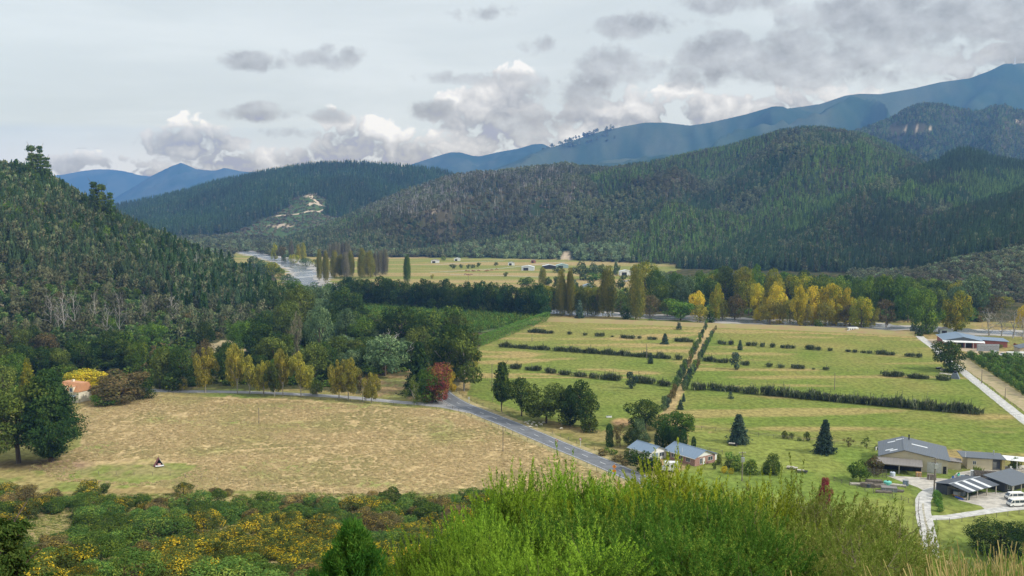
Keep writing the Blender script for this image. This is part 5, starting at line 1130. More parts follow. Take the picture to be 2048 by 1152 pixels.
# flax clumps in the paddock rows
def flax_rows():
    rows = {
        'in the upper row before the lane': [(1062, 665, 1), (1070, 665.5, 1), (1078, 666, 1), (1086, 666.5, 1), (1094, 667, 1), (1102, 667, .8), (1139, 669, .9), (1170, 671, .8), (1194, 672.5, .8), (1204, 673, .9), (1225, 674, .5), (1247, 676, 1), (1256, 677, 1), (1265, 677.5, 1), (1279, 677.5, .7), (1300, 679, .9), (1309, 679.5, .9), (1353, 683, .9), (1362, 683.5, 1), (1372, 684, 1), (1383, 684.5, .8)],
        'in the middle row before the lane': [(1003 + 9.3 * i, 694 + .665 * i, 1 + .25 * math.sin(i * 1.7)) for i in range(39) if i not in (11, 37)],
        'in the lower row before the lane': [(1026, 737, 1.1), (1035, 738, 1.1), (1056, 740, .8), (1066, 741, .9), (1075, 741.5, .9), (1097, 746, 1), (1106, 747, 1), (1125, 749, 1), (1135, 750, 1.1), (1156, 753, 1.1), (1166, 754, 1.1), (1187, 756, 1.2), (1206, 758.5, 1.1), (1215, 759, 1.2), (1225, 760, 1.1), (1234, 761, 1.1), (1275, 765, 1.1), (1284, 766, 1.1), (1293, 767, 1), (1303, 768, 1), (1323, 771, 1.2), (1333, 772, 1.1)],
        'in the upper row beyond the lane': [(1440, 688, .9), (1449, 689, .9), (1462, 690, 1), (1497, 692, .9), (1508, 692, .9), (1525, 694, 1), (1545, 695, 1), (1565, 696, .7), (1575, 697, .9), (1586, 697, .9), (1616, 699, .9), (1623, 699.5, .9), (1637, 700.5, .9), (1660, 702, .8), (1696, 704, .8), (1710, 705, .8), (1727, 706, .7), (1739, 707, .8), (1757, 708.5, 1), (1766, 709, 1), (1775, 710, 1), (1785, 710.5, .9), (1815, 713, .9), (1824, 713.5, .9), (1838, 715, .9)],
        'in the middle row beyond the lane': [(1411, 722, 1), (1420, 723, 1), (1430, 724, .8), (1440, 725, .9), (1451, 726, .9), (1486, 730, .9), (1494, 731, .8), (1538, 734, .9), (1561, 735.5, 1), (1587, 737, .8), (1596, 737.5, .8), (1605, 738, .7), (1627, 739, .4), (1652, 740, .9), (1771, 752, 1), (1781, 753, 1), (1791, 753.5, 1), (1801, 754, 1), (1822, 756, 1), (1832, 757, 1), (1842, 757.5, 1), (1852, 758, .9), (1880, 760, 1.1), (1892, 761, 1)],
        'in the lower row beyond the lane': [(1394, 780, 1.2), (1405, 780, 1.2), (1425, 780, 1.2), (1437, 781, 1.2), (1450, 782, 1.2), (1462, 783, 1.2), (1474, 784, 1.2), (1495, 787, 1.1), (1506, 788, 1.2)] + [(1530 + 9.6 * i, 790 + .875 * i, 1.25 + .25 * math.sin(i * 2.1)) for i in range(43)] + [(1952, 828, 1.3)],
    }
    proto = {}
    for place, L in rows.items():
        for i, (x, by, s) in enumerate(sorted(L)):
            p = at(x, by); h = 3.0 * s * rng.uniform(.75, 1.25); w = 3.3 * s * rng.uniform(.9, 1.2)
            put('flax_bush', 'flax', p, h, w, FM['flax'], f'dark flax clump, {ordw(i + 1)} from the left {place}', 'flax bush', 'flax clumps in the paddock rows', lod=1, var=i)
flax_rows()
# double row of young trees along the lane
its1 = []; its2 = []
for i in range(34):
    t = max(0, (i + rng.uniform(-.3, .3)) / 33); x = 1328 + 87 * t ** .92; by = 822 - 170 * t; k = 1.35 - .75 * t
    c = 'brown' if (.05 < t < .22 or .50 < t < .58) else ('teal', 'young', 'broom')[i % 3]
    its1.append(('hedgerow_shrub', 'shrub' if c == 'brown' else 'tall', x + rng.uniform(-1.5, 1.5), by, by - (15 if c == 'brown' else 22) * k * rng.uniform(.8, 1.2), (10 if c == 'brown' else 11) * k, c, 'dry brownish' if c == 'brown' else 'blue-green'))
for i in range(26):
    t = max(0, (i + rng.uniform(-.3, .3)) / 25); x = 1368 + 62 * t ** .95; by = 782 - 122 * t; k = 1.25 - .65 * t
    c = 'brown' if (.34 < t < .46 or t > .9) else ('teal', 'young', 'broom')[i % 3]
    its2.append(('hedgerow_shrub', 'shrub' if c == 'brown' else 'tall', x + rng.uniform(-1.5, 1.5), by, by - (15 if c == 'brown' else 21) * k * rng.uniform(.8, 1.2), (10 if c == 'brown' else 11) * k, c, 'dry brownish' if c == 'brown' else 'blue-green'))
ordered(its1, 'shrub', 'in the first hedgerow of the grassy lane', cat='hedgerow shrub', group='hedgerow shrubs along the grassy lane')
ordered(its2, 'shrub', 'in the second hedgerow of the grassy lane', cat='hedgerow shrub', group='hedgerow shrubs along the grassy lane')
# orchard beside the farm track: nothing tells these trees apart
def orchard():
    o0 = at(1931, 716); o1 = at(2046, 792); d = unit((o1 - o0)[None])[0]; q = np.array([-d[1], d[0], 0]); 
    if q[0] < 0: q = -q
    n = 0
    for row in range(13):
        for k in range(34):
            p = o0 + d * (k * 4.3 + (row % 2) * 1.5) + q * (2 + row * 5.2) + np.array([rng.normal() * .3, rng.normal() * .3, 0])
            x, y = project(p[0], p[1], 0.0)
            if x > 2062 or y > 830 or n > 280: continue
            n += 1; put('orchard_tree', 'tall', p, 4.2 * rng.uniform(.8, 1.15), 3.6 * rng.uniform(.85, 1.15), FM['orchard'], 'young leafy fruit tree in the orchard rows beside the dirt track', 'fruit tree', 'fruit trees of the orchard beside the dirt track', lod=1 if row < 4 else 0, var=k)
orchard()
def hops():
    r = np.random.default_rng(31); A = line_px([(700, 604), (1085, 632), (1070, 642), (960, 668), (900, 668), (860, 655), (720, 640)]); A = np.array(A)
    lo, hi = A.min(0), A.max(0); d = unit((np.array(flat(1096, 640)) - np.array(flat(956, 693)))[None])[0][:2]; q = np.array([-d[1], d[0]])
    pts = []
    for a in np.arange(-420, 420, 4.2):
        for b in np.arange(-420, 420, 2.2): pts.append(A.mean(0) + q * a + d * b)
    pts = np.array(pts) + r.normal(size=(len(pts), 2)) * .25; m = inpoly(pts[:, 0], pts[:, 1], A); pts = pts[m]
    n = len(pts); h = r.uniform(3.4, 5.2, n); w = r.uniform(2.0, 2.8, n)
    scatter('orchard_rows', np.concatenate([pts, np.zeros((n, 1))], 1), np.stack([w, w, h], 1), r.uniform(0, 6.28, n), r.integers(0, 3, n), [(tiny('tall', 90, .13, 60 + i), (FM['hedge'], FM['bright'], FM['orchard'])[i]) for i in range(3)], 'bright green rows of tall trained plants before the shelterbelt', 'crop')
    strip('green_crop_field', resample(line_px([(935, 662), (1000, 650), (1060, 640)]), 5), -12, 8, .03, plain('green_crop', (.125, .175, .050), .95, .15, .5))
hops()
# trees on the steep near hillside
def brush():
    r = np.random.default_rng(33); n = 16000; Y = np.sqrt(r.uniform(385 ** 2, 1050 ** 2, n)); X = r.uniform(-.6, .55, n) * Y; Z, idn, _ = terr_all(X, Y); px, py = project(X, Y, Z)
    m = inpoly(px, py, [(-60, 640), (560, 620), (560, 575), (640, 572), (720, 585), (1095, 606), (1095, 628), (860, 622), (730, 612), (760, 665), (905, 690), (905, 735), (820, 742), (720, 756), (650, 776), (300, 772), (210, 770), (-60, 800)]) & (idn < 0)
    m |= inpoly(px, py, [(1095, 596), (1290, 578), (1300, 556), (1700, 556), (1960, 590), (1960, 645), (1700, 638), (1400, 626), (1250, 622), (1095, 614)]) & (r.uniform(0, 1, n) < .8)
    m &= ~inpoly(px, py, [(395, 690), (450, 678), (530, 678), (530, 700), (470, 716), (400, 712)]) & ~inpoly(px, py, [(540, 500), (640, 520), (690, 590), (600, 575)])
    X, Y, Z = X[m], Y[m], Z[m]; k = len(X); print('brush', k); h = r.uniform(1.6, 5, k); w = r.uniform(3.5, 7, k)
    src = [(tiny('shrub', 170, .12, 80 + i), FM[c]) for i, c in enumerate(('dark', 'olive', 'mid', 'brown', 'broom'))]
    scatter('undergrowth', np.stack([X, Y, Z - .2], 1), np.stack([w, w, h], 1), r.uniform(0, 6.28, k), r.integers(0, 5, k), src, 'tangled low undergrowth filling the ground between the valley trees', 'undergrowth')
brush()
def hillside():
    r = np.random.default_rng(41); out = []
    tries = 0
    while len(out) < 285 and tries < 9000:
        tries += 1; u = r.uniform(-.56, -.215); Y = r.uniform(530, 800); X = u * Y; Z, idn, tt = terr_all(X, Y)
        if int(idn) != 1: continue
        px, py = project(X, Y, Z)
        if not bool(seen(np.array([X]), np.array([Y]), 11.0)[0]) or px < -20: continue
        dn = fbm(X / 70, Y / 70, 3, 90); ridge = tt > .62 or px > 330
        if not ridge and dn < .5 and r.uniform() < .75: continue
        if any((X - o[0]) ** 2 + (Y - o[1]) ** 2 < 22 for o in out): continue
        out.append((X, Y, float(Z), float(px), float(tt)))
    print('hillside trees', len(out))
    for i, (X, Y, Z, px, t) in enumerate(out):
        q = r.uniform()
        if px > 290 and t > .25: k, m, h, w, lab = 'cone', 'conifer', r.uniform(11, 17), 6.6, 'dark pointed conifer in the dense plantation at the low end of the hillside'; g = 'plantation conifers on the hillside'
        elif t > .5 and q < .8: k, m, h, w, lab = ['tall', 'pine', 'tall', 'round'][i % 4], ['pine', 'conifer', 'pine', 'mid'][i % 4], r.uniform(9, 15), r.uniform(5.5, 8), 'rough-crowned tree on the upper slope of the steep hillside'; g = 'rough-crowned trees on the upper hillside'
        else: k, m, h, w, lab = ['round', 'tall', 'shrub'][i % 3], ['dark', 'olive', 'brown', 'mid'][i % 4], r.uniform(4.5, 8.5), r.uniform(4.5, 7), 'rounded broadleaf tree in the scrub of the steep hillside'; g = 'broadleaf trees on the hillside'
        put('hillside_tree', k, (X, Y, Z - .3), h, w, FM[m], lab, 'tree', g, lod=1, var=i)
    ordered([('pine_tree', 'openpine', 66, 368, 289, 34, 'pine', 'tallest ragged'), ('pine_tree', 'openpine', 82, 374, 291, 32, 'pine', 'tall ragged'), ('pine_tree', 'openpine', 94, 380, 312, 28, 'pine', 'leaning short'), ('pine_tree', 'openpine', 190, 440, 361, 32, 'pine', 'open-crowned'), ('pine_tree', 'openpine', 206, 448, 366, 36, 'olive', 'broad open'), ('pine_tree', 'openpine', 222, 456, 384, 30, 'pine', 'small leaning'), ('pine_tree', 'pine', 22, 330, 308, 20, 'pine', 'short bushy')],
        'pine', 'on the skyline of the steep hill', cat='pine', group='pines on the hill skyline')
    ordered([('dead_tree', 'bare', x, by, tp, w, 'grey', lk) for x, by, tp, w, lk in [(103, 660, 588, 34, 'pale dead'), (128, 662, 586, 30, 'white dead'), (150, 662, 580, 34, 'tall white dead'), (190, 650, 588, 20, 'thin dead'), (215, 676, 608, 28, 'leaning dead'), (240, 672, 588, 30, 'tall dead'), (290, 650, 590, 22, 'slim dead'), (345, 652, 594, 28, 'grey dead'), (160, 452, 432, 12, 'small dead'), (395, 555, 508, 22, 'grey dead'), (118, 670, 610, 30, 'bushy dead')]],
        'tree', 'standing bare on the lower hillside', cat='dead tree', group='dead trees on the hillside')
hillside()
# ------------------------------------------------------------------ buildings, vehicles, small things
W_ = plain('white_paint', (.74, .74, .72), .5, .06, 1.5)
W_CREAM = ribbed('cream_weatherboard', (.52, .46, .32), .25, 2, .7, 0, .06)
W_BRICK = brick('red_brick', (.36, .165, .125), (.42, .37, .33))
W_DARK = ribbed('dark_cladding', (.040, .046, .056), .3, 0, .6, 0, .08)
R_BLUE = ribbed('blue_roof_iron', (.185, .255, .335), .5, 0, .45, .1, .05)
R_GREY = ribbed('grey_roof_iron', (.115, .130, .145), .5, 0, .5, .1, .06)
R_CHAR = ribbed('charcoal_roof_iron', (.075, .085, .100), .5, 0, .5, .1, .06)
R_RUST = ribbed('weathered_roof_iron', (.235, .215, .195), .4, 0, .7, .1, .10)
R_ORANGE = ribbed('orange_tiles', (.56, .27, .13), .35, 0, .8, 0, .12)
R_CLEAR = plain('clear_sheet', (.66, .68, .68), .4, .06, 1)
GLASS = plain('window_glass', (.055, .075, .095), .12, .2, .8, spec=.6)
BLACK = plain('black_rubber', (.022, .022, .024), .7, .1, 3)
STEEL = plain('galvanised_steel', (.42, .44, .45), .45, .10, 2, metal=.5)
TIMBER = plain('grey_timber', (.20, .170, .135), .9, .2, 1.6)
NEWWOOD = plain('fresh_timber', (.46, .27, .11), .8, .15, 1.6)
PALEWOOD = plain('pale_timber', (.50, .46, .38), .85, .15, 1.6)
SHADE = plain('interior_shade', (.035, .032, .030), .9, .2, 1)  # near-black colour painted in for the shade inside buildings
def c3(name, col, rough=.55, var=.08): return plain(name, col, rough, var, 2)
def window(root, x0, x1, z0, z1, y, out=-1, axis='y', frame=W_):
    """a framed window part with its pane, on a wall facing -y (axis y) or ±x (axis x)"""
    t = .06; a = MB(); b = MB()
    def bx(m, u0, u1, v0, v1, d0, d1):
        d0, d1 = sorted((y + out * d0, y + out * d1))
        m.box(u0, u1, d0, d1, v0, v1) if axis == 'y' else m.box(d0, d1, u0, u1, v0, v1)
    bx(a, x0 - t, x1 + t, z0 - t, z0, .004, .07); bx(a, x0 - t, x1 + t, z1, z1 + t, .004, .07); bx(a, x0 - t, x0, z0, z1, .004, .07); bx(a, x1, x1 + t, z0, z1, .004, .07)
    bx(a, (x0 + x1) / 2 - .03, (x0 + x1) / 2 + .03, z0, z1, .02, .06)
    f = a.build('window', frame, root); bx(b, x0, x1, z0, z1, .004, .018); b.build('pane', GLASS, f); return f
def door(root, x0, x1, z1, y, mat, out=-1, axis='y', name='door', z0=0.02):
    a = MB(); d0, d1 = sorted((y + out * .004, y + out * .06))
    a.box(x0, x1, d0, d1, z0, z1) if axis == 'y' else a.box(d0, d1, x0, x1, z0, z1)
    f = a.build(name, mat, root); h = MB(); e0, e1 = sorted((y + out * .062, y + out * .11))
    h.box(x1 - .2, x1 - .1, e0, e1, 1.0, 1.1) if axis == 'y' else h.box(e0, e1, x1 - .2, x1 - .1, 1.0, 1.1)
    h.build('handle', STEEL, f); return f
def gable(root, x0, x1, y0, y1, eave, ridge, wall, roofm, end=None, over=.45, th=.14, name='wall', rx=None):
    """walls with pentagon ends facing -y/+y and two roof slopes with the ridge along y"""
    xm = (x0 + x1) / 2 if rx is None else rx
    w = MB(); n = [(x0, 0), (x1, 0), (x1, eave), (xm, ridge), (x0, eave)]
    n = [(a, z - (.02 if z > eave else 0)) for a, z in n]
    if end is None: w.extr(n, y0, y1); w.build(name, wall, root)
    else:
        w.box(x0, x1, y0, y1, -.2, eave - .02); w.build(name, wall, root)
        g = MB(); g.extr([(x0, eave - .02), (x1, eave - .02), (xm, ridge - .02)], y0 + .01, y1 - .01); g.build('gable', end, root)
    for a, b in ((x0, -1), (x1, 1)):
        s = (ridge - eave) / abs(xm - a); e = a + b * over; z = eave - s * over
        pts = [(e, y0 - over, z + th), (xm, y0 - over, ridge + th), (xm, y1 + over, ridge + th), (e, y1 + over, z + th)]
        if b > 0: pts = pts[::-1]
        r = MB().slab(pts, th).build('roof', roofm, root)
        MB().box(min(e, e + b * .12), max(e, e + b * .12), y0 - over, y1 + over, z - .03, z + .10).build('gutter', roofm if wall is W_CREAM else W_, r)
    MB().box(xm - .18, xm + .18, y0 - over - .01, y1 + over + .01, ridge + th - .05, ridge + th + .05).build('ridge_cap', roofm, root)
def building(name, px, py, rz, label, cat, dx=0, dy=0):
    p = at(px, py); return empty(name, (p[0] + dx, p[1] + dy, p[2]), rz, label, cat)
# --- blue-roofed brick house
def blue_house():
    g0 = flat(1417.5, 941); ro = empty('house', (58.65, 293, 0), R(35.7), 'long brick house with twin blue iron roofs beside the road', 'house')
    gable(ro, -4.4, 4.4, 0, 12.6, 2.6, 4.3, W_BRICK, R_BLUE, W_, .55)
    gable(ro, -11.4, -4.1, 12.2, 21.4, 2.6, 4.1, W_, R_BLUE, W_, .5, name='wing_wall')
    window(ro, 1.3, 3.3, .95, 2.1, 0); window(ro, -2.2, -1.2, .4, 2.1, 0); door(ro, -.9, -.1, 2.1, 0, W_)
    for y in (2, 5, 8.2): window(ro, y, y + 1.6, .9, 2.1, -4.4, -1, 'x')
    window(ro, 10.4, 11.8, .3, 2.1, -4.4, -1, 'x')
    door(ro, -10.6, -7.9, 2.2, 12.2, c3('blue_grey_door', (.20, .27, .33)), name='garage_door'); window(ro, -7.2, -5.4, .9, 2.1, 12.2)
    ch = MB().tube([(-.4, 11.4, 4.2), (-.4, 11.4, 5.1)], .16, 8); ch.tube([(-.4, 11.4, 5.1), (-.4, 11.4, 5.22)], .24, 8); ch.build('chimney', STEEL, ro)
    MB().tube([(-3.6, 6, 2.9), (-3.6, 6, 4.4)], .05, 6).build('vent_pipe', W_, ro)
    lean = MB().slab([(4.6, 1.2, 2.5), (7.2, 1.2, 2.1), (7.2, 6, 2.1), (4.6, 6, 2.5)], .1).build('porch_roof', R_CHAR, ro); MB().box(4.41, 6.9, 1.6, 5.6, 0, 2.05).build('porch_wall', W_, ro)
blue_house()
def wheel_set(root, xs, half, r=.34, w=.2):
    for x in xs:
        for s in (-1, 1):
            t = MB(); n = 14; y0, y1 = sorted((s * (half - w), s * half))
            t.extr([(x + r * math.cos(6.2832 * k / n), r + r * math.sin(6.2832 * k / n)) for k in range(n)], y0, y1); o = t.build('wheel', BLACK, root)
            y0, y1 = sorted((s * (half + .002), s * (half + .018))); t = MB(); q = r * .6
            t.extr([(x + q * math.cos(6.2832 * k / n), r + q * math.sin(6.2832 * k / n)) for k in range(n)], y0, y1); t.build('rim', STEEL, o)
def van(px, py, rz, label, L=4.8, W=1.75, H=2.0, body=W_, kind='van', name='parked_van'):
    """forward-control van; nose towards -x"""
    ro = building(name, px, py, rz, label, kind); h = W / 2
    prof = [(0, .42), (.02, .95), (.12, 1.12), (.75, H - .12), (1.0, H - .02), (L * .5, H + .03), (L - .35, H), (L - .1, H - .25), (L, .9), (L - .02, .35), (.1, .34)]
    b = MB().extr(prof, -h, h, lambda x, z: .14 * max(0, (z - 1.0)) / (H - 1.0)).build('body', body, ro, bevel=.05)
    def tap(z): return h - .14 * max(0, (z - 1.0)) / (H - 1.0) + .006
    ws = [(.17, 1.16), (.72, H - .17)]
    m = MB(); off = .02; m.add([(ws[0][0] - off, -h * .86, ws[0][1] + .01), (ws[0][0] - off, h * .86, ws[0][1] + .01), (ws[1][0] - off, h * .78, ws[1][1]), (ws[1][0] - off, -h * .78, ws[1][1])], [(0, 3, 2, 1)]); m.build('windscreen', GLASS, ro)
    for s in (-1, 1):
        for x0, x1, sl in ((.5, 1.25, .28), (1.45, 2.65, 0), (2.8, L - .35, 0)):
            z0, z1 = 1.12, H - .28; f = [(x0, s * tap(z0), z0), (x1, s * tap(z0), z0), (x1, s * tap(z1), z1), (x0 + sl, s * tap(z1), z1)]
            MB().slab([(a, y + s * .01, z) for a, y, z in f], 0.0).build('side_window', GLASS, ro) if 0 else MB().add(f, [(0, 1, 2, 3)]).build('side_window', GLASS, ro)
        MB().box(-.03, .03, s * h * .75 - .16, s * h * .75 + .16, .62, .84).build('headlight', STEEL, ro)
        MB().box(.3, .42, *sorted((s * (h + .02), s * (h + .22))), 1.15, 1.4).build('mirror', BLACK, ro)
    MB().box(-.07, .12, -h * .95, h * .95, .36, .55).build('bumper', BLACK, ro); wheel_set(ro, (.85, L - 1.1), h + .01, .32)
    return ro
def box_bus(px, py, rz, label, L, W, H, body, kind, name, stripe=None, cab=False):
    ro = building(name, px, py, rz, label, kind); h = W / 2
    prof = [(0, .5), (.03, H * .5), (.25, H - .25), (.5, H), (L - .25, H), (L, H - .3), (L, .5)]
    if cab: prof = [(0, .5), (.02, 1.1), (.9, 1.55), (1.2, 1.75), (.75, 2.3), (.8, H - .1), (1.0, H), (L - .1, H), (L, H - .15), (L, .5)]
    MB().extr(prof, -h, h).build('body', body, ro, bevel=.06)
    n = max(2, int(L / 1.7))
    for s in (-1, 1):
        for k in range(n):
            x0 = (1.6 if cab else .9) + k * (L - 1.6) / n; x1 = x0 + (L - 2) / n * .6
            if cab and k == n - 1: continue
            y = s * (h + .006); MB().add([(x0, y, H * .52), (x1, y, H * .52), (x1, y, H * .76), (x0, y, H * .76)], [(0, 1, 2, 3)]).build('side_window', GLASS, ro)
        if stripe: MB().box(.3, L - .3, *sorted((s * (h + .003), s * (h + .012))), H * .34, H * .42).build('stripe', stripe, ro)
    y = h * .85
    if cab: MB().add([(.93, -y, 1.58), (.93, y, 1.58), (1.12, y, 1.78), (1.12, -y, 1.78)], [(0, 1, 2, 3)]).build('windscreen', GLASS, ro)
    else: MB().add([(.03 + .0, -y, H * .52), (.03, y, H * .52), (.2, y, H - .3), (.2, -y, H - .3)], [(0, 3, 2, 1)]).build('windscreen', GLASS, ro)
    wheel_set(ro, (1.2, L - 1.8), h - .02, .42, .25); return ro
van(2016, 1013, R(8), 'white van closest to the lawn with side windows, parked by the carport', H=2.05)
van(2012, 999, R(6), 'white van parked behind the front white van, close to the dark shed', H=1.98)
box_bus(1322, 942, R(-6), 'white camper with boxy body beside the blue-roofed house', 5.2, 2.2, 2.9, W_, 'camper', 'camper', cab=True)
box_bus(1693, 664, R(3), 'white motorhome parked on the river bank', 7.0, 2.3, 2.9, W_, 'motorhome', 'motorhome', STEEL, cab=True)
box_bus(2013, 717, R(-4), 'long white bus with dark windows beside the orchard', 11.5, 2.6, 3.4, W_, 'bus', 'bus', c3('blue_stripe', (.10, .12, .40)))
# --- barn
def barn():
    ro = empty('barn', (109.6, 287.0, 0), R(-20), 'large cream barn with dark grey iron roof and open lean-to at the gravel yard', 'barn')
    gable(ro, 0, 18.6, 1.5, 19, 4.0, 6.1, W_CREAM, R_GREY, None, .5, rx=6.6)
    # gable-front roof lights
    s1 = 2.1 / 6.6; s2 = 2.1 / 12
    for (x, y, w, l) in [(1.4, 5, 1.0, 3.4), (2.6, 3.2, 1.0, 3.4), (2.2, 14.5, 1.0, 3.4), (4.6, 15.6, 1.0, 2.6)]:
        z = 4.0 + s1 * x + .185; MB().slab([(x, y, z), (x + w * 2.2, y, z + s1 * w * 2.2), (x + w * 2.2, y + 1.0, z + s1 * w * 2.2), (x, y + 1.0, z)], .04).build('roof_light', R_CLEAR, ro)
    x = 9.0; z = 6.1 - s2 * (x - 6.6) + .185; MB().slab([(x, 11, z), (x + 4.5, 11, z - s2 * 4.5), (x + 4.5, 12, z - s2 * 4.5), (x, 12, z)], .04).build('roof_light', R_CLEAR, ro)
    MB().tube([(8.4, 17, 5.6), (8.4, 17, 7.2)], .2, 8).tube([(8.4, 17, 7.2), (8.4, 17, 7.4)], .3, 8).build('chimney', BLACK, ro)
    # side bay cut lower than the main slope
    lt = MB().slab([(-1.2, -3.4, 2.75), (11.6, -3.4, 2.75), (11.6, 1.2, 3.65), (-1.2, 1.2, 3.65)], .12).build('lean_to_roof', R_RUST, ro)
    for x in (-.8, 5.2, 11.3): MB().box(x - .1, x + .1, -3.25, -3.05, 0, 2.66).build('post', PALEWOOD, ro)
    MB().box(-.8, 11.4, -3.2, -3.06, 2.4, 2.62).build('beam', TIMBER, ro)
    MB().box(-1.0, -.9, -3, 1.49, 0, 2.7).build('side_screen', TIMBER, ro); MB().box(.2, 11.5, 1.40, 1.495, 0, 3.4).build('lean_to_shade', SHADE, ro)  # dark sheet at the back puts the lean-to's shade into colour
    door(ro, 13.0, 16.9, 3.2, 1.5, c3('pale_grey_roller', (.52, .52, .50)), name='roller_door'); door(ro, 17.3, 18.2, 2.2, 1.5, SHADE)
    MB().box(18.604, 18.66, 4, 8, .3, 3.0).build('sunlit_patch', c3('sunlit_panel', (.58, .50, .34)), ro)  # lighter cream patch, sunlight put into the wall colour
    sh = MB().box(18.7, 22.6, 7.4, 11.4, 0, 2.2).build('side_room', W_CREAM, ro); MB().slab([(18.65, 7.1, 2.75), (22.9, 7.1, 2.45), (22.9, 11.7, 2.45), (18.65, 11.7, 2.75)], .12).build('side_room_roof', R_RUST, ro)
    return ro
barn()
def annexe():
    p = flat(1934, 938); ro = empty('shed_annexe', (p[0], p[1], 0), R(-12), 'low cream annexe with flat grey roof and white awning next to the barn', 'annexe')
    MB().box(0, 7, 0, 6, 0, 3.3).build('wall', W_CREAM, ro); MB().box(9.6, 10.4, 0, 6, 0, 3.3).build('wall', c3('mustard_wall', (.42, .36, .16)), ro); MB().box(7, 9.6, 2, 6, 0, 3.2).build('recess_wall', c3('blue_grey_wall', (.15, .17, .21)), ro)
    MB().slab([(-1.6, -.5, 3.75), (10.6, -.5, 3.55), (10.6, 6.6, 3.7), (-1.6, 6.6, 3.9)], .18).build('roof', R_GREY, ro); MB().slab([(10.7, -.6, 3.5), (17.2, -.6, 3.2), (17.2, 4.6, 3.35), (10.7, 4.6, 3.65)], .08).build('awning', W_, ro)
    for x in (13.6, 16.9): MB().box(x - .06, x + .06, -.4, -.28, 0, 3.1).build('awning_post', W_, ro)
    window(ro, 1.6, 2.4, 1.5, 2.5, 0); door(ro, 7.6, 8.6, 2.1, 2, STEEL); MB().tube([(8.2, 4, 3.7), (8.2, 4, 5.1)], .16, 8).build('chimney', STEEL, ro); MB().tube([(-.6, -.2, 3.7), (-.6, -.2, 5.2)], .05, 6).build('aerial', W_, ro)
    MB().box(10.6, 17, -.9, 4.4, .02, .5).build('deck', PALEWOOD, ro)
    for k, (x, y, c) in enumerate([(12.2, 0, 'white'), (14.2, .6, 'white'), (15.4, .2, 'dark')]):
        q = empty('garden_chair', tuple(np.array(ro.location) + np.array([x * math.cos(R(-12)) - y * math.sin(R(-12)), x * math.sin(R(-12)) + y * math.cos(R(-12)), .5])), R(30 * k), f'{["first", "second", "third"][k]} {c} garden chair under the white awning', 'chair', 'chairs under the awning')
        m = W_ if c == 'white' else BLACK; MB().box(-.3, .3, -.3, .3, .4, .46).build('seat', m, q); MB().box(-.3, .3, .26, .32, .46, 1.0).build('backrest', m, q)
        for a in (-.26, .26):
            for b in (-.26, .26): MB().box(a - .03, a + .03, b - .03, b + .03, 0, .4).build('leg', m, q)
annexe()
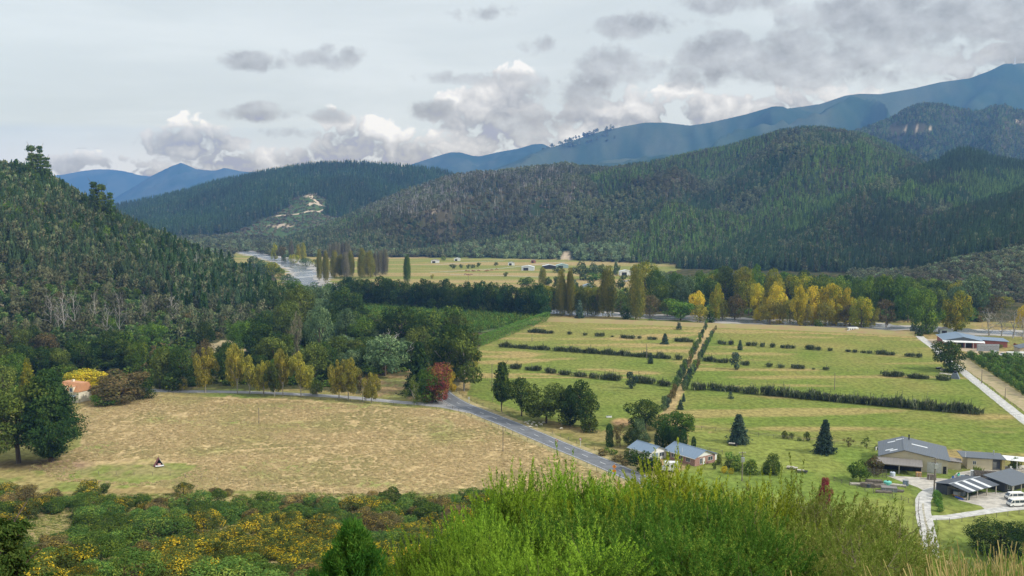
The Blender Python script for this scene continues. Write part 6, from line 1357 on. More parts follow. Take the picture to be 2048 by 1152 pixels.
def carport():
    rz = math.atan2(.52, .854); ro = empty('carport', (116.6, 264.5, 0), rz, 'dark clad open carport with pale translucent roof strips beside the driveway', 'carport')
    # local x runs along the ridge, -y faces the lookout side
    w = 13.0; d0, d1 = -9.6, 0.0; ym = -4.2; e0, e1, rg = 2.5, 2.6, 3.4
    MB().box(0, .12, -3.4, 0, 0, 2.55).build('wall', W_DARK, ro); MB().box(.125, w, -.12, 0, 0, 2.55).build('back_wall', W_DARK, ro); MB().box(.125, 4.2, -3.4, -3.3, 0, 2.5).build('partition', c3('grey_partition', (.22, .22, .21)), ro)
    MB().slab([(-.5, d1 + .5, e1), (w + .4, d1 + .5, e1), (w + .4, ym, rg), (-.5, ym, rg)][::-1], .1).build('roof', R_CHAR, ro)
    MB().slab([(-.5, d0 - .4, e0), (w + .4, d0 - .4, e0), (w + .4, ym, rg), (-.5, ym, rg)], .1).build('roof', R_CHAR, ro)
    s = (rg - e0) / (ym - d0 + .4)
    for x in (1.4, 5.0, 8.6): MB().slab([(x, d0 - .41, e0 + .03), (x + 1.3, d0 - .41, e0 + .03), (x + 1.3, ym - .2, rg - .0), (x, ym - .2, rg - .0)], .04).build('clear_strip', R_CLEAR, ro)
    MB().box(-.52, w + .42, ym - .2, ym + .2, rg - .02, rg + .06).build('ridge_cap', STEEL, ro)
    for x in (.2, 4.4, 8.6, 12.8): MB().box(x - .1, x + .1, d0 + .1, d0 + .3, 0, e0 - .1).build('post', PALEWOOD, ro)
    MB().box(.1, w, d0 + .12, d0 + .28, e0 - .3, e0 - .1).build('beam', TIMBER, ro); MB().box(.0, .16, -9.4, -3.5, e0 - .2, e0 - .02).build('beam', TIMBER, ro)
    def loc(x, y, z=0): return (116.6 + x * math.cos(rz) - y * math.sin(rz), 264.5 + x * math.sin(rz) + y * math.cos(rz), z)
    # low shelf with kayaks and boxes along the open end
    b = empty('bench', loc(.4, -6.4), rz, 'red-brown timber bench under the dark carport', 'bench'); MB().box(-.3, .3, -1.6, 1.6, .42, .5).build('seat', NEWWOOD, b)
    for y in (-1.4, 1.4): MB().box(-.25, .25, y - .06, y + .06, 0, .42).build('leg', TIMBER, b)
    t = empty('table', loc(7.4, -6.3), rz, 'bright green table under the carport', 'table'); MB().box(-1.4, 1.4, -.8, .8, .74, .8).build('table_top', c3('green_top', (.10, .34, .06)), t)
    for x in (-1.2, 1.2):
        for y in (-.65, .65): MB().box(x - .05, x + .05, y - .05, y + .05, 0, .74).build('leg', TIMBER, t)
    tb = empty('wheelie_bin', loc(.9, -9.1), rz, 'dark green wheelie bin at the corner post of the carport', 'bin'); MB().extr([(-.25, .05), (.25, .05), (.32, 1.0), (-.32, 1.0)], -.3, .3).build('body', c3('bin_green', (.03, .06, .045)), tb); MB().slab([(-.35, -.35, 1.06), (.35, -.35, 1.06), (.35, .35, 1.1), (-.35, .35, 1.1)], .05).build('lid', BLACK, tb)
    k = empty('kayak', loc(-.2, -7.2, 0), rz + R(80), 'blue plastic kayak lying on the grass edge by the carport', 'kayak'); m = MB(); m.tube([(-1.6, 0, .22), (-1.0, 0, .2), (0, 0, .2), (1.0, 0, .2), (1.6, 0, .22)], [.05, .26, .33, .26, .05], 10); m.build('hull', c3('kayak_blue', (.05, .10, .36)), k); MB().tube([(-.4, 0, .50), (.3, 0, .50)], .1, 8).build('seat', BLACK, k)
    for i, (x, y, c, nm) in enumerate([(2.2, -5.0, (.40, .42, .44), 'grey'), (3.4, -5.6, (.26, .30, .36), 'blue-grey')]):
        bx = empty('storage_box', loc(x, y), rz + .2 * i, f'{nm} covered storage box under the carport', 'box'); MB().box(-.8, .8, -.7, .7, 0, 1.1).build('box_body', c3('box_' + nm.replace('-', '_'), c), bx); MB().box(-.84, .84, -.74, .74, 1.1, 1.2).build('lid', STEEL, bx)
    p = flat(2010, 985); r2 = empty('shed', (p[0], p[1], 0), rz, 'second dark shed with grey roof behind the white vans', 'shed')
    MB().box(0, 12, 0, 6, 0, 2.5).build('wall', W_DARK, r2); MB().slab([(-.6, -2.4, 2.5), (12.5, -2.4, 2.5), (12.5, 6.4, 3.5), (-.6, 6.4, 3.5)], .12).build('roof', R_GREY, r2)
    window(r2, 1.2, 2.6, .6, 2.1, 0); door(r2, 3.2, 4.2, 2.1, 0, W_)
    for x in (0, 4, 8): MB().box(x - .07, x + .07, -2.2, -2.06, 0, 2.42).build('post', PALEWOOD, r2)
carport()
def crates(name, spots, w, d, h, mat, label, cat, group, rz):
    """slatted bins, each one lifted away by itself"""
    proto = None
    for i, (p, lv, look) in enumerate(spots):
        if proto is None:
            proto = empty(name, (0, 0, 0)); m = MB()
            for k in range(4):
                z0 = .12 + k * (h - .12) / 4; z1 = z0 + (h - .12) / 4 * .82
                m.box(-w / 2, w / 2, -d / 2, -d / 2 + .04, z0, z1); m.box(-w / 2, w / 2, d / 2 - .04, d / 2, z0, z1); m.box(-w / 2, -w / 2 + .04, -d / 2 + .041, d / 2 - .041, z0, z1); m.box(w / 2 - .04, w / 2, -d / 2 + .041, d / 2 - .041, z0, z1)
            m.build('slatted_side', mat, proto); MB().box(-w / 2 + .05, w / 2 - .05, -d / 2 + .05, d / 2 - .05, .1, .14).build('floor_board', mat, proto)
            for x in (-w / 2 + .1, w / 2 - .1): MB().box(x - .06, x + .06, -d / 2 + .042, d / 2 - .042, 0, .098).build('skid', mat, proto)
            r = proto; tr = tree_of(proto)
        else: r = copy_tree(proto, tr)
        r.location = (p[0], p[1], lv * h); r.rotation_euler[2] = rz + random.uniform(-.05, .05); tag(r, f'{look} {label}', cat, group)
def yard():
    b = flat(1956, 958); dx = np.array([math.cos(R(-12)), math.sin(R(-12)), 0]); dy = np.array([-dx[1], dx[0], 0]); L = []
    for lv in range(2):
        for c in range(6):
            for rw in range(2):
                if lv == 1 and c == 5: continue
                L.append((b + dx * c * 1.55 + dy * rw * 1.5, lv, f'{["lower", "upper"][lv]} {["front", "rear"][rw]} grey'))
    L = [(p, lv, f'{lk} wooden bin, {ordw(int(i % 12) // 2 + 1)} from the left') for i, (p, lv, lk) in enumerate(L)]
    crates('fruit_bin', L, 1.4, 1.35, 1.05, TIMBER, 'in the stack before the annexe', 'fruit bin', 'wooden fruit bins in the yard stack', R(-12))
    # timber heap plot
    k = 0
    for (x, y, rz, l, h, mt, lk) in [(1722, 970, -12, 5.5, .5, PALEWOOD, 'pale'), (1735, 974, -15, 3.2, 1.2, TIMBER, 'tall grey'), (1748, 967, -10, 4.2, 1.0, TIMBER, 'dark grey'), (1758, 974, 8, 3.5, .8, TIMBER, 'crossed grey'), (1787, 971, -22, 6.0, .5, PALEWOOD, 'long pale'), (1768, 985, -8, 4.0, .5, TIMBER, 'low grey'), (1793, 983, -14, 3.4, .5, TIMBER, 'short grey')]:
        p = at(x, y); r = empty('timber_stack', p, R(rz), f'{lk} timber stack in the fenced heap below the barn', 'timber stack', 'timber stacks in the fenced heap'); n = max(2, int(h / .14)); r_ = np.random.default_rng(k); k += 1
        for q in range(n):
            m = MB()
            for b_ in range(5):
                yy = -.7 + .32 * b_ + r_.uniform(-.05, .05); m.box(-l / 2 + r_.uniform(-.4, .4), l / 2 + r_.uniform(-.4, .4), yy, yy + .24, .02 + q * .15, .02 + q * .15 + .11)
            m.build('plank_layer', mt, r)
    def box_thing(name, x, y, rz, sx, sy, sz, mat, label, cat, lid=None):
        p = at(x, y); r = empty(name, p, R(rz), label, cat); MB().box(-sx / 2, sx / 2, -sy / 2, sy / 2, 0, sz).build('box_body', mat, r, bevel=.04)
        if lid: MB().box(-sx / 2 - .06, sx / 2 + .06, -sy / 2 - .06, sy / 2 + .06, sz, sz + .1).build('lid', lid, r)
        for a in (-1, 1): MB().box(a * sx * .25 - .06, a * sx * .25 + .06, -sy / 2 - .03, -sy / 2 - .002, .05, sz - .05).build('strap', STEEL, r)
        return r
    def tank(x, y, rr, h, mat, label, frame=False, z=0):
        p = at(x, y); r = empty('water_tank', (p[0], p[1], p[2] + z), 0, label, 'tank'); m = MB(); m.tube([(0, 0, 0), (0, 0, h), (0, 0, h + .18)], [rr, rr, rr * .55], 20); o = m.build('tank_body', mat, r)
        MB().tube([(0, 0, h + .18), (0, 0, h + .3)], rr * .25, 10).build('lid', BLACK, r)
        for k in range(3): MB().tube([(0, 0, h * (.25 + .25 * k)), (0, 0, h * (.25 + .25 * k) + .06)], rr + .025, 20).build('rib', mat, r)
    tank(1775, 969.5, 1.05, .95, c3('turquoise_plastic', (.16, .52, .44)), 'turquoise round tank in the timber heap')
    tank(1785, 952, .75, 1.1, c3('translucent_plastic', (.50, .56, .62)), 'pale grey-blue round tank under the barn lean-to')
    tank(1737, 975, .55, .9, c3('dark_plastic', (.06, .07, .09)), 'small dark barrel tank in the timber heap')
    box_thing('trailer_box', 1778, 982, -14, 4.0, 2.3, 1.1, c3('tarp_grey', (.20, .21, .22)), 'low dark covered trailer box at the lower end of the timber heap', 'box', R_RUST)
    box_thing('bin', 1811, 971, -10, 1.3, 1.2, 1.5, c3('bin_blue_grey', (.16, .22, .32)), 'blue-grey upright bin at the edge of the gravel yard', 'bin', STEEL)
    box_thing('crate', 1837, 953, -18, 1.5, 1.2, 1.3, NEWWOOD, 'orange-brown wooden crate under the lean-to roof', 'crate')
    box_thing('crate', 1863, 959, -20, 2.4, 1.4, 1.6, TIMBER, 'grey slatted pallet crate against the lean-to corner post', 'crate')
    box_thing('freezer', 1944, 953, -12, .9, .8, 1.9, W_, 'upright white cabinet standing beside the side room of the barn', 'cabinet')
    p = at(1906, 959); r = empty('barrel', p, 0, 'blue plastic barrel at the corner of the barn', 'barrel'); MB().tube([(0, 0, 0), (0, 0, .15), (0, 0, .5), (0, 0, .85), (0, 0, 1.0)], [.28, .33, .36, .33, .28], 14).build('barrel_body', c3('barrel_blue', (.04, .12, .40)), r); MB().tube([(0, 0, 1.0), (0, 0, 1.04)], .26, 12).build('lid', BLACK, r)
    for x, y, rz, c, lb, z in [(1925, 958, 30, (.70, .70, .68), 'white upturned kayak beside the barn wall', 0), (1934, 956, -35, (.24, .34, .40), 'grey-blue kayak leaning in the heap by the barn wall', .2), (1917, 952, 60, (.05, .34, .24), 'green kayak in the heap by the barn wall', .2)]:
        p = at(x, y); k = empty('kayak', (p[0], p[1], z), R(rz), lb, 'kayak', None); MB().tube([(-1.9, 0, .28), (-1.2, 0, .28), (0, 0, .28), (1.2, 0, .28), (1.9, 0, .30)], [.04, .28, .38, .28, .04], 10).build('hull', c3('hull_' + lb.split()[0].replace('-', '_'), c), k); MB().tube([(-.5, 0, .62), (.5, 0, .62)], [.16, .16], 8).build('seat', BLACK, k)
yard()
def cottage():
    p = flat(143, 804); ro = empty('cottage', (p[0], p[1], 0), R(-24), 'small cream cottage with steep orange tiled roof at the field corner', 'cottage')
    m = plain('cream_plaster', (.66, .61, .48), .8, .06, 1)
    MB().box(-6, 4, 0, 6.4, 0, 4.3).build('wall', m, ro)
    # mansard roof, long axis x, slope towards -y
    prof = [(-.5, 4.3), (6.9, 4.3), (5.0, 7.6), (1.6, 7.6)]
    v = MB(); v.add([(-6.3, y, z) for y, z in prof] + [(4.3, y, z) for y, z in prof], [(3, 2, 1, 0), (4, 5, 6, 7), (0, 1, 5, 4), (1, 2, 6, 5), (2, 3, 7, 6), (3, 0, 4, 7)]); r = v.build('roof', R_ORANGE, ro)
    for x in (-3.6, .6):
        d = MB().box(x - 1.2, x + 1.2, -.55, 3, 3.3, 6.3).build('dormer', m, ro); window(ro, x - .6, x + .6, 4.3, 5.7, -.55, frame=c3('blue_frame', (.42, .52, .66)))
        MB().slab([(x - 1.4, -.8, 6.4), (x + 1.4, -.8, 6.4), (x + 1.4, 3.2, 6.9), (x - 1.4, 3.2, 6.9)], .1).build('dormer_roof', R_ORANGE, ro)
    for x in (-2.4, .2, 1.6): window(ro, x, x + .8, .5, 2.3, 0, frame=c3('plum_frame', (.22, .13, .18)))
    MB().slab([(-6, -1.4, 2.6), (2.8, -1.4, 2.6), (2.8, -.05, 2.86), (-6, -.05, 2.86)], .1).build('verandah_roof', c3('slate_blue', (.30, .34, .40)), ro)
    for x in (-5.6, -1.6, 2.6): MB().box(x - .08, x + .08, -1.3, -1.14, 0, 2.5).build('verandah_post', W_, ro)
    MB().box(-2.4, -1.6, 2.6, 3.6, 7.3, 8.4).build('chimney', m, ro)
cottage()
def packhouse():
    p = flat(1888, 694); ro = empty('packhouse', (p[0], p[1], 0), R(-14), 'wide red packing shed with low blue-grey roof beyond the orchard', 'shed'); m = ribbed('red_cladding', (.33, .105, .085), .5, 0, .7, 0, .06)
    gable(ro, 0, 19, 0, 22, 3.9, 5.8, m, R_BLUE, c3('dark_gable', (.10, .12, .14)), .6)
    MB().slab([(-1, -3.2, 3.3), (20, -3.2, 3.3), (20, -.1, 3.9), (-1, -.1, 3.9)], .15).build('canopy', W_, ro)
    for k, x in enumerate((2, 6.2, 10.4)): MB().box(x, x + 3.6, -.09, -.005, 0.02, 3.1).build('bay_shade', SHADE, ro)  # dark panels on the wall, the shade of open bays painted in
    for x in (-.6, 5.9, 10.1, 14.2, 19.6): MB().box(x - .1, x + .1, -3.1, -2.9, 0, 3.2).build('post', W_, ro)
    MB().box(19.1, 33, 6, 20, 0, 3.2).build('wing_wall', m, ro); MB().slab([(19.05, 5.4, 3.9), (34, 5.4, 3.3), (34, 20.5, 3.3), (19.05, 20.5, 3.9)], .15).build('wing_roof', R_BLUE, ro)
    b = flat(1957, 702); L = []
    for lv in range(3):
        for c in range(7): L.append((b + np.array([c * 1.6, -.1 * c, 0]), lv, f'{["bottom", "middle", "top"][lv]} tier pale bin, {ordw(c + 1)} from the left'))
    crates('field_bin', L, 1.5, 1.4, 1.25, c3('grey_plastic', (.34, .36, .38)), 'in the stack by the red shed', 'field bin', 'pale field bins stacked by the red shed', R(-4))
    for i, (x, y, c, l) in enumerate([(1870, 690, (.10, .10, .11), 'dark car parked on the clay beside the red shed'), (1982, 708, (.70, .70, .68), 'white car parked at the corner of the leafy orchard'), (1975, 711, (.66, .66, .64), 'pale car parked in front of the bin stack'), (2000, 712, (.68, .68, .68), 'small white car next to the long white bus')]): car(x, y, R(10 * i), l, c)
    g = at(2040, 706); r = empty('house', (g[0], g[1], 0), R(-8), 'low house with dark grey roof beyond the orchard and long bus', 'house'); gable(r, 0, 14, 0, 9, 2.5, 4.3, W_CREAM, R_GREY); window(r, 2, 4, .9, 2.1, 0); door(r, 5, 6, 2.1, 0, W_)
def car(px, py, rz, label, col):
    ro = building('parked_car', px, py, rz, label, 'car'); m = c3('car_' + label.split()[0] + str(int(col[0] * 100)), col, .35); L = 4.3; h = .86
    MB().extr([(0, .4), (.05, .75), (.9, .88), (L - .5, .9), (L, .8), (L, .38), (.1, .32)], -h, h).build('body', m, ro, bevel=.06)
    MB().extr([(.95, .88), (1.6, 1.42), (3.2, 1.45), (3.9, .9)], -h * .9, h * .9, lambda x, z: .16 * (z - .88) / .55).build('cabin', GLASS, ro); MB().box(1.62, 3.2, -h * .72, h * .72, 1.425, 1.48).build('roof', m, ro); wheel_set(ro, (.85, L - .9), h + .01, .3)
packhouse()
def far_farm():
    def shed(x, y, rz, w, d, e, r, wm, rm, lb, nm='farm_shed', cat='shed'):
        p = flat(x, y); o = empty(nm, (p[0], p[1], 0), R(rz), lb, cat); gable(o, 0, w, 0, d, e, r, wm, rm, None, .3); MB().box(w * .15, w * .55, -.06, -.004, 0.02, e * .8).build('door', SHADE, o); return o
    WH = c3('pale_blue_cladding', (.60, .64, .68))
    shed(1043, 541, -6, 14, 10, 4, 5.6, WH, R_CLEAR, 'long white farm shed standing alone on the far flats'); shed(1086, 538, 4, 15, 10, 3.5, 5, SHADE, R_CLEAR, 'dark open farm shed with pale roof on the far flats')
    shed(1113, 536, 2, 14, 10, 3.2, 5, c3('teal_cladding', (.30, .40, .40)), c3('pale_teal_roof', (.42, .55, .54)), 'pale teal-roofed farmhouse at the far edge of the flats', 'farmhouse', 'house'); shed(1240, 551, 2, 13, 9, 4.2, 5.6, W_, R_CLEAR, 'white barn half hidden behind the riverside poplars')
    shed(862, 526, 0, 10, 8, 3, 4.6, W_, R_RUST, 'small white house under the forest edge', 'house', 'house'); shed(1016, 531, 0, 8, 6, 3.4, 4.6, W_, R_RUST, 'small white shed far out on the flats'); shed(1062, 526, 0, 6, 5, 3, 4, c3('reddish', (.30, .14, .11)), R_RUST, 'little red-brown hut below the clay scar'); shed(908, 522, 0, 8, 6, 3, 4.2, W_, R_CLEAR, 'tiny white house in the trees beside the lime tree', 'house', 'house')
    shed(1168, 577, 6, 9, 7, 2.6, 4, c3('grey_blue_wall', (.34, .40, .44)), R_BLUE, 'small grey-blue house behind the river trees', 'house', 'house'); shed(1880, 668, -10, 7, 5, 2.6, 3.8, c3('grey_blue_wall', (.34, .40, .44)), R_RUST, 'small grey shed under the big yellowing riverside trees')
    car(1252, 563, .1, 'silver car at the white barn behind the poplars', (.55, .57, .60)); car(1246, 563.5, .1, 'white car at the white barn behind the poplars', (.70, .70, .70))
far_farm()
# --- animals
def beast(name, L, H, leg, body, head_dir=1, graze=True):
    """a standing animal grown from a joint skeleton as one surface"""
    V = []; E = []; Rr = []
    def v(p, r, link_=None):
        V.append(p); Rr.append(r); i = len(V) - 1
        if link_ is not None: E.append((link_, i))
        return i
    b = H * .30; z = H - b
    hip = v((-L * .38, 0, z), b * .92); mid = v((0, 0, z - b * .05), b * 1.08, hip); sh = v((L * .33, 0, z), b, mid); nk = v((L * .55, 0, z + (-.1 if graze else .25) * H), b * .5, sh); hd = v((L * .70, 0, z + (-.32 if graze else .38) * H), b * .38, nk); v((L * .84, 0, z + (-.46 if graze else .30) * H), b * .24, hd)
    v((-L * .5, 0, z - b * .6), b * .12, hip)
    for src, x, bend in ((sh, L * .33, .03), (hip, -L * .38, -.05)):
        for s in (-1, 1):
            a = v((x, s * b * .55, z - b * .6), b * .34, src); k = v((x + bend * L, s * b * .58, H * .30), b * .19, a); v((x - bend * L * .3, s * b * .58, .03 * H), b * .15, k)
    me = bpy.data.meshes.new('body'); me.from_pydata(V, E, []); o = bpy.data.objects.new('body', me); COL.objects.link(o)
    sk = o.modifiers.new('skin', 'SKIN'); o.modifiers.new('sub', 'SUBSURF').levels = 1
    for i, sv in enumerate(me.skin_vertices[0].data): sv.radius = (Rr[i], Rr[i]); sv.use_root = (i == 0)
    dg = bpy.context.evaluated_depsgraph_get(); m2 = bpy.data.meshes.new_from_object(o.evaluated_get(dg)); bpy.data.objects.remove(o); m2.materials.clear(); m2.materials.append(body); return m2
def animals():
    fleece = plain('fleece', (.58, .54, .45), .95, .12, 6); hide = plain('brown_hide', (.26, .115, .06), .8, .12, 2); horse = plain('pale_hide', (.62, .58, .52), .8, .1, 2)
    sm = beast('sheep', 1.15, .85, .3, fleece); cm = beast('cow', 2.3, 1.45, .6, hide)
    for i, (x, y, a) in enumerate([(1051, 847, .3), (1056, 850, 2.1), (1059, 845, 4.0), (1064, 851, .9), (1068, 847, 3.0), (1072, 853, 5.2), (1078, 848, 1.2), (1083, 851, 2.6), (1060, 856, .2), (1088, 847, 3.6), (1122, 859, .5)]):
        o = link('sheep', sm, None, at(x, y), a); tag(o, 'woolly cream sheep in the flock under the dark roadside clump' if i < 10 else 'lone cream sheep grazing away from the flock beside the road', 'sheep', 'sheep under the roadside clump' if i < 10 else None)
    for i, (x, y, a) in enumerate([(932, 543, .2), (938, 543.5, 3.3), (945, 543, .1), (949, 543.6, 3.0), (957, 542.5, .3), (972, 543.5, 2.8), (975, 542.5, .2), (984, 541.5, 3.4), (993, 540, .1), (931, 550, .2), (937, 551, 3.0), (942, 550.5, .4)]):
        o = link('cow', cm, None, at(x, y), a); o.scale = (1.25,) * 3; tag(o, 'reddish brown cow in the herd out on the far flats', 'cow', 'brown cattle on the far flats')
animals()
# --- poles, signs, fences
def pole(px, by, top, label, arms=True, kit=False, wmul=1.0):
    p = at(px, by); h = (by - top) / ppm(p); ro = empty('power_pole', p, rng.uniform(-.3, .3), label, 'power pole'); MB().tube([(0, 0, -.3), (0, 0, h * .5), (0, 0, h)], [.16 * wmul, .14 * wmul, .11 * wmul], 8).build('pole', TIMBER, ro)
    if arms:
        MB().box(-1.0, 1.0, .12, .24, h - .5, h - .36).build('crossarm', TIMBER, ro)
        for x in (-.85, -.4, .4, .85): MB().tube([(x, .18, h - .36), (x, .18, h - .14)], .05, 6).build('insulator', W_, ro)
    if kit:
        MB().box(-.45, .45, -.75, -.15, h - 2.9, h - 1.6).build('transformer', STEEL, ro); MB().box(-.9, .9, .3, .42, h - 1.4, h - 1.28).build('crossarm', TIMBER, ro)
pole(1006, 903, 851, 'slim wooden pole in the hay field near the road'); pole(518, 848, 815, 'slim grey pole standing alone in the middle of the hay field', arms=False); pole(1669, 780, 745, 'slim pole in the middle of the wide eastern paddock', arms=False); pole(1293, 718, 688, 'slim pole beside the middle flax row', arms=False)
pole(1064, 683, 668, 'short pole in the paddock near the orchard hedge', arms=False); pole(1868, 990, 914, 'dark power pole with transformer at the driveway bend', kit=True, wmul=1.5); pole(1963, 767, 739, 'pole along the dirt track next to the upper orchard trees', arms=False); pole(2010, 800, 776, 'pole along the dirt track next to the lower orchard trees', arms=False)
pole(984, 773, 727, 'slim pole in the paddock corner beside the gum clump', arms=False); pole(528, 792, 747, 'pale pole among the golden trees of the side road', arms=False); pole(1484, 962, 902, 'power pole with transformer among the garden shrubs', kit=True); pole(200, 783, 776, 'short white post in the cottage lawn', arms=False); pole(937, 571, 549, 'pole in front of the far cattle flats', arms=False); pole(1847, 668, 651, 'pole by the river at the head of the farm track')
def sign(px, by, top, face, ring, label, r=.45, two=False, rz=None):
    p = at(px, by); h = (by - top) / ppm(p); ro = empty('road_sign', p, R(-28) if rz is None else rz, label, 'road sign'); MB().box(-.07, .07, -.05, .05, -.2, h).build('post', W_, ro)
    def disc(z, rr, y0, y1, m, nm, n=24): return MB().extr([(rr * math.cos(6.2832 * k / n), z + rr * math.sin(6.2832 * k / n)) for k in range(n)], y0, y1).build(nm, m, ro)
    disc(h - r, r, -.09, -.055, ring, 'sign_face'); 
    if face: disc(h - r, r * .72, -.10, -.092, face, 'sign_centre')
    return ro, h
RED_ = c3('sign_red', (.52, .05, .05)); ORG = c3('sign_orange', (.85, .30, .02))
for (x, by, tp, lb) in [(1113, 900, 878, 'round red and white speed sign on a white post beside the hay field'), (1161, 893, 875, 'round red and white speed sign on a white post across the road'), (938, 806, 794, 'small round white sign at the road bend')]:
    ro, h = sign(x, by, tp, W_, RED_ if x > 1000 else W_, lb, .48 if x > 1000 else .4)
def orange_sign():
    p = at(1228.5, 948); h = 20 / ppm(p); ro = empty('road_sign', p, R(-20), 'bright orange warning sign of two stacked panels beside the lower road', 'road sign'); MB().box(-.06, .06, -.05, .05, -.2, h).build('post', TIMBER, ro)
    z = h - .7; r = .66
    MB().extr([(0, z - r), (r, z), (0, z + r), (-r, z)], -.1, -.055).build('diamond_panel', ORG, ro); MB().box(-.07, .07, -.112, -.102, z - .05, z + .36).build('mark', BLACK, ro); MB().box(-.07, .07, -.112, -.102, z - .28, z - .16).build('mark', BLACK, ro)
    z = h - 1.95; MB().box(-.5, .5, -.1, -.055, z - .42, z + .36).build('lower_panel', ORG, ro); MB().box(-.3, .3, -.112, -.102, z - .06, z + .04).build('mark', BLACK, ro)
orange_sign()
def fence(pts, step, label, h=1.15, rails=2, mat=None, pr=.06, name='fence', rail_t=.025, cap=100):
    """posts each a part, wires or rails one part"""
    P = resample([at(*q)[:2] for q in pts] if len(pts[0]) == 2 and not isinstance(pts[0], np.ndarray) else pts, step); P = P[:cap]; mat = mat or TIMBER
    o = np.array([*P[0], float(terr(*P[0]))]); ro = empty(name, o, 0, label, 'fence'); pm = MB().tube([(0, 0, -.2), (0, 0, h)], pr, 6).mesh('post', mat); m = MB()
    Q = [np.array([x, y, float(terr(x, y))]) - o for x, y in P]
    for q in Q: link('post', pm, ro, tuple(q))
    for k in range(rails):
        z = h * (.92 - .36 * k)
        m.tube([q + np.array([0, .05, z]) for q in Q], rail_t, 4)
    m.build('rail', mat, ro)
def side_fence(w, label, a=0, b=None, step=5.0):
    A, _ = offset_line(ROAD, w, w); fence([p for p in A[a:b]], step, label, 1.1, 3, None, .07, rail_t=.012)
side_fence(-6.2, 'wire fence with dark posts between hay field and road', 36); side_fence(6.4, 'wire fence with dark posts on the paddock side of the road', 30)
fence([(170, 809), (230, 806), (300, 790), (420, 789), (560, 797), (700, 803), (850, 816), (900, 823)], 6, 'low wire fence between the hay field and the side road', 1.1, 3, rail_t=.012)
fence([(60, 944), (160, 948), (260, 951), (330, 951), (480, 968), (620, 985), (760, 991), (900, 996)], 5, 'low wire fence with dark posts along the foot of the hay field', 1.1, 2, rail_t=.012)
fence([(1375, 857), (1420, 861), (1470, 867), (1530, 874), (1600, 882), (1690, 892), (1765, 901)], 4.5, 'dark post and rail fence above the lush lawn', 1.25, 2, rail_t=.05)
fence([(1395, 898), (1420, 903), (1445, 908)], 3, 'short rail fence behind the blue-roofed house', 1.2, 2, rail_t=.05)
fence([(1668, 962), (1700, 972), (1740, 985), (1780, 994), (1815, 1003), (1828, 1012)], 2.4, 'dark fence with mesh round the timber heap', 1.3, 3, rail_t=.03)
fence([(1838, 1000), (1836, 1025), (1842, 1060), (1845, 1090)], 2.4, 'thin post fence along the lower driveway', 1.1, 2, rail_t=.02)
fence([(1872, 1048), (1905, 1046), (1950, 1041), (2000, 1034), (2060, 1026)], 3.2, 'post and wire fence below the driveway fork', 1.3, 2, rail_t=.02)
fence([(1920, 747), (1955, 774), (1995, 806), (2043, 846), (2090, 884)], 2.6, 'white railed fence along the pale farm track', 1.1, 2, W_, .06, rail_t=.04)
fence([(1950, 756), (1990, 786), (2040, 822)], 4, 'dark post fence between farm track and dirt track', 1.1, 2, rail_t=.015)
fence([(985, 805), (990, 780), (975, 760), (950, 745)], 4, 'wire fence in the paddock corner by the gum clump', 1.2, 3, rail_t=.012)
fence([(1885, 826), (1935, 829), (1965, 830), (1998, 833)], 5, 'short fence at the end of the long flax row', 1.1, 2, rail_t=.02)
fence([(1060, 660), (1200, 671), (1300, 678), (1395, 684)], 8, 'wire fence along the upper flax row', 1.1, 2, rail_t=.012); fence([(1410, 718), (1520, 729), (1660, 740), (1780, 751), (1900, 760)], 8, 'wire fence along the middle flax row beyond the lane', 1.1, 2, rail_t=.012)
def aframe():
    p = at(318, 932); ro = empty('hut', p, R(28), 'tiny A-shaped hut with pale blue roof standing alone in the hay field', 'hut'); w, l, h = 1.5, 2.0, 2.6
    MB().slab([(w, -l / 2, 0), (w, l / 2, 0), (0, l / 2, h), (0, -l / 2, h)], .06).build('roof', c3('pale_blue_sheet', (.55, .66, .78)), ro); MB().slab([(-w, -l / 2, 0), (0, -l / 2, h), (0, l / 2, h), (-w, l / 2, 0)], .06).build('roof', c3('maroon_sheet', (.24, .07, .08)), ro)
    MB().extr([(-w * .9, 0), (w * .9, 0), (0, h * .92)], l * .2, l * .25).build('back_wall', SHADE, ro); MB().box(-w * .8, w * .8, -l * .9, -l * .1, .3, .4).build('floor', W_, ro); MB().box(-.4, .4, -l * .4, -l * .1, .4, .9).build('bench', c3('pinkish', (.52, .32, .30)), ro)
    MB().box(.2, 1.4, -l * .52, -l * .503, .05, .3).build('skirt', c3('maroon_sheet', (.24, .07, .08)), ro)
aframe()
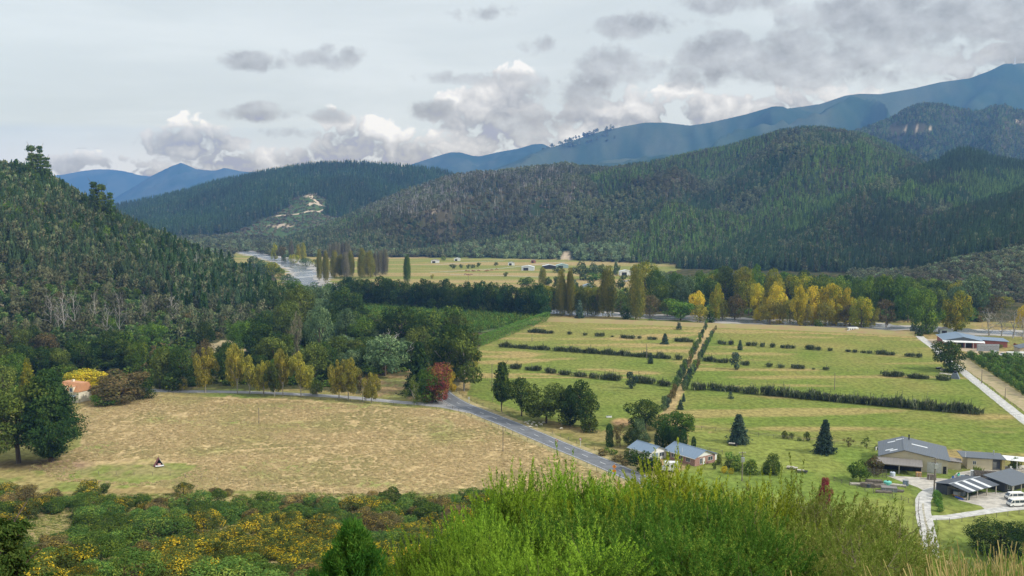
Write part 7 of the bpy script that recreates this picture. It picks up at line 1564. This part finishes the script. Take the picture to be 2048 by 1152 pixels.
def small_things():
    p = at(1910, 757); ro = empty('stall', p, R(-30), 'small dark grey tent-like stall under the big tree by the farm track', 'stall'); MB().extr([(-2, 0), (2, 0), (.9, 2.6), (-.9, 2.6)], -1.5, 1.5).build('canopy', c3('slate_canvas', (.17, .20, .25)), ro); MB().box(-.6, .6, -1.0, 1.0, 2.6, 3.4).build('vent', BLACK, ro)
    p = at(1898, 751); ro = empty('ramp', p, R(-25), 'pale boarded stock ramp beside the grey stall', 'ramp'); MB().slab([(-4, -1, .9), (4, -1, .3), (4, 1, .3), (-4, 1, .9)], .15).build('deck', PALEWOOD, ro)
    for x in (-3.8, 0, 3.8): MB().box(x - .08, x + .08, -1.2, -1.05, 0, 1.4).build('post', PALEWOOD, ro)
    for x in (-3.8, 0): MB().box(x, x + 3.7, -1.19, -1.1, 1.1, 1.25).build('rail', PALEWOOD, ro)
    for (x, y, lb) in [(1877, 738, 'dark stacked drums under the big tree by the farm track'), (1886, 741, 'pale stacked trough beside the drums under the big tree')]:
        p = at(x, y); ro = empty('trough', p, .4, lb, 'trough'); MB().box(-1.3, 1.3, -.5, .5, .1, .8).build('trough_body', BLACK if 'dark' in lb else PALEWOOD, ro); MB().box(-1.1, 1.1, -.35, .35, .802, .86).build('rim', STEEL, ro)
    p = at(1218, 835); ro = empty('trough', p, .1, 'white water trough in the paddock by the bare patch', 'trough'); MB().box(-1.0, 1.0, -.5, .5, 0, .55).build('trough_body', W_, ro, bevel=.05); MB().box(-.85, .85, -.38, .38, .552, .58).build('water', GLASS, ro)
    for (x, y, lb, m) in [(1584, 938, 'pale weathered picnic bench pile on the lawn', PALEWOOD), (1604, 945, 'dark trailer frame on the lawn below the bench pile', BLACK), (1466, 883 + 8, 'dark feed bin beneath the large layered conifer', BLACK)]:
        p = at(x, y); ro = empty('trailer' if m == BLACK else 'timber_stack', p, R(-20), lb, 'trailer' if m == BLACK else 'timber'); MB().box(-1.6, 1.6, -.7, .7, .45, .6).build('deck', m, ro)
        for a in (-1.2, 1.2): MB().box(a - .1, a + .1, -.75, .75, 0, .449).build('support', TIMBER, ro)
        MB().box(-1.4, .6, -.5, .5, .602, .8).build('load', PALEWOOD, ro)
    # screen of slats beside the barn
    p = at(1752, 955); ro = empty('trellis', p, R(-20), 'grey timber trellis screen at the side of the barn', 'screen')
    for k in range(6): MB().box(-3 + k * 1.15, -2.9 + k * 1.15, 0, .1, 0, 2.6).build('upright', TIMBER, ro)
    for k in range(6): MB().box(-3, 3, -.04, -.002, .3 + k * .42, .42 + k * .42).build('slat', TIMBER, ro)
    p = at(1752, 907 - 5); ro = empty('wall', p, R(58), 'short white board fence behind the bronze tree', 'fence'); MB().box(0, 8, 0, .08, .2, 1.2).build('board', W_, ro)
    for x in (0.1, 4, 7.9): MB().box(x - .07, x + .07, .081, .2, 0, 1.3).build('post', W_, ro)
    # radio mast
    X = us(2030, 120)[0] * 5795; Y = 5795.0; z = float(terr(X, Y)); ro = empty('radio_mast', (X, Y, z - 3), 0, 'pale thin radio mast on the summit of the blue mountain', 'mast')
    MB().tube([(0, 0, 0), (0, 0, 30), (0, 0, 52)], [2.4, 1.9, .6], 6).build('tower', W_, ro); MB().tube([(0, 0, 30), (0, 0, 34)], 3.2, 10).build('dish_ring', W_, ro); MB().box(-9, 6, -5, 5, 0, 6).build('hut', W_, ro)
small_things()
# ------------------------------------------------------------------ scrub slope and lookout edge
def gorse():
    r = np.random.default_rng(51); P = []
    def free(x, y):
        # grassy gaps in the scrub
        for gx, gy, rx, ry in [(205, 1022, 22, 12), (100, 1050, 60, 20), (60, 1082, 60, 20), (170, 1085, 60, 8), (330, 1090, 70, 10), (90, 965, 110, 14), (480, 1000, 110, 12), (690, 1008, 60, 12), (40, 1128, 26, 22), (860, 1000, 60, 8)]:
            if ((x - gx) / rx) ** 2 + ((y - gy) / ry) ** 2 < 1: return False
        return True
    fixed = [(178, 1000, 60, 40, 'gorsefl'), (208, 985, 22, 18, 'gorse'), (225, 1012, 44, 24, 'gorse'), (285, 1012, 40, 24, 'gorse'), (368, 992, 40, 24, 'gorsefl'), (455, 992, 26, 14, 'gorsebr'), (425, 990, 22, 14, 'gorsebr'), (15, 990, 40, 26, 'gorsefl'), (815, 1012, 46, 28, 'gorse'), (768, 1022, 30, 26, 'gorsefl'), (645, 1020, 26, 26, 'gorsebr'), (885, 1008, 30, 16, 'gorse'), (525, 1000, 16, 10, 'gorsebr')]
    items = [(x, y, w, h, m) for x, y, w, h, m in fixed]; tries = 0
    while len(items) < 290 and tries < 6000:
        tries += 1; x = r.uniform(-30, 1010); y = 1000 + 185 * r.uniform(0, 1) ** 1.15
        if y < 1015 - .03 * abs(x - 300) and not (x < 330): continue
        if x < 330 and y < 985 + .10 * x: continue
        if not free(x, y): continue
        k = .85 + (y - 1000) / 150.0 * .8; w = r.uniform(34, 62) * k; h = w * r.uniform(.45, .68)
        if any(abs(x - a) < .30 * (w + c) and abs(y - b) < .13 * (h + d) for a, b, c, d, _ in items): continue
        fl = vnoise(x / 120.0, y / 45.0, 6); m = 'gorsefl' if (y > 1050 and fl > .50) or r.uniform() < .12 else 'gorsebr' if r.uniform() < .16 else 'broom' if r.uniform() < .34 else 'gorse'
        items.append((x, y, w, h, m))
    look = {'gorsefl': 'yellow-flowering gorse bush', 'gorsebr': 'brownish dry gorse bush', 'broom': 'fresh green broom bush', 'gorse': 'dark green gorse bush'}
    rows = [(0, 1012, 'in the top scrub edge'), (1012, 1045, 'in the upper scrub'), (1045, 1085, 'in the middle scrub'), (1085, 1300, 'in the lowest scrub')]
    for lo, hi, place in rows:
        for m in look:
            L = sorted([t for t in items if lo <= t[1] < hi and t[4] == m])
            for i, (x, y, w, h, _) in enumerate(L):
                p = at(x, y); k = ppm(p); vis = h * 1.15
                put('gorse_bush', ('shrub', 'shrub', 'round', 'dome', 'shrub')[i % 5], (p[0], p[1], p[2] - .2), vis / k, w / k * 1.15, FM[m], f'{look[m]}, {ordw(i + 1)} from the left {place}', 'gorse bush', 'gorse and broom bushes on the scrub slope', lod=2, var=i, rz=r.uniform(0, 6.28))
gorse()
def plume_bank(r, n_leaf=130):
    """upright feathery broom shoots, 1 m long"""
    out = []
    for v in range(4):
        t = r.uniform(.05, 1, n_leaf); bend = r.uniform(.05, .22); a0 = r.uniform(0, 6.28)
        P = np.stack([bend * t * t * math.cos(a0), bend * t * t * math.sin(a0), t], 1)
        a = r.uniform(0, 6.28, n_leaf); w = .085 * (1.1 - t) + .012
        D = np.stack([np.cos(a), np.sin(a), 0 * a], 1); q = r.uniform(.3, 1, n_leaf)
        P = P + D * (w * q)[:, None] + np.array([0, 0, 1]) * (w * q * 1.3)[:, None]
        T = D * .7 + np.array([0, 0, 1.0]) + r.normal(size=(n_leaf, 3)) * .25; N = r.normal(size=(n_leaf, 3)) + np.array([0, 0, .6])
        out.append((P, N, T, r.uniform(.014, .03, n_leaf)))
    return out
def broom_mesh(r, n_plume, size, ln=(.30, .62)):
    bank = plume_bank(r); parts = []; lobes = []; twigs = []
    for i in range(9):
        a = r.uniform(0, 6.28); rr = .42 * r.uniform(.1, 1) ** .6; lobes.append((rr * math.cos(a), rr * math.sin(a), r.uniform(.38, .72), r.uniform(.16, .26)))
    for i in range(n_plume):
        lx, ly, lz, lr = lobes[int(r.integers(len(lobes)))]; d = unit(r.normal(size=3)); d[2] = abs(d[2]) * .9 - .15
        base = np.array([lx, ly, lz]) + d * lr * r.uniform(.3, 1)
        P, N, T, s = bank[int(r.integers(4))]
        up = unit(np.array([d[0] * 1.1, d[1] * 1.1, .85]) + r.normal(size=3) * .42); x = unit(np.cross(up, r.normal(size=3))); y = np.cross(up, x); M = np.stack([x, y, up], 1)
        l = r.uniform(*ln) * .55
        parts.append(cards(base + (P * l) @ M.T, N @ M.T, s * l * size, r, .30, T @ M.T))
        if i % 3 == 0: twigs.append((base - up * l * .5, base + up * l * .75 + x * .02))
    V, F = join(parts); q = np.quantile(V[:, 2], .992); V[:, 2] /= q
    TW = []
    for a, b in twigs: tri_tube(TW, [a, (a + b) / 2 + r.normal(size=3) * .01, b], [.0034, .0026, .001], 3)
    tv, tf = join(TW); tv[:, 2] /= q; return V, F, tv, tf
def stems_mesh(r, n=26):
    parts = []
    for i in range(n):
        a = r.uniform(0, 6.28); e = r.uniform(.1, .48); z = r.uniform(.4, .85)
        tri_tube(parts, [(.03 * math.cos(a), .03 * math.sin(a), -.1), (e * .5 * math.cos(a), e * .5 * math.sin(a), z * .6), (e * math.cos(a + .2), e * math.sin(a + .2), z)], [.012, .008, .002], 4)
    return join(parts)
BM = dict(  # darker third tone of g and y paints shaded hollows into the leaves
    g=leafmat('broom_bright', (.17, .29, .026), (.32, .47, .055), (.075, .145, .022), .26, trans=.4, objvar=.25),
    y=leafmat('broom_yellow_green', (.24, .31, .026), (.42, .46, .048), (.10, .145, .022), .22, trans=.4, objvar=.25),
    d=leafmat('leafy_green', (.040, .115, .018), (.120, .235, .034), (.24, .33, .052), .18, trans=.35, objvar=.25),
    t=leafmat('twiggy_green', (.12, .18, .030), (.23, .29, .055), (.30, .29, .09), .2, trans=.35, objvar=.25))
def lookout():
    r = np.random.default_rng(61)
    cm = []
    for v in range(4):
        V, F, tv, tf = broom_mesh(r, 1000, 1.42); me = mesh_np('crown', V, F); me.materials.append(None)
        V, F = join([stems_mesh(r), (tv, tf)]); st = mesh_np('stem', V, F, None, True); st.materials.append(M_BARK); cm.append((me, st))
    tw = []
    for v in range(2):
        V, F, tv, tf = broom_mesh(r, 520, 1.05, (.4, .9)); me = mesh_np('crown', V, F); me.materials.append(None)
        V, F = join([skeleton(r, .95, .5, .010, 4, 12, .9, .05), (tv, tf)]); st = mesh_np('stem', V, F); st.materials.append(plain('twig_bark', (.20, .16, .12), .95, .2, 3)); tw.append((me, st))
    def shrub(px, top, Y, w, mat, label, lib_, v, h=None):
        top += 48 if px > 1190 and mat in 'gy' else 24; w *= .94; px += 14 * (px < 1000)
        d = ray(px, top); d = d / d[1]; X = d[0] * Y; ztop = CAMZ + d[2] * Y; zg = float(terr(X, Y)); hh = max(ztop - zg + .1, .9) * 1.04
        root = empty('broom_shrub', (X, Y, zg - .05), r.uniform(0, 6.28), label, 'shrub', 'broom shrubs at the lookout edge')
        me, st = lib_[v % len(lib_)]
        c = link('crown', me, root); c.scale = (w, w, hh); c.material_slots[0].link = 'OBJECT'; c.material_slots[0].material = BM[mat]
        s = link('stem', st, root); s.scale = (w, w, hh)
    S = [(850, 1072, 13.2, 1.3, 'g', 'lowest pale green broom at the outermost end of the clump by the pine'), (930, 1078, 12.5, 1.25, 'g', 'low bright green broom at the outer end of the clump beside the small pine'), (948, 1030, 13.5, 1.4, 'g', 'bright broom with feathery tips against the hay field, next to the outermost one'),
         (1010, 975, 14.5, 1.8, 'g', 'tall feathery broom reaching up over the hay field edge'), (1085, 990, 15, 2.1, 'g', 'bright green broom below the dip in the clump outline'), (1165, 962, 15.5, 2.2, 'g', 'broom whose tips touch the lower hay field corner'),
         (1232, 962, 16, 2.2, 'g', 'broom in front of the road and the orange sign'), (1345, 922, 17.5, 2.5, 'y', 'yellowish broom rising highest before the blue-roofed house'), (1425, 946, 17, 2.2, 'y', 'yellow-green broom below the end of the blue-roofed house'),
         (945, 1105, 11, 1.15, 'g', 'low broom near the bottom edge closest to the small pine'), (1055, 1060, 11.5, 1.7, 'g', 'full bright broom in the lower middle of the clump'), (1120, 1050, 11.5, 1.9, 'd', 'thick broom under the dip of the clump'), (1230, 1040, 12, 2.1, 'd', 'darker leafy shrub under the orange road sign'),
         (1340, 1012, 13, 2.1, 'd', 'deep green leafy shrub below the yellowish broom'), (1445, 1010, 13, 2.1, 'd', 'dark leafy shrub beside the twiggy scrub'), (1540, 1062, 11.5, 1.8, 'd', 'low leafy shrub along the bottom edge by the dry grass'), (1290, 1095, 10.5, 1.8, 'd', 'low dark shrub at the bottom edge in mid clump'), (1400, 1092, 10.5, 1.8, 'd', 'leafy shrub at the very bottom edge'),
         (1505, 968, 18, 2.0, 'y', 'outer yellow-green broom before the garden shrubs'), (1010, 1128, 9.5, 1.1, 'g', 'small bright broom at the bottom edge'), (1120, 1118, 9.5, 1.6, 'g', 'bright low broom at the bottom edge in mid clump'), (1290, 965, 15, 1.9, 'y', 'olive broom between the orange sign and the yellowish broom')]
    for i, (px, tp, Y, w, m, lb) in enumerate(S): shrub(px, tp, Y, w, m, lb, cm, i)
    T = [(1560, 1000, 19, 2.6, 't', 'thin twiggy shrub with bare pale branches before the lush lawn'), (1640, 1015, 19, 2.5, 't', 'twiggy scrub under the dark red tree'), (1720, 1030, 18.5, 2.4, 't', 'loose twiggy shrub below the pile of timber'), (1795, 1040, 18, 2.2, 't', 'twiggy shrub next to the lower driveway'),
         (1590, 1060, 15, 2.1, 't', 'sprawling twiggy shrub behind the dry grass'), (1680, 1072, 14.5, 2.2, 't', 'brown-branched scrub in front of the driveway bank'), (1770, 1080, 14, 2.0, 't', 'twiggy green shrub at the driveway foot'), (1500, 1020, 16, 1.8, 't', 'pale twiggy shrub next to the leafy dark shrub'), (1625, 1110, 11.5, 1.5, 't', 'low twiggy shrub rooted among the dry grass'), (1730, 1112, 11, 1.5, 't', 'ragged green scrub among the dry grass stalks')]
    for i, (px, tp, Y, w, m, lb) in enumerate(T): shrub(px, tp, Y, w, m, lb, tw if i % 2 else cm, i)
    # young pine
    Y = 15.0; d = ray(705, 1062); d = d / d[1]; X = d[0] * Y; zt = CAMZ + d[2] * Y; zg = float(terr(X, Y)); h = zt - zg
    root = empty('young_pine', (X, Y, zg - .05), 0, 'young bright green pine with upright candles below the hay field', 'pine')
    parts = []; stem = []
    tri_tube(stem, [(0, 0, 0), (0, 0, h * .6), (.01, 0, h * .97)], [.05, .03, .008], 6)
    def shoot(p, dr, ln, n):
        t = r.uniform(0, 1, n) ** .8; a = r.uniform(0, 6.28, n); x = unit(np.cross(dr, (0.3, .2, .9))); y = np.cross(dr, x)
        rad = np.cos(a)[:, None] * x + np.sin(a)[:, None] * y; P = p + dr * (t * ln)[:, None] + rad * .02
        T_ = rad * .8 + dr * 1.0 + r.normal(size=(n, 3)) * .12; l = .062 * r.uniform(.7, 1.1, n)
        parts.append(cards(P + unit(T_) * l[:, None], rad + r.normal(size=(n, 3)) * .4, l, r, .10, T_))
    for t in range(14):
        z = h * (.22 + .74 * t / 13); wr = .85 * (1 - (t / 13) ** 1.25) + .07; nb = 9 if t < 11 else 5
        for b in range(nb):
            a = t * .9 + 6.283 * b / nb + r.normal() * .15; dr = unit(np.array([math.cos(a), math.sin(a), .55 + .5 * t / 13])); L_ = wr * r.uniform(.8, 1.1)
            q0 = np.array([0, 0, z]); q1 = q0 + dr * L_; tri_tube(stem, [q0, (q0 + q1) / 2 - np.array([0, 0, .03]), q1], [.014, .010, .004], 4)
            for k in range(5): shoot(q0 + dr * L_ * (.35 + .15 * k), unit(dr + np.array([0, 0, .5]) + r.normal(size=3) * .3), .16, 60)
            shoot(q1, unit(dr * .35 + np.array([0, 0, 1.0])), .24, 110)
    shoot(np.array([0, 0, h * .86]), np.array([0, 0, 1.0]), h * .14, 160)
    V, F = join(parts); link('crown', mesh_np('crown', V, F, leafmat('young_pine_needles', (.035, .120, .020), (.080, .215, .032), (.14, .27, .04), .10, trans=.3, objvar=0)), root)
    V, F = join(stem); link('trunk', mesh_np('trunk', V, F, M_BARK, True), root)
    # sparse pine at the left bottom corner
    Y = 24.0; d = ray(0, 1035); d = d / d[1]; X = d[0] * Y; zt = CAMZ + d[2] * Y; zg = float(terr(X, Y))
    put('young_pine', 'openpine', (X, Y, zg), zt - zg, 3.2, FM['pine'], 'thin grey-green young pine at the bottom corner of the scrub', 'pine', lod=3, var=2)
    # dry grass on the lookout edge
    n = 330; pts = []; parts = []
    hxy = []
    while len(hxy) < n:
        px = r.uniform(1500, 2120); Y = r.uniform(4.2, 9.0)
        if r.uniform() > np.interp(px, [1500, 1680, 1850, 1960, 2120], [.03, .22, .22, 1, 1]): continue
        hxy.append(((px - 1024) / FPX * Y, Y))
    for X, Y in hxy:
        px = 1024 + FPX * X / Y; tp = np.interp(px, [1500, 1700, 1800, 1880, 1950, 2060, 2120], [1150, 1132, 1128, 1128, 1080, 1074, 1066]) + abs(r.normal()) * 34
        zt = CAMZ + (ray(px, tp)[2] / ray(px, tp)[1]) * Y; zg = float(terr(X, Y)) - .05; h = zt - zg
        if h < .12: continue
        h = min(h, 1.25); m = 9; a = r.uniform(0, 6.28, m); l = h * r.uniform(.5, 1.0, m); le = r.uniform(.05, .35, m)
        D = np.stack([np.cos(a), np.sin(a), 0 * a], 1); S_ = np.stack([-np.sin(a), np.cos(a), 0 * a], 1) * .0019
        b = np.array([X, Y, zt - h]) + r.normal(size=(m, 3)) * np.array([.05, .05, 0]); mid = b + D * (le * l * .3)[:, None] + np.array([0, 0, 1]) * (l * .6)[:, None]; tip = b + D * (le * l)[:, None] + np.array([0, 0, 1]) * (l * (1 - .3 * le))[:, None]
        V = np.stack([b - S_, b + S_, mid + S_, mid - S_], 1).reshape(-1, 3); V2 = np.stack([mid - S_, mid + S_, tip + S_ * 1.6, tip - S_ * 1.6], 1).reshape(-1, 3)
        parts += [(V, np.arange(4 * m).reshape(m, 4)), (V2, np.arange(4 * m).reshape(m, 4))]
    V, F = join(parts); o = link('dry_grass', mesh_np('dry_grass', V, F, leafmat('straw', (.22, .19, .06), (.46, .36, .16), (.13, .20, .04), .45, trans=.3, objvar=0)))
    tag(o, 'tall straw-coloured dry grass along the lookout edge', 'grass', None, 'stuff')
lookout()
def field_grass():
    """tussocks of dry grass over the hay field and the rough verges"""
    r = np.random.default_rng(71); variants = []
    for v in range(3):
        m = 9; a = r.uniform(0, 6.28, m); D = np.stack([np.cos(a), np.sin(a), 0 * a], 1); b = r.normal(size=(m, 3)) * np.array([.22, .22, 0])
        V, F = cards(b + np.array([0, 0, .45]) + D * .25, D * .5 + np.array([0, 0, 1.0]), .5, r, .35, np.array([0, 0, .7]) + D); me = mesh_np('tussock', V, F); me.materials.append(None)
        variants.append((me, leafmat('hay_stalks', (.52, .39, .20), (.64, .50, .27), (.44, .36, .15), .10, trans=.4, objvar=.22, world_var=.55, world_scale=.028, world_col=(.36, .34, .13))))
    g = leafmat('grass_stalks', (.15, .19, .040), (.27, .28, .075), (.42, .34, .14), .2, trans=.35, objvar=.4)
    variants += [(variants[0][0].copy(), g), (variants[1][0].copy(), g)]
    n = 95000; Y = np.sqrt(r.uniform(150 ** 2, 430 ** 2, n)); X = r.uniform(-.62, .2, n) * Y; Z, idn, _ = terr_all(X, Y); px, py = project(X, Y, Z)
    hay = inpoly(px, py, [(150, 824), (200, 804), (290, 791), (560, 800), (880, 821), (930, 830), (1262, 972), (1180, 1010), (1000, 1003), (600, 985), (330, 975), (120, 962), (60, 930), (170, 890)])
    arc = np.hypot((px - 845) / 60, (py - 852) / 17); trk = (np.abs(arc - 1) < .13) & ((px > 809) | (py > 852)) | (np.abs(px - (300 + (py - 845) * 1.35)) < 2.0) & (py > 838) & (py < 900) | (np.abs(px - (309 + (py - 845) * 1.35)) < 1.6) & (py > 838) & (py < 900) | (np.abs(py - (905 - .055 * (px - 400))) < 1.2) & (px > 420) & (px < 1000)
    cl = fbm(X / 7, Y / 9, 3, 91); grn = fbm(X / 22, Y / 30, 4, 110) > .56
    mown = inpoly(px, py, [(150, 925), (300, 918), (400, 928), (352, 958), (270, 966), (150, 958)])
    slope = (idn == 0) & (px < 1050) & (py > 955)
    keep = ((hay & ~mown & ~trk & (cl > .24) & (r.uniform(0, 1, n) < .8)) | (slope & (r.uniform(0, 1, n) < .8))) & (px > -40)
    X, Y, Z, cl, grn, slope = (v[keep] for v in (X, Y, Z, cl, grn, slope)); k = len(X)
    h = r.uniform(.16, .42, k) * np.where(slope, 1.2, 1); w = r.uniform(.7, 1.3, k)
    idx = np.where((slope & (r.uniform(0, 1, k) < .75)), r.integers(3, 5, k), r.integers(0, 3, k)); print('tussocks', k)
    scatter('grass', np.stack([X, Y, Z - .05], 1), np.stack([w, w, h], 1), r.uniform(0, 6.28, k), idx, variants, 'tussocky dry hay and rough grass over the hay field', 'grass')
field_grass()
# ------------------------------------------------------------------ air
def haze():
    m, nt = newmat('haze'); v = nt.nodes.new('ShaderNodeVolumePrincipled')
    v.inputs['Color'].default_value = (*HAZE_COL, 1); v.inputs['Density'].default_value = HAZE_D; v.inputs['Anisotropy'].default_value = 0.0
    o = nt.nodes.new('ShaderNodeOutputMaterial'); nt.links.new(v.outputs[0], o.inputs['Volume'])
    ob = MB().box(-11000, 11000, -400, 15000, -6, HAZE_TOP).build('haze', m); tag(ob, kind='stuff', label='thin blue haze filling the air of the whole valley', cat='haze')
haze()
